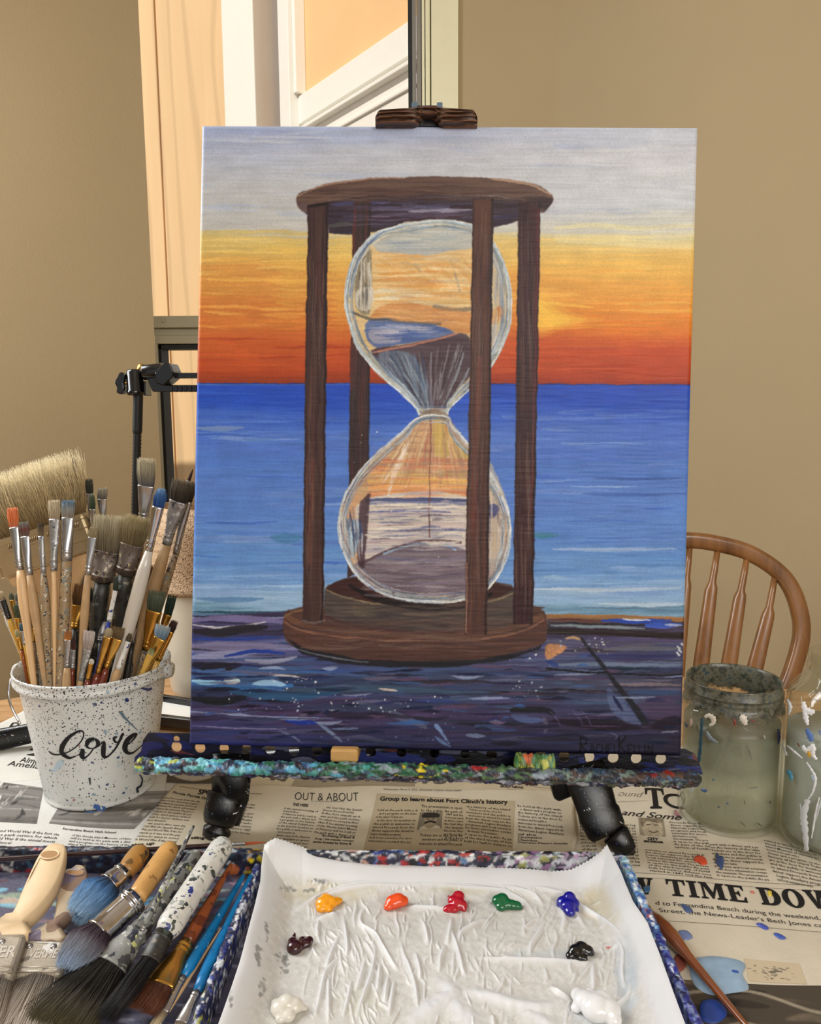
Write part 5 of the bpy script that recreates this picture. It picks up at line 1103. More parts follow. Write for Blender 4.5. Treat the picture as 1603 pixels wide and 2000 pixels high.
headline(E_, 'ound', (1207, 1561), (1254, 1565), (1210, 1551), 'inkfaint', -.02, .3); slab_word(E_, 'T', (1262, 1587), (1300, 1588), (1258, 1546)); headline(E_, 'C', (1296, 1585), (1340, 1592), (1293, 1554), 'ink', .01)
headline(E_, 'and Some', (1212, 1596), (1330, 1612), (1215, 1586), 'ink', .005, .3); headline(E_, 'N', (1130, 1592), (1150, 1592), (1130, 1580), 'ink', -.01); headline(E_, 'Y', (1133, 1607), (1150, 1607), (1133, 1595), 'ink', -.01)
rule(E_, (1190, 1572), (1262, 1572), .4, 'inkfaint'); rule(E_, (1240, 1713), (1640, 1742), .5); rule(E_, (1262, 1806), (1640, 1828), .5); rule(E_, (1240, 1722), (1640, 1751), .4, 'inkfaint')
p = Painter(0, 0, 60, 44, srgb_((150, 140, 118))); p.poly([(14, 4), (44, 2), (54, 20), (48, 44), (14, 44), (6, 18)], (178, 166, 142), sm=4, tex=.2, k='i'); p.poly([(4, 0), (30, -2), (56, 2), (48, 12), (20, 8), (8, 22)], (124, 112, 92), sm=4, tex=.3, k='i'); p.stroke([(22, 32), (32, 35), (42, 31)], 3, (110, 96, 80)); p.stroke([(18, 17), (26, 16)], 3, (100, 90, 76)); p.stroke([(36, 16), (44, 17)], 3, (100, 90, 76))
picture(E_, ((1246, 1602), (1295, 1607), (1300, 1640), (1250, 1636)), p)
headline(E_, 'CITY', (1264, 1646), (1286, 1648), (1264, 1640.5), offset=.05); headline(E_, 'SIDEBAR', (1257, 1650.5), (1296, 1653.5), (1257, 1646.5), offset=.05)
column(E_, (1258, 1664), (1375, 1676), (1268, 1712), 9, 27, 11); column(E_, (1306, 1612), (1372, 1618), (1318, 1664), 10, 16, 12, gap=0)
column(E_, (1385, 1656), (1480, 1664), (1400, 1720), 11, 25, 13); column(E_, (1490, 1648), (1590, 1668), (1512, 1728), 12, 25, 14); column(E_, (1600, 1668), (1700, 1680), (1622, 1736), 12, 25, 15)
column(E_, (1200, 1612), (1240, 1614), (1206, 1700), 14, 10, 17); column(E_, (1131, 1612), (1158, 1612), (1138, 1690), 12, 8, 18)
# dark photograph at the bottom of the right page
p = Painter(0, 0, 160, 90, srgb_((74, 66, 56))); rs = np.random.RandomState(3)
for i in range(40): x, y = rs.uniform(0, 160), rs.uniform(0, 90); p.stroke([(x, y), (x + 20, y + rs.uniform(-6, 6)), (x + 40, y + rs.uniform(-8, 8))], rs.uniform(1, 8), [(44, 38, 34), (112, 100, 84), (90, 80, 66), (30, 26, 24)][rs.randint(4)], .7, .2, 'i', .7)
p.stroke([(10, 70), (40, 40), (70, 46), (96, 84)], 3, (170, 156, 130), .8); p.stroke([(60, 86), (100, 60), (150, 66)], 3, (150, 136, 112), .8); p.stroke([(0, 14), (60, 8), (110, 26), (150, 24)], 3, (168, 156, 136), .8)
picture(E_, ((1318, 1926), (1700, 1936), (1800, 2140), (1330, 2140)), p, 'photograph', .0002, 140, 90)
p = Painter(0, 0, 80, 60, srgb_((196, 180, 152))); 
for i in range(60): x, y = 40 + rs.randn() * 14, 30 + rs.randn() * 10; p.stroke([(x, y), (x + rs.uniform(-6, 6), y + rs.uniform(-4, 4))], rs.uniform(1, 4), (90, 84, 78), .6, .3, 'i', .5)
picture(E_, ((1452, 1880), (1560, 1890), (1575, 1930), (1462, 1924)), p, 'ink_smudge', .0002)
for i_, (pts, c_) in enumerate((([(1355, 1682), (1366, 1679), (1377, 1684), (1380, 1694), (1370, 1697), (1364, 1692), (1356, 1689)], (216, 78, 48)), ([(1398, 1674), (1404, 1680), (1411, 1682), (1413, 1692), (1408, 1706), (1404, 1700), (1397, 1692)], (60, 80, 130)),
        ([(1348, 1886), (1372, 1878), (1400, 1876), (1440, 1882), (1455, 1893), (1450, 1912), (1462, 1940), (1430, 1950), (1390, 1956), (1358, 1940), (1346, 1910)], (146, 172, 196)), ([(1476, 1814), (1486, 1812), (1500, 1820), (1494, 1824)], (70, 84, 170)), ([(1510, 1832), (1520, 1832), (1534, 1840), (1522, 1842)], (64, 90, 170)),
        ([(1324, 1830), (1340, 1828), (1352, 1840), (1336, 1846)], (110, 126, 170)), ([(1318, 1880), (1332, 1876), (1340, 1896), (1326, 1912), (1314, 1900)], (140, 76, 66)), ([(1368, 1970), (1400, 1966), (1420, 1990), (1400, 2010), (1370, 2004)], (40, 70, 150)), ([(1420, 1902), (1440, 1904), (1444, 1912), (1428, 1912)], (60, 90, 160)),
        ([(1330, 1776), (1345, 1782), (1352, 1790), (1340, 1792)], (70, 90, 130)), ([(1255, 1742), (1268, 1740), (1268, 1750), (1258, 1752)], (60, 100, 140)), ([(1499, 1747), (1506, 1748), (1506, 1756), (1500, 1755)], (220, 196, 70)), ([(1466, 1748), (1472, 1748), (1471, 1751), (1466, 1751)], (200, 110, 90)))):
    blotch(E_, pts, c_)
# left pages: sports photographs and print
def sports(seed, w=120, h=60):
    p = Painter(0, 0, w, h, srgb_((120, 116, 112))); rs = np.random.RandomState(seed)
    for i in range(16): y = rs.uniform(0, h); p.stroke([(0, y), (w, y + rs.uniform(-10, 10))], rs.uniform(1, 5), [(160, 156, 150), (90, 88, 84)][rs.randint(2)], .6, .2, 'i')
    for i in range(7):
        x, y = rs.uniform(10, w - 10), rs.uniform(10, h - 10); c = [(50, 48, 46), (176, 172, 166), (200, 196, 190)][rs.randint(3)]
        p.poly([(x + rs.uniform(-12, 12), y + rs.uniform(-14, 14)) for _ in range(6)], c, .9, .2, 'i', 1, 3)
    return p
picture('A', ((8, 1535), (86, 1545), (72, 1618), (-60, 1612)), sports(1)); picture('A', ((128, 1560), (340, 1551), (262, 1624), (96, 1616)), sports(2)); picture('A', ((-80, 1535), (2, 1533), (-70, 1610), (-200, 1610)), sports(3))
column('A', (-60, 1626), (118, 1634), (-90, 1662), 5, 40, 20); column('A', (142, 1634), (258, 1641), (128, 1664), 5, 34, 21); headline('A', 'Fernandina Beach High School', (122, 1628), (226, 1633), (124, 1623), offset=.015, name='body_text')
headline('G', 'D', (18, 1423), (36, 1422), (24, 1414), offset=.04); headline('G', 'de', (4, 1436), (34, 1432), (10, 1423), offset=.03); headline('G', 'Almo', (38, 1492), (76, 1494), (42, 1482), shear=.2); headline('G', 'Amelia', (14, 1500), (76, 1504), (18, 1490), shear=.2)
headline('G', '2', (52, 1478), (84, 1480), (60, 1464), offset=.03)
p = Painter(0, 0, 60, 40, srgb_((92, 84, 72))); p.poly([(20, 10), (40, 8), (46, 24), (30, 34), (16, 24)], (190, 186, 178), sm=3); picture('G', ((302, 1502), (440, 1502), (452, 1534), (300, 1534)), p, 'photograph', .0006)
# ---------------------------------------------------------------- brush maker
M['vbrist'] = vcol('bristle_hair', .55, spec=.35)
M['wood_nat'] = plain('pale_beech_handle', (214, 176, 128), .42, var=.12, scale=40, stretch=(1, 1, .2))
M['wood_tan'] = plain('worn_tan_handle', (176, 142, 100), .5, var=.22, scale=45)
M['wood_dirty'] = splatter('paint_spattered_handle', (150, 126, 92), [((60, 56, 52), .16), ((110, 130, 128), .12), ((196, 190, 176), .1), ((70, 40, 36), .06)], 260, bump=.0003, size=.5)
M['wood_grey'] = splatter('grey_paint_coated_handle', (128, 128, 122), [((60, 60, 60), .3), ((180, 180, 174), .2), ((190, 190, 120), .04), ((40, 44, 56), .15)], 160, bump=.0005, size=.6)
M['wood_white'] = splatter('white_handle_with_spatter', (214, 212, 204), [((60, 66, 60), .12), ((50, 60, 130), .04), ((150, 156, 150), .3), ((96, 96, 90), .08)], 170, bump=.0003, size=.45)
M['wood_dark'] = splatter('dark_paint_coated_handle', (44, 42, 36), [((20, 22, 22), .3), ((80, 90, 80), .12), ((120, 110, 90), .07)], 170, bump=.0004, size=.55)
M['wood_pale'] = plain('pale_grey_lacquer', (196, 188, 174), .25, var=.04, coat=.4)
M['mustard'] = splatter('mustard_varnished_handle', (170, 124, 62), [((110, 82, 46), .25), ((214, 200, 168), .05), ((60, 52, 44), .1)], 130, bump=.0002, size=.55)
M['bamboo'] = splatter('honey_bamboo_handle', (208, 158, 92), [((160, 116, 66), .2), ((70, 66, 70), .05)], 120, bump=.0001, size=.4, stretch=(1, 1, .5))
M['redbrown'] = plain('reddish_brown_lacquer', (112, 44, 26), .18, var=.2, coat=.6)
M['orangebrown'] = splatter('orange_brown_lacquer', (150, 78, 34), [((110, 52, 24), .3), ((224, 218, 206), .03)], 110, rough=.2, bump=.0001)
M['blue_h'] = splatter('blue_lacquer', (18, 118, 178), [((12, 92, 150), .2), ((170, 206, 220), .03)], 200, rough=.25, bump=.0001, size=.3)
M['redg'] = plain('glossy_red_lacquer', (120, 20, 16), .2, var=.2, coat=.5)
M['orangeb2'] = plain('amber_brown_lacquer', (132, 72, 30), .16, var=.25, scale=25, coat=.6)
M['blue_dk'] = plain('royal_blue_lacquer', (28, 50, 140), .25)
M['yellow_h'] = plain('yellow_lacquer', (206, 160, 66), .3, var=.15, coat=.4)
M['black_h'] = plain('black_lacquer', (20, 18, 18), .2, coat=.5)
M['maroon_h'] = plain('dark_maroon_lacquer', (44, 22, 22), .2, coat=.5)
M['goldf'] = plain('brass_ferrule', (206, 156, 74), .24, .95, .15, 70)
M['dirtyf'] = splatter('paint_marked_ferrule', (156, 154, 150), [((200, 200, 204), .16), ((70, 70, 76), .12), ((110, 110, 140), .06)], 260, rough=.3, bump=.0002, size=.5); M['dirtyf'].node_tree.nodes['Principled BSDF'].inputs['Metallic'].default_value = .6
M['tanf'] = plain('tan_brass_plated_band', (186, 166, 128), .32, .8, .1, 60)
M['oldf'] = splatter('tarnished_grey_band', (112, 100, 92), [((150, 140, 120), .2), ((60, 54, 52), .2), ((170, 150, 100), .06)], 200, rough=.35, bump=.0003); M['oldf'].node_tree.nodes['Principled BSDF'].inputs['Metallic'].default_value = .6

def bristles(mb, B, T, wd, hw, ht, tip_hw, tip_ht, n, rad, cols, seed, kind='flat', wild=.12, lv=.06):
    """strands from an elliptical root at B to tips around T; cols: list of (t, colour) along the hair"""
    rs = np.random.RandomState(seed); ax = (T - B); L = ax.length; ax = ax.normalized()
    w_ = (wd - ax * wd.dot(ax)).normalized(); d_ = ax.cross(w_)
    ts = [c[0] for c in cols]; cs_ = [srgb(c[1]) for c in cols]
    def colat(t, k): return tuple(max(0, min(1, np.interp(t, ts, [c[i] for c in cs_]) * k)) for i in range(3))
    # inner core keeps the tuft opaque
    pts = []; fl = []; N = 7
    for i in range(N):
        t = i / (N - 1) * (.86 if kind != 'point' else .7)
        if kind == 'round': s_ = math.sin(math.pi * (.16 + .76 * t)) 
        elif kind == 'point': s_ = 1 - .8 * t
        elif kind == 'fil': s_ = math.sqrt(max(.05, 1 - (t * 1.0) ** 3))
        else: s_ = 1 - .04 * t
        a_ = (hw + (tip_hw - hw) * t) * s_ * .93; b_ = (ht + (tip_ht - ht) * t) * s_ * .8; pts.append(B + ax * L * t); fl.append((max(a_, 1e-5), max(b_, 1e-5)))
    b0 = len(mb.v); mb.tube(pts, 1, 14, flat=fl, up=w_, col=(0, 0, 0))
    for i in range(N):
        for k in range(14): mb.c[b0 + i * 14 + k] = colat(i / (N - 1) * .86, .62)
    for q in range(n):
        a = rs.uniform(0, 2 * math.pi); r = math.sqrt(rs.uniform(.2, 1)); u, v = r * math.cos(a), r * math.sin(a)
        ln = L * (1 + rs.uniform(-lv, lv))
        if kind in ('fil', 'round'): ln *= math.sqrt(max(.1, 1 - (.75 if kind == 'fil' else .55) * r * r)) if kind == 'fil' else 1 - .35 * r ** 3
        if kind == 'angle': ln *= .72 + .28 * (u * .5 + .5)
        if kind == 'point': u2, v2 = u * .12, v * .12
        else: u2, v2 = u + rs.normal() * wild, v + rs.normal() * wild
        p0 = B + w_ * (u * hw) + d_ * (v * ht)
        p2 = B + ax * ln + w_ * (u2 * tip_hw) + d_ * (v2 * tip_ht)
        if kind == 'round': mid = .5; bul = 1.0
        pm = (p0 + p2) / 2 + w_ * (u * (hw + tip_hw) * .06) + d_ * (v * (ht + tip_ht) * .06)
        if kind == 'point': pm = B + ax * ln * .5 + w_ * (u * hw * .85) + d_ * (v * ht * .85)
        if kind == 'round': pm = B + ax * ln * .5 + w_ * (u * tip_hw) + d_ * (v * tip_ht); p2 = B + ax * ln + w_ * (u2 * tip_hw * .8) + d_ * (v2 * tip_ht * .8)
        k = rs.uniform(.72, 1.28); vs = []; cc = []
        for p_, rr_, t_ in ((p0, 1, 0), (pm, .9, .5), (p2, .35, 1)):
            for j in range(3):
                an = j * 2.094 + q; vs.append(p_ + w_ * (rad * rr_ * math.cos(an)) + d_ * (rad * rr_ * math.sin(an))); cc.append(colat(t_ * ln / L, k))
        fs = [(i * 3 + j, i * 3 + (j + 1) % 3, i * 3 + 3 + (j + 1) % 3, i * 3 + 3 + j) for i in range(2) for j in range(3)] + [(6, 7, 8)]
        b0 = len(mb.v); mb.add(vs, fs)
        for i, c in enumerate(cc): mb.c[b0 + i] = c

CREAM = [(0, (120, 104, 84)), (.4, (176, 156, 122)), (1, (206, 188, 152))]
def brush(T, B, Fe, E, hw, ht, fr, hr, label, kind='flat', ferrule='steel', handle='wood_tan', cols=CREAM, n=160, seed=1, tip=(1.05, 1.0), hbulge=1.25, end_r=.55, wd=Vector((1, 0, 0)), name='paintbrush', group=None, rad=.00018, crimps=2, wild=.12, hstyle='taper', cat='brush'):
    """all points in metres; hw/ht half width and half thickness of the ferrule's mouth, fr its radius at the handle, hr the handle's"""
    rt = root(name, tuple(E)); tag(rt, label, cat, group)
    ax = (Fe - B).normalized(); w_ = (wd - ax * wd.dot(ax)).normalized()
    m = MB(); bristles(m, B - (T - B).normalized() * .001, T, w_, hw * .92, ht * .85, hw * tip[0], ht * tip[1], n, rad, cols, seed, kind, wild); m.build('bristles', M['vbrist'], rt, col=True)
    m = MB(); L = (Fe - B).length; P = []; fl = []
    for t_, a_, b_ in ((0, hw, ht), (.03, hw * 1.03, ht * 1.06), (.06, hw, ht), (.35, hw + (fr - hw) * .3, ht + (fr - ht) * .35), (.6, hw + (fr - hw) * .8, ht + (fr - ht) * .85), (.74, fr * 1.0, fr * 1.0)): P.append(B + ax * L * t_); fl.append((a_, b_))
    for q in range(crimps):
        t_ = .76 + q * .1
        for dt, s_ in ((0, 1), (.02, 1.1), (.045, 1.1), (.065, 1.)): P.append(B + ax * L * (t_ + dt)); fl.append((fr * s_, fr * s_))
    P.append(B + ax * L); fl.append((fr, fr)); m.tube(P, 1, 20, flat=fl, up=w_); m.build('ferrule', M[ferrule], rt)
    m = MB(); D_ = E - Fe; L = D_.length; N = 12; P = []; rr_ = []
    for i in range(N + 1):
        t_ = i / N
        if hstyle == 'taper': r_ = hr * (1 + (hbulge - 1) * math.sin(math.pi * min(1, t_ * 2.2)) ** 2 * (t_ < .46)) * (1 + (end_r - 1) * max(0, t_ - .25) / .75)
        elif hstyle == 'club': r_ = hr * (end_r + (1 - end_r) * (math.sin(math.pi * min(1, (t_ + .05) * .62)) ** 1.2))
        else: r_ = hr
        if i == 0: r_ = min(r_, fr * .98)
        P.append(Fe + D_ * t_); rr_.append(max(r_, .0003))
    e_ = D_.normalized(); P += [E + e_ * rr_[-1] * .5, E + e_ * rr_[-1] * .85]; rr_ += [rr_[-1] * .85, rr_[-1] * .4]
    m.tube(P, rr_, 16, up=w_); m.build('handle', M[handle], rt)
    return rt

# ---------------------------------------------------------------- bucket
fb = table(199, 1592); kb = mpp(fb); RB = 104 * kb * 1.03; BC = Vector((fb.x, fb.y + RB, TZ + .0035))
BC.x = at_y(199, 1560, BC.y).x
RT = 145 * mpp(at_y(184, 1325, BC.y)); zt = at_y(184, 1339, BC.y - RT * .95).z
HB = zt - BC.z
bk_ = root('bucket', tuple(BC)); tag(bk_, 'white paint-spattered bucket with love written on it, full of paintbrushes', 'bucket')
t = NT('white_enamel_spattered'); v = t.coords(); base = srgb((214, 215, 211))
c = t.ramp(t.noise(v, 14, 4), [(.35, tuple(x * .9 for x in base)), (.65, base)])
sz = t.n('SeparateXYZ'); t.l(v, sz.inputs[0])
up_ = t.n('MapRange'); t.l(sz.outputs[2], up_.inputs[0]); up_.inputs[1].default_value = .04; up_.inputs[2].default_value = HB; up_.inputs[3].default_value = .16; up_.inputs[4].default_value = .75
wn = t.n('TexNoise', Scale=160., Detail=2.); t.l(v, wn.inputs['Vector']); mxv = t.n('Mix'); mxv.data_type = 'VECTOR'; mxv.inputs[0].default_value = .004; t.l(v, mxv.inputs[4]); t.l(wn.outputs['Color'], mxv.inputs[5])
for i, (sc_, col_, thr, cut) in enumerate(((700, (40, 40, 46), .36, None), (430, (50, 54, 62), .24, .8), (170, (70, 84, 120), .2, .22), (140, (140, 160, 172), .24, .08), (150, (170, 130, 130), .2, .07), (75, (190, 202, 206), .2, .1))):
    vo = t.n('TexVoronoi', Scale=float(sc_)); t.l(mxv.outputs[1], vo.inputs['Vector']); sr = t.n('SeparateColor'); t.l(vo.outputs['Color'], sr.inputs[0])
    k1 = t.math('LESS_THAN', sr.outputs[i % 3], up_.outputs[0] if cut is None or cut == .8 else cut); k2 = t.math('LESS_THAN', vo.outputs['Distance'], t.math('MULTIPLY', sr.outputs[(i + 1) % 3], thr * 1.4) if i < 2 else thr)
    c = t.mix(t.math('MULTIPLY', k1, k2), c, srgb(col_))
t.set(Base__Color=c, Roughness=.38); t.bump(t.noise(v, 200, 3), .0002); M['bucket'] = t.m
def RZ(z): return RB + (RT * .955 - RB) * (z / HB)
m = MB(); th = .0012
prof = [(0, .003), (RB - .004, .003), (RB - .001, .0), (RB + .0006, .0008), (RB + .0008, .003), (RB + .0003, .004)]
prof += [(RZ(HB * q / 20), HB * q / 20) for q in range(1, 18)]
prof += [(RZ(HB * .885), HB * .885), (RT * .985, HB * .90), (RT, HB * .915), (RT * .998, HB * .93), (RT * .985, HB * .94), (RT * .985, HB * .972), (RT * 1.0, HB * .98), (RT, HB * .992), (RT * .988, HB), (RT * .972, HB * .99)]
prof += [(RZ(HB * q / 10) - th, HB * q / 10) for q in range(9, 0, -1)] + [(RB - th, .0045), (0, .0045)]
m.lathe(prof, BC, 96); m.build('body', M['bucket'], bk_)
def on_bucket(px, py, lift=.0004):
    r = ray(px, py); t_ = .55
    for _ in range(200):
        p = CC + r * t_; z = p.z - BC.z; rad = RZ(max(0, min(z, HB)))
        f_ = math.hypot(p.x - BC.x, p.y - BC.y) - rad - lift
        if f_ < .00005: break
        t_ += max(f_ * .6, .00005)
    return p
def ribbon(pts, lift=.0004, n=8):
    """pts: (px, py, width px); a variable-width stroke lying on the bucket"""
    q = spline(pts, n); vs = []; fs = []; N = len(q)
    for i in range(N):
        a = q[max(i - 1, 0)][:2]; b = q[min(i + 1, N - 1)][:2]; d_ = (b - a) / (np.linalg.norm(b - a) + 1e-9); nrm_ = np.array([-d_[1], d_[0]]) * max(q[i][2] * 1.05 + .5, 1.9) / 2 / 2.3
        for s_ in (-1, -.33, .33, 1): vs.append(on_bucket(*(q[i][:2] + nrm_ * s_), lift))
    fs = [(4 * i + k, 4 * i + k + 1, 4 * i + 5 + k, 4 * i + 4 + k) for i in range(N - 1) for k in range(3)]; return vs, fs
M['letter_inlay'] = plain('dark_interior_inlay', (16, 15, 16), .8)  # black inlay colour stands for the dark interior seen through cut letters
def z2(l): return [(x / 2.8625, 1340 + y / 2.8625, w * 1.9) for x, y, w in l]
letters = {'l': [[(272, 364, 2), (290, 378, 3.5), (316, 384, 3), (364, 376, 2.6), (420, 344, 2.6), (460, 298, 2.8), (466, 260, 3.2), (440, 252, 4), (386, 286, 8), (352, 330, 11), (344, 368, 10), (366, 392, 8), (392, 402, 5), (424, 390, 1.6)]],
           'o': [[(424, 392, 1.5), (448, 378, 3), (462, 360, 9), (458, 388, 12), (470, 404, 5), (500, 380, 3), (522, 350, 3)], [(530, 294, 4), (548, 316, 9), (538, 340, 5), (512, 350, 2), (486, 338, 6), (494, 308, 11), (528, 292, 5)]],
           'v': [[(548, 340, 2), (570, 318, 3), (582, 316, 6), (578, 350, 11), (580, 392, 9), (604, 392, 4), (640, 356, 4), (664, 316, 5), (684, 272, 6), (694, 268, 3)], [(662, 318, 3), (642, 310, 5), (638, 290, 6), (656, 284, 3)]],
           'e': [[(690, 338, 1.6), (724, 320, 2.6), (752, 290, 4), (764, 268, 4), (744, 274, 8), (712, 304, 11), (698, 346, 12), (712, 372, 8), (740, 374, 4), (776, 348, 2), (798, 326, 1.6)]]}
for ch, ls in letters.items():
    m = MB()
    for l in ls: vs, fs = ribbon(z2(l)); m.add(vs, fs)
    o = m.build('lettering', M['letter_inlay'], bk_); o['label'] = 'dark inlay in place of cut-out letter ' + ch
for pts, c_ in (([(664, 142, 3), (684, 158, 7), (696, 176, 5), (770, 248, 1.4)], (96, 116, 132)), ([(700, 72, 5), (710, 78, 9), (720, 76, 5)], (30, 50, 110)), ([(780, 494, 2), (796, 520, 3), (788, 556, 4), (768, 572, 5), (772, 596, 5)], (40, 44, 56)), ([(500, 512, 5), (504, 552, 2.6)], (50, 54, 60)), ([(524, 668, 8), (560, 684, 13), (590, 680, 6)], (66, 100, 160)),
                ([(470, 712, 5), (520, 708, 7), (570, 716, 3)], (80, 120, 170)), ([(552, 640, 3), (566, 680, 3.4), (574, 716, 3)], (226, 224, 214)), ([(300, 480, 5), (330, 440, 13), (350, 420, 9)], (176, 194, 208)), ([(660, 690, 2), (740, 668, 3), (800, 640, 1.6)], (230, 228, 220)), ([(1046 / 1.33, 10, 3), (830, 20, 6), (850, 10, 4)], (40, 50, 100))):
    m = MB(); vs, fs = ribbon(z2(pts), .0006); m.add(vs, fs); kk = ('bk', c_)
    if kk not in M: M[kk] = plain('dried_paint_%d_%d_%d' % c_, c_, .35, var=.1)
    m.build('paint_drip', M[kk], bk_)
# wire handle hanging on the left, with its ear
m = MB(); ear = Vector((BC.x - RT * 1.0, BC.y, BC.z + HB * .90))
m.tube(spline([(ear.x, ear.y, ear.z), (ear.x - .006, ear.y - .006, ear.z - .004), (ear.x - .005, ear.y - .012, ear.z - .02), (ear.x + .012, ear.y - .03, ear.z - .034)], 6), .0011, 8); m.build('wire_handle', M['chrome'], bk_)
for sx in (-1, 1):
    m = MB(); m.tube([Vector((BC.x + sx * (RT * .95), BC.y, BC.z + HB * .93)), Vector((BC.x + sx * (RT + .004), BC.y, BC.z + HB * .925))], 1, 16, flat=[(.009, .009), (.006, .007)], up=(0, 0, 1)); m.build('handle_ear', M['bucket'], bk_)

# ---------------------------------------------------------------- the brushes in the bucket
def zb(x, y): return (x / 3.817, 860 + y / 3.817)
def bb(tip, base, fe, rim, wb, wf, wh, dt, dr, label, seed, th=.32, hstyle='taper', tipw=1.05, end=None, **k):
    """tip/base/fe/rim in close-up coordinates of the bucket; wb, wf, wh widths in pixels; dt, dr depth offsets from the bucket's axis"""
    yT, yR = BC.y + dt, BC.y + dr
    ytot = [0, 1]
    L = [zb(*tip), zb(*base), zb(*fe), zb(*rim)]
    s = [0]
    for a, b in zip(L, L[1:]): s.append(s[-1] + math.hypot(a[0] - b[0], a[1] - b[1]))
    P = [at_y(*q, yT + (yR - yT) * (s_ / s[-1])) for q, s_ in zip(L, s)]
    T, B, Fe, Rm_ = P; d_ = (Rm_ - Fe).normalized(); E = Rm_.copy()
    for _ in range(200):                                    # run the handle on down into the bucket
        q = E + d_ * .001; z = q.z - BC.z
        if z < .012 or (z < HB and math.hypot(q.x - BC.x, q.y - BC.y) > RZ(z) - .004): break
        E = q
    kk = mpp(B)
    return brush(T, B, Fe, E, wb / 2 * kk, max(wb / 2 * kk * th, .0012), wf / 2 * kk, wh / 2 * kk, label, seed=seed, hstyle=hstyle, tip=(tipw, 1.0), group='paintbrushes in the white bucket', **k)
OR = [(0, (190, 110, 70)), (.5, (214, 116, 62)), (1, (222, 130, 80))]
GB = 'wood_tan'
GREYB = [(0, (70, 66, 62)), (.3, (120, 112, 98)), (1, (170, 160, 138))]
DARKB = [(0, (50, 44, 40)), (.5, (92, 82, 68)), (1, (126, 112, 90))]
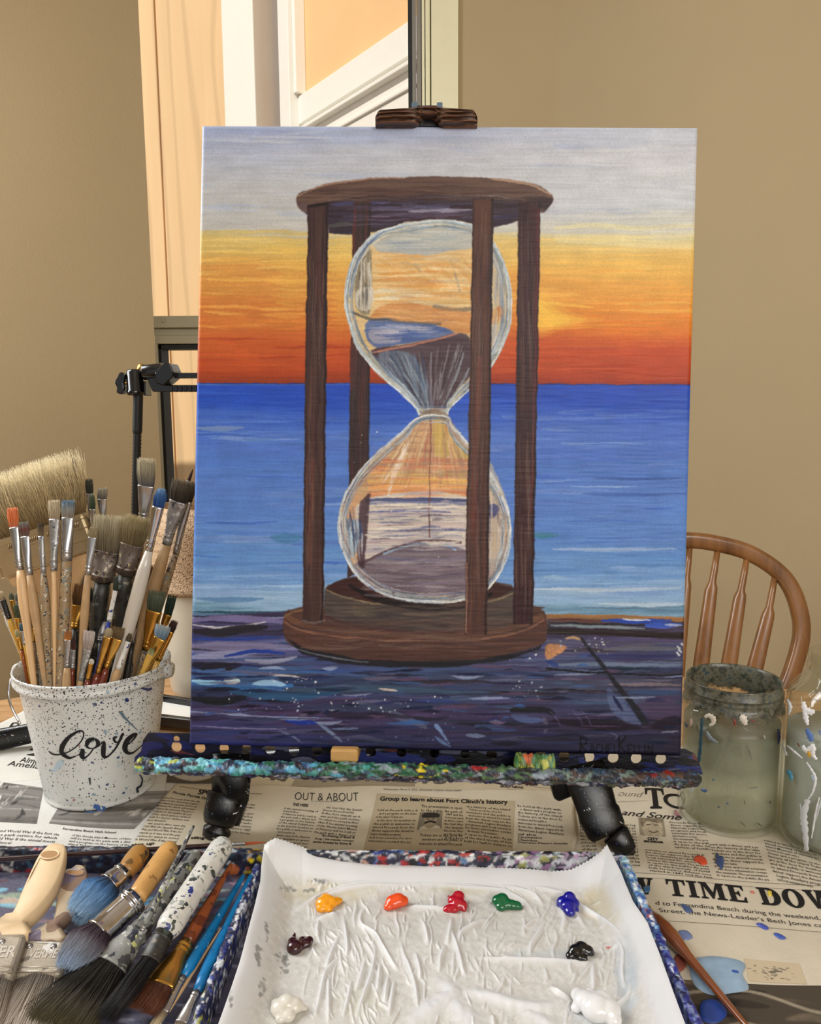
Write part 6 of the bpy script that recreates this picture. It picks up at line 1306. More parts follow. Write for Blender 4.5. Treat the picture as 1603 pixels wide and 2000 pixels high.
ITEMS = [
 # back row first
 dict(a=((545, 130), (560, 215), (620, 495), (700, 900)), w=(11, 9, 7), d=(.02, .03), label='slim round brush with dark brown tip, leaning left at the back', kind='point', ferrule='steel', handle='redbrown', cols=[(0, (60, 44, 30)), (1, (40, 30, 22))], n=70),
 dict(a=((662, 290), (668, 395), (690, 640), (730, 1000)), w=(14, 10, 8), d=(.015, .025), label='brush with blackened green-grey flat tip behind the wide brush', ferrule='dirtyf', handle='wood_dark', cols=[(0, (40, 40, 34)), (1, (62, 62, 50))], n=90),
 dict(a=((685, 388), (690, 512), (706, 700), (730, 1000)), w=(11, 10, 8), d=(.008, .02), label='thin brush with green painted tip behind the wide brush', kind='fil', ferrule='steel', handle='wood_tan', cols=[(0, (60, 74, 50)), (1, (84, 96, 70))], n=80),
 dict(a=((765, 345), (760, 437), (772, 600), (800, 1000)), w=(19, 12, 9), d=(.012, .02), label='angled brush with pale grey-tan hair rising behind the wide brush', kind='angle', ferrule='steel', handle='wood_nat', cols=GREYB, n=110),
 dict(a=((1437, 218), (1408, 302), (1370, 420), (1200, 1000)), w=(8, 7, 6), d=(.03, .03), label='tiny dark brown brush tip beside the canvas edge', kind='point', ferrule='dirtyf', handle='wood_dark', cols=[(0, (60, 36, 30)), (1, (80, 50, 40))], n=50),
 dict(a=((1090, 140), (1090, 338), (1070, 600), (1010, 1000)), w=(33, 20, 14), d=(.02, .03), label='tallest flat brush with pale bristles and silver ferrule', handle='wood_tan', cols=[(0, (84, 84, 92)), (.25, (140, 132, 112)), (1, (196, 184, 152))], n=320, tipw=1.0),
 dict(a=((1432, 312), (1400, 456), (1310, 845), (1050, 1640)), w=(17, 13, 15), d=(.012, .02), label='flat brush with grey-brown hair tight against the canvas edge', ferrule='steel', handle='wood_dirty', cols=DARKB, n=150),
 dict(a=((1362, 302), (1330, 455), (1242, 775), (1000, 1600)), w=(35, 18, 22), d=(.005, .012), label='wide flat dark-haired brush with spotted silver ferrule by the canvas', ferrule='dirtyf', handle='wood_tan', cols=DARKB, n=330),
 # brushes low at the left, leaning outwards
 dict(a=((-60, 1050), (-40, 1110), (40, 1290), (180, 1660)), w=(14, 12, 9), d=(.01, .01), label='white-handled brush leaning furthest out to the left', ferrule='steel', handle='wood_white', n=60),
 dict(a=((-5, 1130), (20, 1190), (70, 1330), (170, 1640)), w=(12, 10, 9), d=(.0, .0), label='black-ferruled brush leaning out at the far left', ferrule='black_h', handle='yellow_h', n=60),
 dict(a=((78, 1130), (88, 1190), (120, 1330), (190, 1700)), w=(9, 8, 7), d=(.01, .005), label='small green-grey tipped brush at the left rim', kind='fil', ferrule='goldf', handle='yellow_h', cols=[(0, (90, 96, 70)), (1, (110, 116, 90))], n=60),
 dict(a=((112, 1215), (130, 1325), (150, 1420), (205, 1740)), w=(11, 8, 7), d=(-.01, -.012), label='filbert brush with olive green tip at the left rim', kind='fil', ferrule='goldf', handle='yellow_h', cols=[(0, (96, 96, 60)), (1, (70, 92, 66))], n=90),
 dict(a=((122, 1135), (132, 1200), (160, 1360), (215, 1720)), w=(8, 7, 7), d=(.01, .0), label='grey tipped thin brush with yellow handle at the left rim', kind='fil', ferrule='dirtyf', handle='yellow_h', cols=[(0, (90, 90, 84)), (1, (130, 130, 124))], n=60),
 dict(a=((118, 1405), (135, 1470), (160, 1560), (200, 1740)), w=(9, 8, 7), d=(-.02, -.022), label='short brush with cream tip and orange handle at the left rim', kind='fil', ferrule='goldf', handle='orangebrown', cols=[(0, (150, 140, 90)), (1, (190, 180, 130))], n=60),
 dict(a=((152, 1355), (165, 1420), (185, 1520), (230, 1760)), w=(9, 8, 7), d=(-.02, -.022), label='short brush with slate blue tip behind the orange-haired brush', kind='fil', ferrule='steel', handle='yellow_h', cols=[(0, (70, 90, 100)), (1, (90, 120, 136))], n=60),
 dict(a=((240, 1310), (245, 1400), (250, 1500), (270, 1760)), w=(12, 9, 8), d=(-.01, -.012), label='short gold-ferruled brush hidden between the two front-left handles', ferrule='goldf', handle='wood_dirty', n=70),
 # dark interior
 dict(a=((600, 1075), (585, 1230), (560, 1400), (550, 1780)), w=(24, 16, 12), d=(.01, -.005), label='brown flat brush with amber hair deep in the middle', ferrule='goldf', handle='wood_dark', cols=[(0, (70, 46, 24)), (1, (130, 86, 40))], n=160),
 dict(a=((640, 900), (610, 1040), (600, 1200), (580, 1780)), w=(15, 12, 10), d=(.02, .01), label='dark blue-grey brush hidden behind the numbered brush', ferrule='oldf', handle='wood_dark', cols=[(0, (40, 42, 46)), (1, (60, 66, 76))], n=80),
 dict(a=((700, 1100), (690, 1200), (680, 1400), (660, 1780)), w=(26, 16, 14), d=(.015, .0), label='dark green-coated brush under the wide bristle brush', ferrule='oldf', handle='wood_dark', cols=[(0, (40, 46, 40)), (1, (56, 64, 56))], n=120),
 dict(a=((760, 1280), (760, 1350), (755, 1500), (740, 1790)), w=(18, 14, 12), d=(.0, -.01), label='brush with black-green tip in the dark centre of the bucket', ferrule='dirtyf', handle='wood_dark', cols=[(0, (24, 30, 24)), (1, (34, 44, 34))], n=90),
 dict(a=((1140, 930), (1120, 1040), (1080, 1200), (960, 1700)), w=(16, 14, 13), d=(.015, .01), label='brush with reddish-brown handle behind the blue-tipped brush', ferrule='oldf', handle='redbrown', cols=[(0, (80, 50, 30)), (1, (120, 80, 50))], n=80),
 dict(a=((1060, 1180), (1050, 1280), (1030, 1400), (960, 1700)), w=(22, 16, 14), d=(.02, .01), label='flat brush with dark olive hair behind the pale handle', ferrule='goldf', handle='wood_dark', cols=[(0, (60, 54, 34)), (1, (80, 74, 50))], n=100),
 dict(a=((1010, 1310), (1000, 1400), (985, 1520), (950, 1740)), w=(14, 12, 10), d=(.01, .0), label='small dark brush with striped ferrule right of the pale handle', ferrule='oldf', handle='wood_dark', cols=[(0, (40, 30, 26)), (1, (60, 44, 36))], n=70),
 # large chip brushes
 dict(a=((812, 568), (802, 825), (766, 1045), (700, 1640)), w=(54, 44, 30), d=(.004, .0), label='wide bristle brush with cream hair and tarnished band, centre of the bucket', ferrule='oldf', handle='wood_dark', cols=[(0, (110, 98, 76)), (.5, (150, 136, 106)), (1, (196, 184, 152))], n=620, tipw=1.12, th=.42, crimps=1, hstyle='straight', wild=.1),
 dict(a=((1022, 572), (985, 775), (940, 990), (860, 1640)), w=(46, 38, 30), d=(-.004, .002), label='wide bristle brush with yellow-olive hair and black-coated handle', ferrule='oldf', handle='wood_dark', cols=[(0, (100, 88, 60)), (.5, (136, 120, 84)), (1, (176, 160, 116))], n=560, tipw=1.12, th=.42, crimps=1, hstyle='straight', wild=.1),
 # right, low
 dict(a=((1172, 1128), (1150, 1272), (1090, 1560), (1060, 1680)), w=(31, 18, 14), d=(.0, -.0), label='flat brush with translucent green-grey hair at the right', ferrule='goldf', handle='wood_dirty', cols=[(0, (66, 74, 54)), (1, (112, 122, 98))], n=200),
 dict(a=((1284, 1158), (1250, 1300), (1200, 1440), (1130, 1700)), w=(17, 12, 9), d=(.01, .008), label='flat brush with dark bottle-green hair at the far right', ferrule='goldf', handle='yellow_h', cols=[(0, (34, 50, 38)), (1, (44, 66, 50))], n=130),
 dict(a=((1304, 1345), (1272, 1425), (1180, 1640), (1150, 1710)), w=(14, 12, 10), d=(-.0, -.004), label='gold-ferruled brush with dark red-brown hair at the right rim', ferrule='goldf', handle='yellow_h', cols=[(0, (40, 30, 30)), (1, (80, 44, 40))], n=100),
 dict(a=((1218, 1382), (1196, 1476), (1062, 1760), (1040, 1800)), w=(25, 13, 10), d=(-.015, -.02), label='gold-ferruled brush with pale blue fanned hair at the right rim', ferrule='goldf', handle='yellow_h', cols=[(0, (110, 130, 140)), (.4, (126, 156, 176)), (1, (196, 206, 206))], n=170, tipw=1.15),
 dict(a=((1140, 1545), (1120, 1600), (1050, 1760), (1030, 1800)), w=(13, 10, 8), d=(-.024, -.028), label='brush with yellow handle and yellowed tip in front of the blue-haired one', kind='fil', ferrule='yellow_h', handle='yellow_h', cols=[(0, (190, 180, 120)), (1, (110, 120, 70))], n=60),
 # front row
 dict(a=((88, 508), (104, 648), (152, 968), (252, 1800)), w=(19, 14, 17), d=(-.02, -.046), label='flat brush with orange hair and clean pale wooden handle', ferrule='steel', handle='wood_nat', cols=OR, n=190),
 dict(a=((176, 612), (186, 716), (222, 1005), (338, 1812)), w=(18, 13, 15), d=(-.024, -.047), label='flat brush with grey and dark red hair next to the orange one', ferrule='steel', handle='wood_tan', cols=[(0, (110, 100, 86)), (.6, (112, 50, 46)), (1, (130, 130, 120))], n=170),
 dict(a=((302, 622), (305, 714), (325, 990), (372, 1822)), w=(12, 10, 14), d=(-.026, -.048), label='slim dark-tipped brush with grey spattered handle', ferrule='dirtyf', handle='wood_dirty', cols=[(0, (130, 110, 80)), (1, (64, 50, 40))], n=110),
 dict(a=((402, 450), (405, 586), (402, 972), (408, 1822)), w=(21, 13, 9), d=(-.022, -.047), label='flat brush with light tan hair and thin pale handle', ferrule='dirtyf', handle='wood_nat', cols=[(0, (150, 130, 100)), (1, (206, 190, 158))], n=210),
 dict(a=((505, 452), (505, 576), (496, 898), (452, 1828)), w=(24, 21, 21), d=(-.018, -.046), label='stout brush with blue-stained hair and fat dusty pink handle', ferrule='steel', handle='wood_dirty', cols=[(0, (140, 128, 112)), (.5, (150, 148, 140)), (1, (84, 120, 146))], n=260, hbulge=1.0, end_r=.9),
 dict(a=((698, 632), (688, 722), (655, 1003), (588, 1810)), w=(17, 12, 13), d=(-.026, -.044), label='filbert brush with khaki hair and number 2 on its slim tan handle', kind='fil', ferrule='steel', handle='wood_tan', cols=[(0, (140, 122, 90)), (1, (166, 150, 116))], n=160),
 dict(a=((1210, 345), (1180, 495), (1112, 822), (868, 1740)), w=(23, 15, 24), d=(-.03, -.03), label='pointed brush with vivid blue hair and long pale grey handle', kind='fil', ferrule='chrome', handle='wood_pale', cols=[(0, (36, 70, 124)), (.6, (52, 96, 156)), (1, (120, 164, 196))], n=260, hbulge=1.15, end_r=.6, th=.6),
 dict(a=((866, 1000), (860, 1120), (812, 1350), (800, 1400)), w=(9, 9, 8), d=(-.034, -.036), label='thin white-ferruled brush with blue handle and dark green tip', kind='fil', ferrule='wood_white', handle='blue_dk', cols=[(0, (40, 48, 36)), (1, (58, 66, 52))], n=60),
 dict(a=((508, 1425), (505, 1487), (500, 1692), (496, 1830)), w=(13, 11, 13), d=(-.048, -.05), label='short silver brush with orange-brown hair in the front row', ferrule='steel', handle='wood_tan', cols=[(0, (200, 130, 60)), (1, (150, 90, 40))], n=90),
 dict(a=((545, 1480), (545, 1560), (540, 1700), (535, 1830)), w=(10, 9, 8), d=(-.044, -.046), label='short dark brush beside the silver one with orange hair', ferrule='dirtyf', handle='redbrown', cols=[(0, (90, 50, 40)), (1, (60, 30, 26))], n=60),
 dict(a=((668, 1425), (650, 1560), (602, 1790), (590, 1840)), w=(17, 11, 10), d=(-.045, -.05), label='short fanned brush with pinkish-white hair in the front row', ferrule='dirtyf', handle='wood_tan', cols=[(0, (150, 134, 124)), (1, (214, 200, 190))], n=190, tipw=1.4),
 dict(a=((688, 1625), (678, 1665), (655, 1780), (645, 1840)), w=(9, 9, 11), d=(-.05, -.05), label='stubby cream-tipped brush with brown handle in the front row', kind='fil', ferrule='goldf', handle='redbrown', cols=[(0, (206, 196, 176)), (1, (226, 220, 204))], n=60),
 dict(a=((818, 1390), (800, 1466), (728, 1738), (700, 1830)), w=(15, 10, 14), d=(-.04, -.046), label='filbert brush with cream hair, gold ferrule and plum handle', kind='fil', ferrule='goldf', handle='redbrown', cols=[(0, (150, 134, 100)), (1, (190, 174, 140))], n=130),
 dict(a=((884, 1395), (868, 1478), (792, 1700), (752, 1830)), w=(24, 11, 13), d=(-.036, -.044), label='flat brush with brown hair and narrow gold ferrule, centre front', ferrule='goldf', handle='redbrown', cols=[(0, (90, 70, 44)), (1, (130, 106, 70))], n=190),
 dict(a=((975, 1430), (955, 1500), (880, 1704), (835, 1830)), w=(10, 10, 13), d=(-.036, -.046), label='brush with white ferrule and ochre handle, right of centre front', kind='fil', ferrule='wood_white', handle='wood_tan', cols=[(0, (70, 60, 44)), (1, (96, 84, 60))], n=70),
]
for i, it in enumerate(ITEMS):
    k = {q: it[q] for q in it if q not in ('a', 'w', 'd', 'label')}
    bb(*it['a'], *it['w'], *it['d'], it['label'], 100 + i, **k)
# the big brush lying across the left of the bunch
wideB = at_y(84, 1046, BC.y + .02); kk = mpp(wideB)
dirw = (at_y(172, 1005, BC.y + .02) - at_y(-14, 1066, BC.y + .02)).normalized(); axw = Vector((-dirw.z, 0, dirw.x)); 
rt = root('paintbrush', tuple(at_y(120, 1290, BC.y + .022))); tag(rt, 'very wide wall brush with long blond bristles fanning out at the upper left', 'brush', 'paintbrushes in the white bucket')
fc = at_y(78, 1030, BC.y + .02)
m = MB(); bristles(m, fc, fc + axw * 112 * kk, dirw, 96 * kk, .0085, 108 * kk, .011, 2600, .00026, [(0, (130, 104, 64)), (.4, (186, 160, 112)), (1, (228, 212, 172))], 7, 'flat', .16, .13); m.build('bristles', M['vbrist'], rt, col=True)
m = MB(); Mx = Matrix(((dirw.x, 0, axw.x, fc.x), (dirw.y, 1, axw.y, fc.y), (dirw.z, 0, axw.z, fc.z), (0, 0, 0, 1)))
m.box((-98 * kk, -.010, -76 * kk), (98 * kk, .010, 2 * kk), M=Mx); ff = m.build('ferrule', M['tanf'], rt, bevel=.003)
for zq in (-8, -26, -48, -70):
    m = MB(); m.box((-98.5 * kk, -.0108, (zq - 2.2) * kk), (98.5 * kk, .0108, zq * kk), M=Mx); o = m.build('ferrule_rib', M['tanf'], None, bevel=.0008); o.parent = ff; 
    for v_ in o.data.vertices: v_.co = v_.co - Vector(rt['_o'])
for c_x in (-60, -20, 20, 60):
    for j in range(6):
        m = MB(); xx = (c_x + j * 4.5) * kk; m.tube([Mx @ Vector((xx - 2 * kk, -.0106, -21 * kk)), Mx @ Vector((xx + 2 * kk, -.0106, -13 * kk))], .0005, 6); o = m.build('ferrule_stamp', M['tanf'], None); o.parent = ff
        for v_ in o.data.vertices: v_.co = v_.co - Vector(rt['_o'])
m = MB(); hp = [(-92, -74), (92, -74), (88, -92), (50, -118), (22, -150), (16, -200), (18, -268), (0, -276), (-18, -268), (-16, -200), (-22, -150), (-50, -118), (-88, -92)]
vs = [Mx @ Vector((a_ * kk, -.008, b_ * kk)) for a_, b_ in hp] + [Mx @ Vector((a_ * kk, .008, b_ * kk)) for a_, b_ in hp]; n_ = len(hp)
m.add(vs, [tuple(range(n_)), tuple(range(2 * n_ - 1, n_ - 1, -1))] + [(i, i + n_, (i + 1) % n_ + n_, (i + 1) % n_) for i in range(n_)], 0, False); m.build('handle', M['wood_nat'], rt, bevel=.003)
# ---------------------------------------------------------------- paint box
RIMZ = .022
pb = root('paint_box', tuple(table(700, 1850, .002))); tag(pb, 'shallow paint box with thickly crusted multicoloured rim in the foreground', 'box')
def P3(px, py, dz): return on_z(px, py, TZ + dz)
BKL, BKR = P3(-140, 1657, RIMZ), P3(1214, 1671, RIMZ)
RFR = BKR + (P3(1359, 1995, RIMZ) - BKR) * 1.35
DVB, DVF = P3(503, 1690, RIMZ - .001), None
DVF = DVB + (P3(381, 2000, RIMZ - .001) - DVB) * 1.45
def wall_crust(name, A, B, th, z0, pal, nd, seed, base, parent, n=520, amp=.0011, size=(3, 10), w=700, st=2.0, label=None, hgt=70):
    ax = Vector((B - A)); ax.z = 0; ax.normalize(); side_ = Vector((-ax.y, ax.x, 0))
    H_ = A.z - (TZ + z0); prof = []
    for i in range(12): prof.append((-th / 2, -H_ + H_ * i / 12))
    for i in range(9): a = math.pi - math.pi * i / 8; prof.append((math.cos(a) * th / 2, math.sin(a) * th * .3))
    for i in range(1, 13): prof.append((th / 2, -H_ * i / 12))
    m_ = len(prof); im = dab_image(w, hgt, pal, nd, seed, base, size, st).linear()
    nz = vnoise(m_, n, 2.2, 4, seed + 1) * .7 + vnoise(m_, n, 4, 14, seed + 2) * .8
    tt = np.linspace(0, 1, n); P = np.zeros((m_, n, 3)); A_, B_ = np.array(A), np.array(B)
    for i, (a, b) in enumerate(prof):
        P[i] = A_ + (B_ - A_) * tt[:, None] + np.array(side_) * (a + (nz[i][:, None] - .7) * amp * (1 if a > 0 else -1)) + np.array([0, 0, 1.]) * (b + (nz[i][:, None] - .7) * amp * .8 * (abs(a) < th / 2 * .99))
    col = sample(im, np.broadcast_to(tt * (w - 2), (m_, n)), np.broadcast_to(np.linspace(0, hgt - 2, m_)[:, None], (m_, n)))
    o = grid_obj(name, P, M['vcrust'], parent, col)
    if label: o['label'] = label
    return o
palB = [(.49, (240, 214, 30), .02), (.47, (200, 110, 60), .02), (.55, (20, 20, 24), .06), (.53, (30, 44, 50), .05), (.63, (222, 224, 224), .05), (.62, (190, 150, 130), .04), (.7, (170, 36, 40), .05), (.68, (40, 60, 130), .05), (.72, (90, 130, 170), .06), (.78, (176, 44, 36), .04), (.8, (214, 216, 216), .08), (.77, (40, 44, 60), .06),
        (.86, (150, 110, 150), .07), (.9, (170, 140, 170), .07), (.92, (140, 160, 160), .06), (.88, (150, 150, 90), .04), (.95, (190, 190, 200), .06), (.14, (150, 40, 46), .03), (.1, (180, 176, 170), .04), (.2, (20, 24, 50), .15), (.3, (24, 26, 60), .15), (.3, (150, 150, 146), .12), (.42, (40, 70, 90), .08), (.38, (100, 46, 44), .06), (.05, (40, 44, 50), .1), (.25, (56, 84, 110), .15), (.4, (30, 36, 80), .1), (.36, (190, 190, 186), .1)]
palX = [(None, (20, 20, 26)), (.72, (226, 226, 226), .2), (.2, (36, 34, 50), .4), (.2, (26, 26, 44), .4), (.7, (30, 34, 60), .4), (.7, (200, 204, 210), .3)]
wall_crust('back_wall', BKL, BKR, .006, .003, palB + palX, 5200, 31, (40, 42, 56), pb, n=800, w=1100, size=(1.6, 7), st=2.6)
palR = [(.2, (226, 232, 236), .25), (.2, (120, 170, 210), .25), (.25, (40, 90, 170), .2), (.1, (150, 190, 190), .1), (.3, (170, 80, 90), .05), (.5, (30, 34, 110), .2), (.7, (36, 40, 130), .3), (.8, (50, 54, 140), .3), (.8, (24, 24, 60), .3), (.55, (210, 216, 224), .06), (.7, (130, 140, 180), .1), (.9, (180, 176, 200), .1)]
wall_crust('right_wall', BKR + Vector((0, -.002, 0)), RFR, .006, .003, palR, 2600, 32, (90, 110, 160), pb, size=(1.4, 5), st=4)
palD = [(None, (30, 40, 110)), (None, (40, 60, 130)), (None, (18, 20, 40)), (None, (200, 206, 214)), (None, (230, 232, 232)), (None, (70, 70, 90)), (.7, (190, 190, 60), .1), (.5, (20, 20, 24), .2), (.8, (50, 120, 120), .2)]
wall_crust('divider_wall', DVB, DVF, .005, .003, palD, 2600, 33, (30, 36, 80), pb, size=(1.4, 5.5), st=4)
fl_ = BKL + (RFR - BKR) * 1.0; wall_crust('left_wall', BKL, fl_, .006, .003, palD, 900, 34, (60, 60, 90), pb)
# floor of the box, smeared with old paint
p = Painter(-160, 1640, 720, 420, srgb_((92, 90, 110)), .6); rs = np.random.RandomState(8)
for i in range(700):
    x, y = rs.uniform(-160, 560), rs.uniform(1640, 2060); l = rs.uniform(12, 60)
    u = math.exp(-((y - 1735) / 26) ** 2)
    if y < 1705: c = [(30, 28, 44), (60, 50, 60), (26, 34, 60), (150, 150, 150), (90, 40, 40)][rs.randint(5)]
    elif y < 1725: c = [(92, 48, 42), (60, 40, 44), (40, 40, 60), (70, 60, 70)][rs.randint(4)]
    elif y < 1770: c = [(96, 166, 196), (120, 180, 200), (150, 170, 150), (60, 110, 160), (150, 120, 140), (190, 170, 150)][rs.randint(6)]
    elif y < 1810: c = [(120, 110, 130), (110, 90, 130), (150, 160, 180), (140, 110, 110), (180, 160, 150)][rs.randint(5)]
    else: c = [(84, 74, 104), (120, 120, 150), (60, 66, 90), (150, 150, 170), (44, 44, 60), (70, 60, 80)][rs.randint(6)]
    p.stroke([(x - l / 2, y), (x, y + rs.uniform(-3, 3)), (x + l / 2, y + rs.uniform(-8, 8))], rs.uniform(3, 10), tuple(min(255, int(q * 1.15)) for q in c), .85, .15, 'h', .7, .45)
nu, nv = 200, 130; a, b, c_, d = [np.array(q) for q in (BKL, BKR, RFR, fl_)]
U, V = np.meshgrid(np.linspace(0, 1, nu), np.linspace(0, 1, nv)); PB = (a * (1 - U[..., None]) + b * U[..., None]) * (1 - V[..., None]) + (d * (1 - U[..., None]) + c_ * U[..., None]) * V[..., None]
PB[..., 2] = TZ + .0052 + vnoise(nv, nu, 3, 4, 60) * .0005
qx, qy = project_np(PB); colb = sample(p.linear(), (qx + 160) * .6, (qy - 1640) * .6)
grid_obj('base', PB, M['vcrust'], pb, colb)
m = MB(); vs = [Vector((q.x, q.y, TZ + z_)) for z_ in (.0044, .0050) for q in (BKL, BKR, RFR, fl_)]; m.add(vs, [(0, 3, 2, 1), (4, 5, 6, 7), (0, 1, 5, 4), (1, 2, 6, 5), (2, 3, 7, 6), (3, 0, 4, 7)], 0, False); m.build('underside', M['white'], pb)

# ---------------------------------------------------------------- palette paper in the box
Lb = [(516, 1652, .030), (510, 1690, .026), (508, 1722, .0245), (494, 1780, .0245), (476, 1850, .0245), (452, 1925, .0245), (425, 2000, .0245), (384, 2110, .0245)]
Rb = [(1186, 1650, .030), (1212, 1702, .0265), (1236, 1760, .0262), (1265, 1805, .0262), (1287, 1860, .0262), (1312, 1930, .0262), (1339, 2000, .0262), (1386, 2110, .0262)]
Tb = [(516, 1652, .030), (526, 1644, .032), (538, 1637, .033), (560, 1643, .030), (592, 1657, .024), (617, 1671, .020), (660, 1681, .017), (720, 1687, .015), (787, 1689, .0145), (900, 1692, .014), (970, 1696, .0135), (1035, 1700, .013), (1075, 1704, .0125), (1117, 1697, .015), (1150, 1680, .022), (1172, 1665, .027), (1186, 1650, .030)]
def bnd(l): 
    q = np.array([P3(x, y, z) for x, y, z in l]); s = np.r_[0, np.cumsum(np.linalg.norm(np.diff(q, axis=0), axis=1))]; s /= s[-1]
    return lambda t: np.stack([np.interp(t, s, q[:, k]) for k in range(3)], -1)
fL, fR, fT = bnd(Lb), bnd(Rb), bnd(Tb)
nu, nv = 620, 430; s = np.linspace(0, 1, nu); tt = np.linspace(0, 1, nv) 
L_, R2, T_ = fL(tt), fR(tt), fT(s); Bt = L_[-1] * (1 - s[:, None]) + R2[-1] * s[:, None]
S, T2 = s[None, :, None], tt[:, None, None]
PP = L_[:, None] * (1 - S) + R2[:, None] * S + T_[None] * (1 - T2) + Bt[None] * T2 - (T_[0] * (1 - S) * (1 - T2) + T_[-1] * S * (1 - T2) + Bt[0] * (1 - S) * T2 + Bt[-1] * S * T2)
g = lambda x: (1 - np.clip(x, 0, 1)) ** 2 * (1 + 2 * np.clip(x, 0, 1))
zf = TZ + .0068
zT = (T_[:, 2] - zf)[None, :] * g(tt / .16)[:, None]
zS = (L_[:, 2] - zf)[:, None] * g(s / .10)[None, :] + (R2[:, 2] - zf)[:, None] * g((1 - s) / .10)[None, :]
Zp = zf + np.maximum(zT, zS)
# folds in the wet paper
HP = Painter(380, 1600, 1030, 540, (0, 0, 0)); Hh = np.zeros((HP.h, HP.w), np.float32); 
def ridge(pts, w=6, h=1.0):
    global Hh
    P = spline([(400 + x / 1.781 - 380, y / 1.781) for x, y in pts], 6); a = np.maximum(np.floor(P.min(0) - w * 3), 0).astype(int); b = np.minimum(np.ceil(P.max(0) + w * 3), (HP.w, HP.h)).astype(int)
    if (b <= a).any(): return
    Y, X_ = np.mgrid[a[1]:b[1], a[0]:b[0]].astype(np.float32); best = np.full(X_.shape, 1e9, np.float32); Tt = np.zeros_like(best)
    for i in range(len(P) - 1):
        d = P[i + 1] - P[i]; t_ = np.clip(((X_ - P[i][0]) * d[0] + (Y - P[i][1]) * d[1]) / ((d ** 2).sum() + 1e-6), 0, 1); q = np.hypot(X_ - P[i][0] - t_ * d[0], Y - P[i][1] - t_ * d[1]); n_ = q < best; best[n_] = q[n_]; Tt[n_] = ((i + t_) / (len(P) - 1))[n_]
    v_ = h * np.exp(-(best / w) ** 2) * np.clip(np.minimum(Tt, 1 - Tt) * 3, .0, 1)
    Hh[a[1]:b[1], a[0]:b[0]] = np.maximum(Hh[a[1]:b[1], a[0]:b[0]], v_)
RG = [((300, 330), (400, 270), (520, 225), (620, 215)), ((350, 300), (480, 250), (600, 230), (760, 225)), ((540, 280), (700, 225), (850, 215), (980, 240), (1100, 280), (1160, 350)), ((780, 215), (900, 235), (1040, 250), (1120, 300)), ((1000, 215), (1080, 240), (1150, 270), (1180, 310)), ((1060, 210), (1150, 230), (1250, 270), (1290, 330), (1340, 400)), ((1120, 205), (1200, 240), (1300, 300), (1420, 380), (1470, 450)),
      ((400, 340), (390, 390), (400, 400)), ((480, 330), (490, 400), (495, 450), (490, 480)), ((575, 290), (545, 330), (545, 370), (590, 400), (620, 450), (660, 510), (680, 530)), ((590, 420), (590, 480), (580, 540), (560, 600), (540, 650), (525, 712)), ((470, 480), (420, 540), (400, 620), (380, 700)), ((430, 540), (430, 620), (430, 712)), ((510, 560), (500, 620), (480, 690)), ((680, 420), (690, 470), (710, 520), (730, 580), (740, 650), (750, 680)),
      ((730, 460), (745, 520), (750, 560)), ((850, 350), (860, 400), (880, 460), (895, 520), (910, 550)), ((990, 340), (930, 370), (890, 400), (880, 450)), ((860, 340), (850, 400), (840, 440)), ((750, 340), (770, 400), (775, 440)), ((640, 540), (630, 600), (625, 640)), ((660, 560), (650, 620), (640, 690)), ((1190, 350), (1160, 400), (1135, 440), (1130, 480)), ((950, 485), (1050, 490), (1200, 495), (1350, 500)), ((1350, 500), (1350, 560), (1352, 600)),
      ((1200, 580), (1240, 610), (1280, 630)), ((1420, 400), (1450, 460), (1450, 540), (1460, 590)), ((1480, 560), (1470, 620), (1430, 650), (1400, 640)), ((930, 680), (935, 740)), ((1000, 680), (1005, 730)), ((370, 360), (430, 340), (470, 330)), ((690, 308), (780, 312), (870, 318)), ((840, 440), (820, 480), (815, 540)), ((470, 400), (440, 470), (420, 520)), ((1230, 300), (1250, 350), (1240, 390)), ((560, 480), (540, 560), (520, 600)), ((610, 500), (605, 560), (598, 610))]
for r_ in RG: ridge(r_, 4.2, 1.0)
ridge(((790, 540), (830, 580), (860, 610), (800, 650), (740, 690), (700, 740)), 17, 1.1); ridge(((870, 595), (960, 612), (1100, 650), (1190, 655), (1260, 625)), 11, 1.1); ridge(((820, 600), (900, 680), (960, 760)), 20, .8); ridge(((1090, 660), (1150, 690), (1240, 740)), 14, .8)
rs = np.random.RandomState(44)
for i in range(260):
    x, y = rs.uniform(340, 1440), rs.uniform(240, 760); a_ = math.pi / 2 + (x - 900) / 1200 + rs.normal() * .35; l = rs.uniform(30, 130)
    ridge(((x, y), (x + math.cos(a_) * l / 3 + rs.uniform(-7, 7), y + math.sin(a_) * l / 3), (x + math.cos(a_) * l * .66 + rs.uniform(-9, 9), y + math.sin(a_) * l * .66), (x + math.cos(a_) * l, y + math.sin(a_) * l)), rs.uniform(1.4, 3.2), rs.uniform(.15, .6))
for i in range(60):
    x = rs.uniform(340, 1400); y = rs.uniform(200, 235); ridge(((x, y), (x + rs.uniform(-8, 8), y + 12), (x + rs.uniform(-14, 14), y + 24)), 2.4, .5)
Q = PP.copy(); Q[..., 2] = Zp; qx, qy = project_np(Q)
rid = sample(Hh[..., None], qx - 380, qy - 1600)[..., 0]
inner = np.clip((np.minimum(s, 1 - s)[None, :] - .035) / .03, 0, 1) * np.clip((tt[:, None] - .075) / .03, 0, 1)
Q[..., 2] += rid * inner * .0026 + (vnoise(nv, nu, 8, 8, 70) - .5) * .0006 * inner + (vnoise(nv, nu, 40, 50, 71) - .5) * .0022 * (1 - .6 * inner)
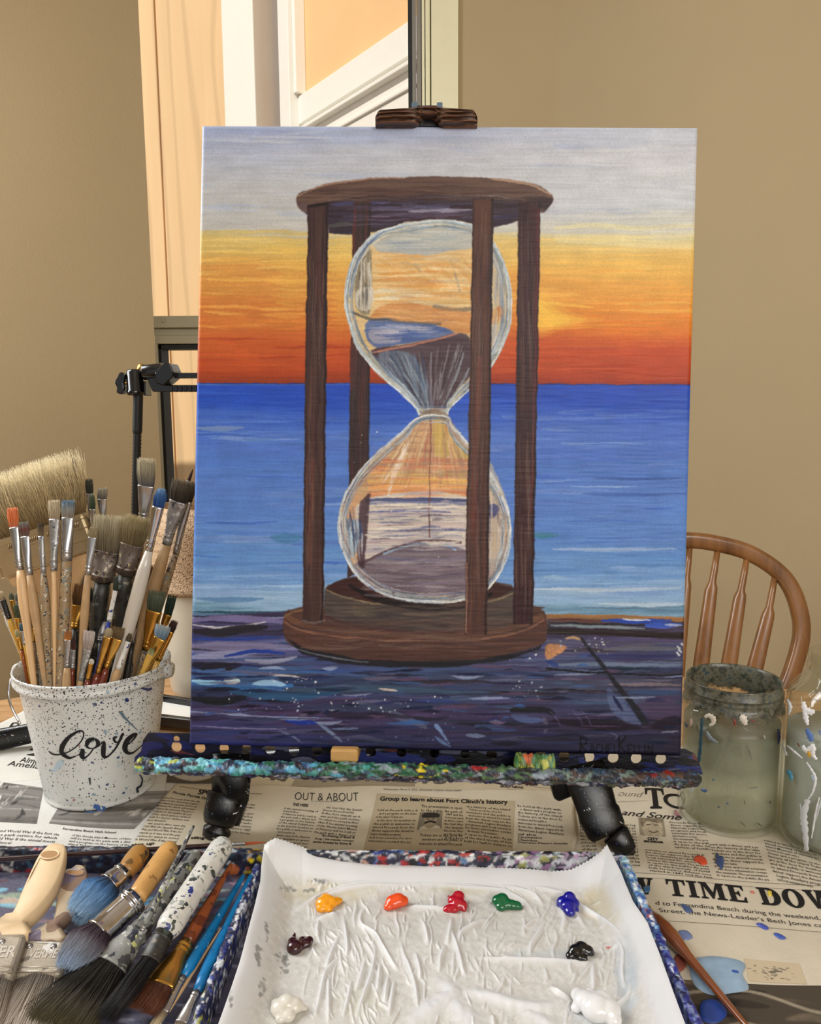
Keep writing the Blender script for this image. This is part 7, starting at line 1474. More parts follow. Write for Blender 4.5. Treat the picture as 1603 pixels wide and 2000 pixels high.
# pinked (saw-tooth) back edge
tth = .0013; e0 = np.abs(((np.arange(nu) * 3 / 1.9) % 2) - 1); 
yo = (np.abs((np.linspace(0, 92, nu) % 1) - .5) * 2) * tth
f0 = np.clip(1 - np.arange(nv) / 3, 0, 1)[:, None]
dirn = (Q[0] - Q[6]); dirn /= np.linalg.norm(dirn, axis=1)[:, None]; Q += f0[..., None] * dirn[None] * yo[None, :, None]
# tints: white where dry and lifted, greyer and warmer where soaked
wet = inner * np.clip(1 - rid * 1.3, 0, 1); nz1 = vnoise(nv, nu, 6, 6, 72); nz2 = vnoise(nv, nu, 2.2, 2.2, 73)
dry = np.array(srgb((240, 240, 240))); wetc = np.array(srgb((226, 223, 216)))
C = dry[None, None] * (1 - wet[..., None]) + wetc[None, None] * wet[..., None]
C = C * (1 + .10 * (nz1 - .5)[..., None] * wet[..., None] + (.22 * np.clip(nz2 - .62, 0, 1) * 2)[..., None] * wet[..., None])
def tint(cx, cy, rx, ry, col, al, seed):
    d = ((qx - cx) / rx) ** 2 + ((qy - cy) / ry) ** 2 + (vnoise(nv, nu, 12, 12, seed) - .5) * .9
    m_ = np.clip(1.2 - d, 0, 1) * al; return m_[..., None], np.array(srgb(col))[None, None]
for k, q in enumerate(((640, 1745, 90, 30, (216, 206, 176), .7), (1190, 1760, 60, 50, (222, 210, 176), .7), (1190, 1710, 60, 22, (220, 212, 184), .6), (1225, 1900, 26, 90, (184, 200, 214), .55), (1170, 1990, 60, 40, (200, 208, 214), .5), (800, 1800, 260, 50, (200, 196, 188), .4), (900, 1735, 60, 14, (204, 196, 150), .5), (1080, 1870, 90, 16, (196, 206, 210), .5), (700, 1960, 50, 40, (214, 214, 184), .25))):
    m_, c_ = tint(*q, 80 + k); C = C * (1 - m_ * wet[..., None]) + c_ * m_ * wet[..., None]
for k, q in enumerate(((505, 1860, 7, 26), (550, 1868, 12, 10), (556, 1885, 9, 22), (521, 1820, 5, 16), (512, 1930, 8, 20), (520, 1805, 6, 6), (565, 1735, 18, 7), (625, 1722, 22, 5), (604, 1740, 16, 5), (452, 1950, 5, 18))):
    d = ((qx - q[0]) / q[2]) ** 2 + ((qy - q[1]) / q[3]) ** 2 + (vnoise(nv, nu, 4, 4, 95 + k) - .5) * 2.2; m_ = (np.clip(1.0 - d, 0, 1) * .75)[..., None]; C = C * (1 - m_) + np.array(srgb((128, 128, 124))) * m_
d = np.hypot((qx - 1188) / 6, (qy - 1851) / 3); m_ = np.clip(1.2 - d, 0, 1)[..., None]; C = C * (1 - m_) + np.array(srgb((216, 90, 90))) * m_
t = NT('waxed_palette_paper'); a = t.n('VertexColor'); a.layer_name = 'col'; v = t.coords()
t.set(Base__Color=a.outputs[0], Roughness=.36); t.bs.inputs['Specular IOR Level'].default_value = .45; t.bs.inputs['Subsurface Weight'].default_value = .0
t.bump(t.noise(v, 900, 3), .00012); 
tl_ = t.n('BsdfTranslucent'); t.l(a.outputs[0], tl_.inputs[0]); mx = t.n('MixShader'); mx.inputs[0].default_value = .22; t.l(t.bs.outputs[0], mx.inputs[1]); t.l(tl_.outputs[0], mx.inputs[2]); t.l(mx.outputs[0], t.out.inputs[0])
pr_ = root('palette_paper', tuple(Q.mean((0, 1)))); tag(pr_, 'wrinkled white wax palette paper with saw-toothed edge lining the paint box', 'paper')
grid_obj('sheet', Q, t.m, pr_, C)
from mathutils.bvhtree import BVHTree
hz = Q
def paper_z(p):
    d = (hz[::3, ::3, 0] - p.x) ** 2 + (hz[::3, ::3, 1] - p.y) ** 2; i = np.unravel_index(d.argmin(), d.shape); return hz[::3, ::3][i][2]

# ---------------------------------------------------------------- dollops of paint
def paint(col, lumps, label, seed, sc=1.0):
    """lumps: (x, y, radius) in close-up coordinates of the palette with a lift factor"""
    mat = NT('wet_paint_%d_%d_%d' % col); mat.set(Base__Color=srgb(col), Roughness=.16); mat.bs.inputs['Coat Weight'].default_value = .4; mat.bs.inputs['Subsurface Weight'].default_value = .0
    mat.bump(mat.noise(mat.coords(), 260, 2), .0003)
    bm = bmesh.new(); c = None; lumps = [(x, y, r * (1.0 if r < 13 else 1.06), h * .9) for x, y, r, h in lumps]
    for x, y, r, h in lumps:
        P_ = P3(400 + x / 1.781, 1600 + y / 1.781, .010)
        if c is None: z0 = paper_z(P_); c = Vector((P_.x, P_.y, z0))
        rr_ = r * 1.12 / 1.781 * mpp(P_); P_.z = z0 + rr_ * (.45 + h)
        bmesh.ops.create_icosphere(bm, subdivisions=3, radius=rr_, matrix=Matrix.Translation(P_ - c) @ Matrix.Diagonal((1, 1, .8, 1)))
    me = bpy.data.meshes.new('paint_dollop'); bm.to_mesh(me); bm.free(); o = new_obj('paint_dollop', me, mat.m); o.location = c
    for p_ in me.polygons: p_.use_smooth = True
    r = o.modifiers.new('r', 'REMESH'); r.mode = 'VOXEL'; r.voxel_size = .0005; r.use_smooth_shade = True
    s_ = o.modifiers.new('s', 'SMOOTH'); s_.iterations = 16; s_.factor = .5
    tag(o, label, 'paint', 'dollops of paint on the palette paper')
paint((238, 156, 24), [(412, 290, 24, 0), (425, 284, 23, .1), (440, 286, 20, .1), (456, 280, 15, .2), (468, 276, 11, .3), (404, 302, 15, 0), (430, 302, 15, 0), (420, 276, 16, .6)], 'yellow-orange dollop of paint, first at the left of the top row', 1)
paint((226, 78, 28), [(655, 288, 24, 0), (672, 285, 24, .15), (688, 284, 18, .2), (638, 298, 14, 0), (629, 302, 7, .1), (668, 276, 16, .5)], 'orange-red dollop of paint, second in the top row', 2)
paint((172, 16, 36), [(878, 288, 24, 0), (864, 284, 18, .5), (882, 274, 19, .7), (893, 292, 18, .1), (846, 302, 14, 0), (834, 303, 9, 0), (866, 302, 16, 0), (849, 264, 6, 1.6), (855, 272, 9, 1.0), (900, 300, 11, 0)], 'crimson dollop of paint with a small peak, middle of the top row', 3)
paint((4, 92, 50), [(1020, 284, 20, .3), (1034, 280, 20, .4), (1050, 290, 19, .1), (1068, 292, 17, .1), (1086, 294, 15, .1), (1078, 282, 8, .5), (1030, 296, 17, 0), (1096, 296, 9, 0)], 'deep green elongated dollop of paint in the top row', 4)
paint((20, 20, 140), [(1262, 300, 24, 0), (1246, 288, 20, .2), (1268, 282, 19, .8), (1282, 292, 18, .3), (1270, 316, 16, 0), (1258, 270, 11, 1.2), (1290, 306, 11, 0), (1282, 270, 7, 1.4), (1234, 290, 11, .1)], 'ultramarine blue dollop of paint at the right end of the top row', 5)
paint((50, 10, 18), [(312, 440, 25, 0), (306, 428, 16, .7), (310, 408, 8, 1.6), (311, 392, 4, 3.2), (312, 400, 6, 2.4), (352, 424, 17, .1), (340, 414, 13, .3), (362, 414, 14, .2), (334, 434, 13, .1)], 'dark maroon double dollop of paint at the left', 6)
paint((8, 8, 10), [(1290, 456, 22, .2), (1310, 448, 22, .3), (1332, 452, 18, .2), (1345, 456, 10, .2), (1270, 464, 14, 0), (1300, 468, 16, 0), (1320, 472, 12, 0)], 'black dollop of paint below the blue one', 7)
paint((216, 212, 200), [(265, 656, 32, 0), (285, 646, 28, .4), (312, 648, 26, .2), (250, 640, 18, .3), (280, 628, 14, .8), (334, 648, 13, .3), (348, 648, 9, .3), (290, 676, 22, 0), (262, 684, 16, 0)], 'cream white swirl of paint at the bottom left of the palette', 8)
paint((226, 226, 226), [(1360, 660, 46, 0), (1400, 668, 40, 0), (1320, 640, 34, .3), (1300, 618, 24, .5), (1340, 612, 18, .8), (1340, 594, 9, 1.6), (1282, 606, 10, 1.2), (1420, 690, 26, 0), (1290, 650, 16, .2), (1380, 640, 30, .5)], 'large pure white dollop of paint at the bottom right of the palette', 9)

# ---------------------------------------------------------------- brushes lying in the paint box
GT = 'brushes lying in the left side of the paint box'
def zt_(x, y, dz): return P3(x / 3.083, 1600 + y / 3.083, dz)
def tb_(tip_, base, fe, end, wb, wf, wh, label, seed, th=.3, **k):
    """points (x, y, height above the table) in close-up coordinates; widths in photo pixels"""
    T, B, Fe, E = zt_(*tip_), zt_(*base), zt_(*fe), zt_(*end); kk = mpp(B); k.setdefault('group', GT)
    return brush(T, B, Fe, E, wb / 2 * kk, max(wb / 2 * kk * th, .0013), wf / 2 * kk, wh / 2 * kk, label, seed=seed, **k)
def flat_brush(outline, hz, th, fer, ferlab, tipq, cols, label, hole, seed, hmat, txt=None, txtq=None, z1=.03, z2=.02):
    """paddle-shaped brush: outline of the handle, quad of the ferrule and of the bristles in photo pixels"""
    N = len(outline); q = spline(outline, 5, True); rt = root('flat_paintbrush', tuple(P3(*outline[0], hz))); tag(rt, label, 'brush', GT)
    def ZZ(y): return np.interp(y, [1650, 1700, 1830, 2000], [z1 + .006, z1 + .004, z2 + .006, z2])
    top = [P3(x, y, ZZ(y)) for x, y in q]; c = sum(top, Vector()) / len(top); m = MB(); n_ = len(top); vs = []
    for s_, dz in ((.0, 0),): pass
    rings = [(.82, .0), (.95, -.0012), (1.0, -th * .45), (.96, -th * .9), (.85, -th)]
    for f, dz in rings:
        for i, p_ in enumerate(top):
            a, b = top[i - 1], top[(i + 1) % n_]; tdir = (b - a).normalized(); nd = Vector((-tdir.y, tdir.x, 0)); w_ = (1 - f) * .012
            sgn = 1 if nd.dot(c - p_) > 0 else -1
            vs.append(p_ + nd * sgn * w_ + Vector((0, 0, dz)))
    fs = [(j * n_ + k, j * n_ + (k + 1) % n_, (j + 1) * n_ + (k + 1) % n_, (j + 1) * n_ + k) for j in range(len(rings) - 1) for k in range(n_)] + [tuple(range(n_))[::-1], tuple((len(rings) - 1) * n_ + k for k in range(n_))]
    m.add(vs, fs); h_ = m.build('handle', M[hmat], rt)
    if hole:
        hx, hy, rx, ry, an = hole; m = MB(); vs = []; kn = 28; cc = P3(hx, hy, ZZ(hy))
        for f, dz in ((1.12, -.0004), (1.06, .0003), (1.0, .0002), (.9, -.0002)):
            for i in range(kn):
                a = 2 * math.pi * i / kn; x = rx * f * math.cos(a); y = ry * f * math.sin(a); vs.append(P3(hx + x * math.cos(an) - y * math.sin(an), hy + x * math.sin(an) + y * math.cos(an), ZZ(hy)) + Vector((0, 0, dz + .0004)))
        fs = [(j * kn + k, j * kn + (k + 1) % kn, (j + 1) * kn + (k + 1) % kn, (j + 1) * kn + k) for j in range(3) for k in range(kn)]; m.add(vs, fs); m.build('hole_rim', M[hmat], rt)
        m = MB(); vs = [v_ - Vector((0, 0, .0)) for v_ in vs[3 * kn:]]; m.add(vs, [tuple(range(kn))]); o = m.build('hole_shade_disc', M['holewood'], rt)  # solid disc; the hole's shaded inside is put into its darker colour
    A, B, C_, D_ = [P3(x, y, ZZ(y)) for x, y in fer]; m = MB(); dn = Vector((0, 0, -th * 1.05)); up2 = Vector((0, 0, .0012))
    vs = [A + up2, B + up2, C_ + up2, D_ + up2, A + dn, B + dn, C_ + dn, D_ + dn]; m.add(vs, [(0, 1, 2, 3), (4, 7, 6, 5), (0, 4, 5, 1), (1, 5, 6, 2), (2, 6, 7, 3), (3, 7, 4, 0)], 0, False); fe_ = m.build('ferrule', M['paleplate'], rt, bevel=.003, segs=3)
    def onf(u, v_, lift=.0015): return A * (1 - u) * (1 - v_) + B * u * (1 - v_) + C_ * u * v_ + D_ * (1 - u) * v_ + up2 + Vector((0, 0, lift))
    for v_ in (.12, .82, .93):
        m = MB(); m.tube([onf(.02, v_, .0), onf(.98, v_, .0)], .0006, 8); o = m.build('ferrule_ridge', M['paleplate'], rt)
    for u in (.12, .6):
        m = MB(); m.lathe([(0, .0014), (.0018, .001), (.0022, 0), (.0022, -.0004)], onf(u, .22, -.0002), 14); o = m.build('nail', M['steel'], rt)
    if txt:
        me = text_mesh(txt, 1, .01, res=3); u0_, u1_, v0, v1 = txtq; n = len(me.vertices); co = np.empty(n * 3, np.float32); me.vertices.foreach_get('co', co); co = co.reshape(-1, 3); x1 = co[:, 0].max(); x0 = co[:, 0].min(); y1 = co[:, 1].max()
        out_ = np.array([tuple(onf(u0_ + (u1_ - u0_) * (c_[0] - x0) / (x1 - x0), v0 + (v1 - v0) * (1 - c_[1] / y1), .0003) - Vector(rt['_o'])) for c_ in co], np.float32); me.vertices.foreach_set('co', out_.ravel()); me.update(); o = new_obj('embossed_lettering', me, M['emboss'], rt)
    T0, T1 = [P3(x, y, ZZ(y) - th * .4) for x, y in tipq]; Bc = (C_ + D_) / 2 + dn * .4; wd = (C_ - D_).normalized(); hw = (C_ - D_).length / 2; Tc = (T0 + T1) / 2
    m = MB(); bristles(m, Bc - (Tc - Bc).normalized() * .002, Tc, wd, hw * .96, th * .5, (T1 - T0).length / 2, th * .42, 1500, .00022, cols, seed, 'flat', .07); m.build('bristles', M['vbrist'], rt, col=True)
    return rt
M['holewood'] = plain('shaded_wood_inside_hole', (166, 126, 84), .6, var=.08)
M['palewood'] = splatter('raw_pale_wood_handle', (222, 194, 154), [((150, 128, 112), .03)], 60, rough=.5, bump=.0001, size=.25, var=.06)
M['palewood2'] = splatter('paint_smeared_pale_handle', (200, 180, 152), [((140, 116, 100), .25), ((170, 160, 166), .2), ((200, 180, 110), .08), ((120, 110, 130), .1)], 50, rough=.5, bump=.0003, size=.6)
M['paleplate'] = splatter('nickel_band_with_paint_runs', (182, 172, 156), [((226, 224, 220), .12), ((120, 112, 104), .1)], 110, rough=.3, bump=.0002, size=.5); M['paleplate'].node_tree.nodes['Principled BSDF'].inputs['Metallic'].default_value = .45
M['emboss'] = plain('embossed_mark', (214, 208, 198), .25, .3)
HB_ = [(0, (96, 86, 78)), (.3, (150, 136, 120)), (.7, (186, 172, 156)), (1, (214, 204, 190))]
flat_brush([(88, 1652), (100, 1645), (118, 1644), (129, 1650), (129, 1668), (121, 1700), (104, 1735), (80, 1766), (54, 1790), (46, 1802), (52, 1824), (6, 1828), (-44, 1832), (-34, 1812), (2, 1796), (24, 1776), (40, 1740), (58, 1700), (74, 1668)], .036, .011, [(-52, 1828), (52, 1823), (24, 1908), (-84, 1912)], None, [(-170, 2060), (-40, 2080)], HB_, 'pale wooden paddle-handled brush with a hanging hole at the far left', (97, 1669, 18, 8, -.15), 201, 'palewood', 'ER', (.62, .93, .34, .6), .034, .022)
flat_brush([(136, 1694), (150, 1686), (166, 1689), (172, 1706), (170, 1726), (160, 1752), (136, 1780), (116, 1800), (112, 1812), (122, 1834), (84, 1836), (48, 1838), (62, 1824), (92, 1806), (104, 1786), (108, 1760), (114, 1726), (122, 1708)], .03, .010, [(52, 1836), (150, 1839), (118, 1905), (28, 1907)], None, [(-66, 2060), (66, 2080)], HB_, 'paddle-handled brush with paint-smeared handle, second from the left', (146, 1704, 17, 6, .05), 202, 'palewood2', 'VERMEER', (.16, .98, .30, .56), .026, .017)
tb_((450, 600, .022), (655, 405, .028), (750, 325, .031), (835, 215, .032), 56, 46, 44, 'round mop brush with fluffy sky-blue hair and mustard handle', 203, th=.95, kind='round', ferrule='chrome', handle='mustard', cols=[(0, (44, 24, 28)), (.22, (60, 44, 60)), (.3, (70, 116, 166)), (.6, (112, 158, 204)), (1, (176, 210, 238))], n=2600, tip=(1.62, 1.45), rad=.00016, hstyle='club', end_r=.8, crimps=1, wild=.1)
tb_((395, 935, .020), (590, 690, .026), (815, 480, .034), (1015, 195, .034), 62, 56, 46, 'mop brush with maroon and grey-blue fluffy hair and honey wood handle', 204, th=.95, kind='round', ferrule='chrome', handle='bamboo', cols=[(0, (40, 20, 30)), (.3, (70, 48, 62)), (.45, (112, 106, 112)), (.7, (150, 154, 164)), (1, (176, 198, 226))], n=2800, tip=(1.5, 1.4), rad=.00016, hstyle='club', end_r=.85, crimps=2, wild=.1)
tb_((760, 860, .020), (805, 770, .024), (870, 640, .030), (1163, 45, .050), 9, 11, 14, 'long thin grey brush handle pointing up to the right', 205, kind='point', handle='wood_grey', cols=GREYB, n=40, hbulge=1.0, end_r=.5)
tb_((330, 1250, .016), (650, 880, .020), (860, 655, .026), (1165, 235, .032), 86, 46, 40, 'large grey paint-coated brush with wide black-brown bristles', 206, th=.4, ferrule='wood_grey', handle='wood_grey', cols=[(0, (26, 22, 18)), (.6, (34, 30, 22)), (1, (84, 74, 48))], n=2400, tip=(1.5, 1.3), rad=.0002, hstyle='straight', end_r=.8, crimps=1, wild=.12)
tb_((650, 1190, .020), (900, 850, .026), (990, 690, .032), (1330, 175, .040), 42, 40, 54, 'fat white handle with grey and green spatter, dark bristles below', 207, th=.6, ferrule='wood_dark', handle='wood_white', cols=[(0, (16, 14, 14)), (1, (28, 24, 24))], n=500, tip=(.9, .9), hstyle='straight', end_r=1., crimps=1)
tb_((850, 1150, .014), (955, 1000, .018), (1125, 745, .022), (1390, 275, .028), 62, 30, 27, 'flat brush with brass ferrule and orange-brown handle', 208, ferrule='goldf', handle='orangebrown', cols=[(0, (70, 36, 22)), (1, (110, 62, 36))], n=500, tip=(1.05, 1), hbulge=1.1, end_r=.35)
tb_((900, 1290, .010), (985, 1160, .012), (1105, 950, .016), (1462, 345, .022), 20, 15, 23, 'bright blue brush handle, the left one of the pair', 209, ferrule='steel', handle='blue_h', n=80, hbulge=1.1, end_r=.5)
tb_((1050, 1380, .010), (1090, 1225, .012), (1185, 1040, .016), (1508, 345, .022), 26, 17, 24, 'bright blue brush handle, nearest the wax paper', 210, ferrule='steel', handle='blue_h', n=80, hbulge=1.1, end_r=.5)
tb_((900, 1330, .009), (960, 1240, .010), (1010, 1160, .011), (1330, 660, .018), 10, 8, 8, 'thin bare wood brush between the two blue handles', 211, handle='wood_nat', n=40, hbulge=1.1)
tb_((1600, 139, .0285), (1475, 147, .0285), (1385, 152, .0285), (-140, 250, .0285), 6, 6, 9.5, 'long maroon-black liner brush with orange tip lying across the box rim', 212, kind='point', ferrule='steel', handle='maroon_h', cols=[(0, (150, 80, 44)), (1, (200, 92, 50))], n=60, hbulge=1.0, end_r=1.0)
tb_((850, 1000, .014), (880, 870, .017), (960, 740, .020), (1150, 420, .026), 26, 20, 22, 'brush with glossy red handle under the white one', 213, ferrule='wood_dark', handle='redg', n=200, cols=[(0, (30, 16, 14)), (1, (60, 30, 24))]) if 'redg' in M else None
# the brown brush lying on the newspaper at the right
def rb(x, y, z): return P3(1150 + x / 3.539, 1600 + y / 3.539, z)
k_ = mpp(rb(600, 820, .01))
brush(rb(330, 480, .007), rb(352, 530, .0075), rb(425, 640, .009), rb(1130, 1480, .008), 5 * k_, 4 * k_, 5.5 * k_, 11 * k_, 'amber-brown lacquered brush on the newspaper right of the paint box', seed=214, kind='fil', ferrule='goldf', handle='orangeb2', hstyle='taper', hbulge=1.5, end_r=.42, n=60) if 'orangeb2' in M else None
# ---------------------------------------------------------------- glass jars of rinse water
def jar_glass(name, stain, cover, top):
    t = NT(name); v = t.coords(); tr = t.n('BsdfTransparent'); tr.inputs[0].default_value = (.96, .98, .965, 1); gl = t.n('BsdfGlossy', Roughness=.04); lw = t.n('LayerWeight', Blend=.5)
    g = t.n('MixShader'); t.l(t.math('ADD', t.math('MULTIPLY', t.math('POWER', lw.outputs['Facing'], 4.), .7), .04), g.inputs[0]); t.l(tr.outputs[0], g.inputs[1]); t.l(gl.outputs[0], g.inputs[2])
    n1 = t.noise(v, 60, 5, .7); n2 = t.noise(v, 130, 5, .7); c = t.ramp(n2, [(.3, srgb((20, 24, 34))), (.42, srgb(stain)), (.55, srgb((110, 106, 90))), (.66, srgb((40, 70, 80))), (.8, srgb((150, 60, 50)))])
    t.set(Base__Color=c, Roughness=.3)
    sz = t.n('SeparateXYZ'); t.l(v, sz.inputs[0]); mr = t.n('MapRange'); t.l(sz.outputs[2], mr.inputs[0]); mr.inputs[1].default_value = top[0]; mr.inputs[2].default_value = top[1]; mr.inputs[3].default_value = cover[0]; mr.inputs[4].default_value = cover[1]
    mk = t.n('MapRange'); t.l(t.math('ADD', n1, mr.outputs[0]), mk.inputs[0]); mk.inputs[1].default_value = .90; mk.inputs[2].default_value = 1.06
    mx = t.n('MixShader'); t.l(mk.outputs[0], mx.inputs[0]); t.l(g.outputs[0], mx.inputs[1]); t.l(t.bs.outputs[0], mx.inputs[2]); t.l(mx.outputs[0], t.out.inputs[0])
    return t.m
def water(name, c, murk, c2=None):
    t = NT(name); v = t.coords(); tr = t.n('BsdfTransparent'); tr.inputs[0].default_value = (*srgb((236, 236, 226)), 1)
    n = t.noise(v, 22, 4, .6); sz = t.n('SeparateXYZ'); t.l(v, sz.inputs[0])
    mr = t.n('MapRange'); t.l(sz.outputs[2], mr.inputs[0]); mr.inputs[1].default_value = .035; mr.inputs[2].default_value = .055
    col = t.mix(mr.outputs[0], srgb(c), srgb(c2 or c)); t.set(Base__Color=col, Roughness=.3)
    m2 = t.n('MapRange'); t.l(mr.outputs[0], m2.inputs[0]); m2.inputs[3].default_value = murk[0]; m2.inputs[4].default_value = murk[1]
    mx = t.n('MixShader'); t.l(t.math('ADD', m2.outputs[0], t.math('MULTIPLY', t.math('SUBTRACT', n, .5), .3)), mx.inputs[0]); t.l(tr.outputs[0], mx.inputs[1]); t.l(t.bs.outputs[0], mx.inputs[2]); t.l(mx.outputs[0], t.out.inputs[0]); return t.m
def surf_jar(C, prof, px, py, lift=.0006):
    r = ray(px, py); t_ = .4; best = (9, None)
    for _ in range(300):
        p = CC + r * t_; z = p.z - C.z; rad = np.interp(z, [q[1] for q in prof], [q[0] for q in prof]); f_ = math.hypot(p.x - C.x, p.y - C.y) - rad - lift
        if f_ < best[0]: best = (f_, p)
        if f_ < .00005 or f_ > best[0] + .02: break
        t_ += max(f_ * .5, .00005)
    return best[1]
def smear(jar, C, prof, pts, w, col, sm=6):
    q = spline(pts, sm) if len(pts) > 2 else np.array(pts, float); N = len(q); vs = []
    ww = w if hasattr(w, '__len__') else (w * .5, w, w * .4)
    for i in range(N):
        a = q[max(i - 1, 0)]; b = q[min(i + 1, N - 1)]; d_ = (b - a) / (np.linalg.norm(b - a) + 1e-9); n_ = np.array([-d_[1], d_[0]]); h = np.interp(i / (N - 1), [0, .5, 1], ww) / 2 * (1 + .25 * math.sin(i * 2.3))
        for s_, l_ in ((-1, .0004), (-.5, .0012), (.5, .0012), (1, .0004)): vs.append(surf_jar(C, prof, *(q[i] + n_ * h * s_), l_))
    m = MB(); m.add(vs, [(4 * i + k, 4 * i + k + 1, 4 * i + 5 + k, 4 * i + 4 + k) for i in range(N - 1) for k in range(3)]); kk = ('sm', col)
    if kk not in M: M[kk] = plain('paint_smear_%d_%d_%d' % col, col, .3, var=.1)
    m.build('paint_smear', M[kk], jar)
# jar 1
F1 = table(1434, 1652); k1 = mpp(F1); R1 = .0415; J1 = Vector((F1.x, F1.y + R1 * .97, TZ + .0035)); J1.x = at_y(1421, 1560, J1.y).x
kc = mpp(at_y(1428, 1400, J1.y)); zt1 = at_y(1428, 1323, J1.y).z - J1.z; zsh = at_y(1428, 1372, J1.y - R1 * .0).z - J1.z
R1b = 95.5 * kc; Rm1 = 88 * kc
outer = [(R1b - .006, 0), (R1b - .0015, .002), (R1b, .007), (R1b * 1.0, zsh - .006), (R1b * .985, zsh), (Rm1 * 1.03, zsh + .006), (Rm1 * 1.0, zsh + .008), (Rm1 * 1.04, zsh + .0095), (Rm1 * 1.04, zsh + .0105), (Rm1 * 1.0, zsh + .0125), (Rm1 * 1.035, zt1 - .0085), (Rm1 * 1.035, zt1 - .0075), (Rm1 * .99, zt1 - .0055), (Rm1, zt1 - .001), (Rm1 * .985, zt1)]
inner_ = [(Rm1 * .96, zt1 - .001), (Rm1 * .955, zt1 - .006), (Rm1 * .965, zsh + .004), (R1b - .0024, zsh - .004), (R1b - .0024, .008), (R1b - .006, .0035)]
def jar(name, C, outer, inner_, gmat, wmat, wl, label):
    rt = root(name, tuple(C)); tag(rt, label, 'jar'); m = MB(); m.lathe([(0, 0)] + outer + inner_ + [(0, .0035)], C, 72); m.build('glass', gmat, rt)
    zs = [q[1] for q in inner_[::-1]]; rs_ = [q[0] for q in inner_[::-1]]
    pr = [(0, .0042)] + [(np.interp(z, zs, rs_) - .0006, z) for z in np.linspace(.0046, wl, 14)] + [(0, wl)]
    m = MB(); m.lathe(pr, C, 64); m.build('rinse_water', wmat, rt); return rt
g1 = jar_glass('jar_glass_stained', (60, 64, 54), (.02, .85), (zsh - .02, zt1 - .004))
w1 = water('murky_grey_green_water', (212, 205, 186), (.34, .60), (122, 126, 114))
j1 = jar('glass_jar', J1, outer, inner_, g1, w1, zsh - .012, 'wide-mouthed glass jar of murky green rinse water right of the easel')
P1 = [(q[0], q[1]) for q in outer]
def c5(l): return [(1200 + x / 3.978, 1230 + y / 3.978) for x, y in l]
for pts, w_, c in (([(700, 680), (732, 665), (765, 690), (765, 725), (735, 745)], 11, (206, 196, 178)), ([(975, 670), (1000, 690), (1020, 740)], 16, (206, 198, 186)), ([(715, 790), (740, 840), (800, 880)], 9, (120, 128, 136)), ([(920, 690), (935, 720), (928, 745)], 6, (130, 56, 44)), ([(1060, 700), (1090, 712)], 6, (140, 60, 46)), ([(680, 690), (672, 800), (660, 960), (640, 1060)], (6, 7, 9), (44, 74, 88)),
                   ([(592, 690), (596, 720), (590, 750)], 6, (190, 160, 150)), ([(545, 720), (556, 745), (560, 760)], 6, (40, 50, 80)), ([(1270, 770), (1276, 830), (1270, 890)], 7, (20, 26, 60)), ([(1160, 820), (1170, 850)], 5, (190, 190, 180)), ([(670, 1240), (700, 1250), (720, 1246)], 7, (70, 96, 140)), ([(870, 1345), (884, 1352)], 6, (50, 80, 130)), ([(800, 1380), (815, 1376)], 5, (40, 50, 90)), ([(1010, 1330), (1014, 1355)], 3, (30, 30, 34)), ([(1208, 1330), (1210, 1352)], 4, (26, 28, 34)),
                   ([(570, 1200), (600, 1240), (590, 1270)], 8, (170, 176, 170)), ([(470, 1400), (490, 1450), (520, 1500)], 10, (170, 120, 130)), ([(1110, 1500), (1140, 1525)], 3, (40, 40, 40)), ([(980, 1490), (1020, 1530)], 3, (80, 76, 64)), ([(1050, 1230), (1110, 1225)], 3, (90, 96, 96)), ([(1040, 900), (1060, 980), (1070, 1020)], 3, (120, 124, 116)), ([(610, 626), (650, 632)], 6, (220, 224, 220)), ([(1000, 760), (1040, 790)], 4, (150, 150, 144)), ([(760, 1160), (775, 1170)], 7, (80, 104, 130))):
    smear(j1, J1, P1, c5(pts), w_, c)
# jar 2, cropped by the frame
F2 = table(1612, 1712); R2_ = .044; J2 = Vector((0, F2.y + R2_ * .97, TZ + .0035)); J2.x = at_y(1631, 1560, J2.y).x; kc = mpp(at_y(1628, 1500, J2.y)); Rb2 = 101 * kc; Rm2 = 62 * kc
def z2_(py): return at_y(1628, py, J2.y).z - J2.z
zt2 = z2_(1276); zr = z2_(1304); zs_ = z2_(1320); ze = z2_(1400)
outer2 = [(Rb2 - .008, 0), (Rb2 - .002, .002), (Rb2, .009), (Rb2, ze - .004), (Rb2 * .985, ze + .004), (Rb2 * .93, z2_(1352)), (Rb2 * .78, z2_(1333)), (Rm2 * 1.08, zs_), (Rm2, zr - .003), (Rm2 * 1.05, zr - .001), (Rm2 * 1.05, zr + .001), (Rm2 * .99, zr + .003), (Rm2, zt2 - .005), (Rm2 * 1.03, zt2 - .003), (Rm2 * 1.02, zt2 - .0006), (Rm2 * .98, zt2)]
inner2 = [(Rm2 * .94, zt2 - .001), (Rm2 * .93, zr), (Rm2 * 1.0, zs_ - .001), (Rb2 * .76, z2_(1333) - .002), (Rb2 * .90, z2_(1352) - .002), (Rb2 - .0026, ze), (Rb2 - .0026, .01), (Rb2 - .008, .004)]
g2 = jar_glass('jar_glass_smeared', (120, 120, 112), (.0, .1), (z2_(1420), z2_(1330)))
w2 = water('milky_grey_water', (200, 201, 196), (.6, .66), (190, 192, 187))
j2 = jar('glass_jar', J2, outer2, inner2, g2, w2, ze - .01, 'tall glass jar with shoulders and white drips, cut by the right edge of the picture')
P2 = outer2
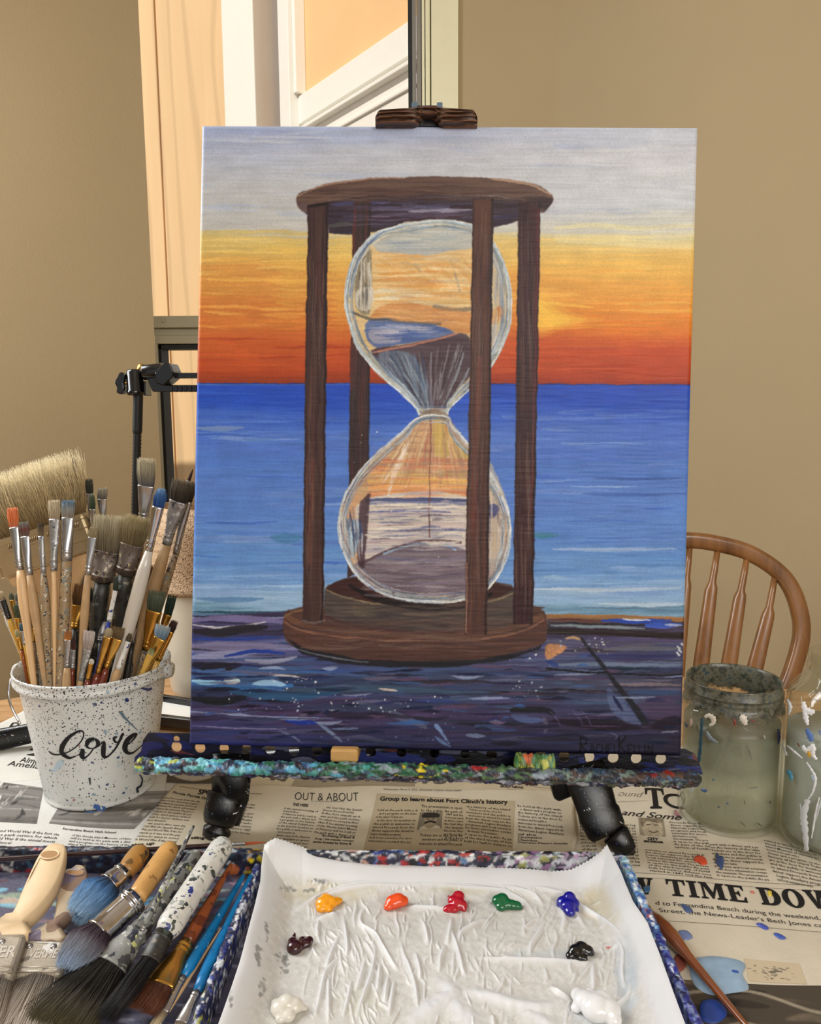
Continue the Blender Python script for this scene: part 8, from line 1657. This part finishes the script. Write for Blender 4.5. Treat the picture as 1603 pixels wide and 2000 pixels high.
for pts, w_, c in (([(1340, 540), (1365, 600), (1350, 660)], 8, (226, 228, 232)), ([(1465, 560), (1480, 620), (1530, 640), (1545, 620)], 14, (236, 236, 238)), ([(1475, 620), (1485, 680), (1500, 740)], 11, (232, 232, 236)), ([(1300, 880), (1330, 960), (1336, 980)], 5, (232, 232, 236)), ([(1340, 900), (1400, 950), (1460, 1000)], 5, (230, 230, 234)), ([(1460, 900), (1490, 940), (1540, 910), (1540, 970), (1570, 1010)], 12, (232, 232, 234)),
                   ([(1490, 1030), (1530, 1090), (1560, 1160), (1540, 1260), (1500, 1320)], 6, (220, 222, 226)), ([(1500, 1320), (1470, 1450), (1480, 1560), (1490, 1720)], (10, 14, 8), (206, 208, 210)), ([(1590, 1300), (1560, 1440), (1530, 1620)], 5, (226, 228, 230)), ([(1500, 940), (1512, 970), (1512, 990)], 9, (206, 160, 60)), ([(1340, 1090), (1360, 1120), (1375, 1170)], 11, (80, 150, 180)), ([(1490, 770), (1520, 830), (1530, 870)], 13, (90, 120, 180)), ([(1530, 1130), (1545, 1170)], 7, (170, 190, 214)),
                   ([(1420, 880), (1436, 910)], 5, (110, 50, 50)), ([(1590, 780), (1601, 820)], 7, (110, 130, 180)), ([(1455, 560), (1450, 520)], 4, (190, 186, 170)), ([(1440, 1350), (1450, 1420), (1440, 1480)], 4, (190, 192, 194)), ([(1530, 540), (1590, 545)], 4, (200, 200, 200)), ([(1335, 480), (1400, 440), (1470, 380)], 5, (150, 136, 104)), ([(1560, 1480), (1590, 1380), (1610, 1300)], 4, (200, 202, 206))):
    smear(j2, J2, P2, c5(pts), w_, c)

# ---------------------------------------------------------------- chair behind the table on the right
t = NT('golden_oak'); v = t.coords((1, 1, .2)); n = t.noise(v, 30, 6, .65)
t.set(Base__Color=t.ramp(n, [(.3, srgb((98, 62, 30))), (.5, srgb((134, 90, 48))), (.7, srgb((150, 104, 60)))]), Roughness=.32); t.bs.inputs['Coat Weight'].default_value = .3; t.bump(n, .0002); M['oak'] = t.m
CY = 1.30
ch = root('windsor_chair', (at_y(1325, 1300, CY).x, CY, 0)); tag(ch, 'honey-coloured bow-back wooden chair behind the table, right of the canvas', 'chair')
cx0 = 1326; half = [(1326, 1055), (1360, 1056), (1395, 1061), (1448, 1074), (1492, 1096), (1526, 1123), (1546, 1152), (1559, 1188), (1565, 1225), (1561, 1262), (1547, 1310), (1530, 1354), (1512, 1410), (1494, 1480), (1480, 1560)]
def back_y(py): return CY + (1560 - py) / 500 * .09
full = [(2 * cx0 - x - (y - 1055) * .05, y) for x, y in half[::-1][:-1]] + half[0:]
Pq = [at_y(x, y, back_y(y)) for x, y in spline(full, 6)]; kk = mpp(Pq[len(Pq) // 2])
N = len(Pq); m = MB()
vs = []; n_ = 14
for i, p_ in enumerate(Pq):
    t1 = (Pq[min(i + 1, N - 1)] - Pq[max(i - 1, 0)]).normalized(); f_ = Vector((0, 1, 0)); f_ = (f_ - t1 * f_.dot(t1)).normalized(); s_ = t1.cross(f_)
    wv_ = (12 + 4 * min(1, max(0, (1.05 - p_.z) / .15))) * kk
    for k in range(n_):
        a = 2 * math.pi * k / n_; c_, s2 = math.cos(a), math.sin(a); vs.append(p_ + s_ * (wv_ * math.copysign(abs(c_) ** .6, c_)) + f_ * (.010 * math.copysign(abs(s2) ** .6, s2)))
m.add(vs, [(i * n_ + k, i * n_ + (k + 1) % n_, (i + 1) * n_ + (k + 1) % n_, (i + 1) * n_ + k) for i in range(N - 1) for k in range(n_)]); m.build('back_bow', M['oak'], ch)
sp = [((1513, 1124), (1502, 1190), (1474, 1306), (1440, 1560)), ((1458, 1090), (1447, 1156), (1423, 1300), (1395, 1560)), ((1401, 1074), (1391, 1140), (1369, 1300), (1348, 1560)), ((1347, 1066), (1340, 1134), (1322, 1300), (1306, 1560)), ((1294, 1066), (1288, 1134), (1274, 1300), (1262, 1560)), ((1240, 1074), (1236, 1140), (1228, 1300), (1220, 1560))]
for a, b, c_, d in sp:
    l = [a, ((a[0] + b[0]) / 2, (a[1] + b[1]) / 2), (b[0], b[1] - 4), (b[0] - 1, b[1] + 6), (b[0] - 3, b[1] + 14), c_, ((c_[0] * 2 + d[0]) / 3, (c_[1] * 2 + d[1]) / 3), ((c_[0] + 2 * d[0]) / 3, (c_[1] + 2 * d[1]) / 3), d]
    P_ = [at_y(x, y, back_y(y)) for x, y in l]; wd = [5.5, 6.5, 7, 10.5, 12, 15, 15, 7, 6]; dp = [5.5, 6.5, 7, 7, 7, 7, 7, 7, 6]
    m = MB(); m.tube(P_, 1, 14, flat=[(w_ * kk, d_ * kk) for w_, d_ in zip(wd, dp)], up=(.93, -.37, 0)); m.build('spindle', M['oak'], ch)
sx = ch['_o'][0]; m = MB(); zs0 = at_y(1400, 1560, back_y(1560)).z
ring = [(sx + .21 * math.copysign(abs(math.cos(a)) ** .7, math.cos(a)), CY + .17 + .20 * math.copysign(abs(math.sin(a)) ** .7, math.sin(a))) for a in [2 * math.pi * i / 48 for i in range(48)]]
m.add([(x, y, z) for z, f in ((zs0 - .03, 1), (zs0 - .004, 1), (zs0, 1)) for x, y in ring], [tuple(range(48))[::-1]] + [(j * 48 + k, j * 48 + (k + 1) % 48, (j + 1) * 48 + (k + 1) % 48, (j + 1) * 48 + k) for j in range(2) for k in range(48)] + [tuple(96 + k for k in range(48))], 0, False); m.build('seat', M['oak'], ch, bevel=.006)
for dx in (-.15, .15):
    for dy in (.04, .30):
        m = MB(); a = Vector((sx + dx, CY + dy, zs0 - .028)); b = Vector((sx + dx * 1.25, CY + .17 + (dy - .17) * 1.3, 0.002)); m.tube([a + (b - a) * t_ for t_ in (0, .2, .4, .6, .8, 1)], [.012, .018, .02, .016, .014, .011], 14); m.build('leg', M['oak'], ch)

# ---------------------------------------------------------------- white pot with a woven cover, behind the canvas on the left
pc_ = Vector((at_y(432, 1300, 1.0).x, .945, TZ + .0002)); kp = mpp(at_y(432, 1200, .945))
pot = root('ceramic_pot', tuple(pc_)); tag(pot, 'tapered white ceramic pot half hidden behind the canvas on the left', 'pot')
zt_p = at_y(335, 1143, .945).z - pc_.z; rp = (432 - 334) * kp; rbp = (432 - 358) * kp
M['cer'] = plain('white_glaze', (222, 212, 192), .3, var=.03, coat=.3)
m = MB(); m.lathe([(0, 0), (rbp * .8, 0), (rbp * .95, .004), (rbp * 1.03, .014), (rbp + (rp - rbp) * .5, zt_p * .5), (rp, zt_p * .985), (rp * .985, zt_p), (rp * .95, zt_p - .001), (rbp * .9, .02), (0, .01)], pc_, 64); m.build('body', M['cer'], pot)
t = NT('woven_straw'); v = t.coords((1, 1, 1)); wv = t.n('TexWave', Scale=60., Distortion=1.); wv.bands_direction = 'DIAGONAL'; t.l(v, wv.inputs['Vector']); vo = t.vor(v, 520); 
t.set(Base__Color=t.mix(t.math('MULTIPLY', t.ramp(wv.outputs[0], [(.45, 0.), (.55, 1.)]), t.ramp(vo, [(.3, 1.), (.45, 0.)])), srgb((196, 164, 128)), srgb((110, 78, 52))), Roughness=.6); t.bump(vo, .0006); M['straw'] = t.m
bz = pc_.z + zt_p + .0006; bk2 = root('woven_basket', (pc_.x, pc_.y, bz)); tag(bk2, 'tan woven straw basket on top of the white pot, behind the canvas', 'basket')
m = MB(); hh = at_y(345, 985, .945).z - bz; rw = (432 - 330) * kp
m.lathe([(0, 0), (rw, 0), (rw * 1.03, .003), (rw * 1.0, .006), (rw * .98, hh * .3), (rw * .93, hh * .7), (rw * .84, hh), (rw * .82, hh), (rw * .9, hh * .7), (rw * .95, .006), (0, .004)], (pc_.x, pc_.y, bz), 64); m.build('weave', M['straw'], bk2)

# ---------------------------------------------------------------- black frame lying on the table behind the bucket
fr = root('picture_frame', tuple(table(345, 1400, .004))); tag(fr, 'flat black picture frame lying on the table between bucket and canvas', 'frame')
q0 = [P3(*q, .006) for q in ((286, 1366), (455, 1392), (440, 1432), (262, 1411))]; cq = sum(q0, Vector()) / 4; 
m = MB(); o_ = q0; i_ = [p_ + (cq - p_).normalized() * .016 for p_ in q0]; dz = Vector((0, 0, .010))
vs = o_ + i_ + [p_ + dz for p_ in o_] + [p_ + dz for p_ in i_]
fs = []
for k in range(4):
    j = (k + 1) % 4; fs += [(k, j, 4 + j, 4 + k), (8 + k, 12 + k, 12 + j, 8 + j), (k, 8 + k, 8 + j, j), (4 + k, 4 + j, 12 + j, 12 + k)]
m.add(vs, fs, 0, False); m.build('frame', M['blackgloss'], fr, bevel=.001)
m = MB(); m.add([p_ + Vector((0, 0, z_)) for z_ in (.0005, .003) for p_ in i_], [(0, 3, 2, 1), (4, 5, 6, 7), (0, 1, 5, 4), (1, 2, 6, 5), (2, 3, 7, 6), (3, 0, 4, 7)], 0, False); m.build('white_panel', M['white'], fr)
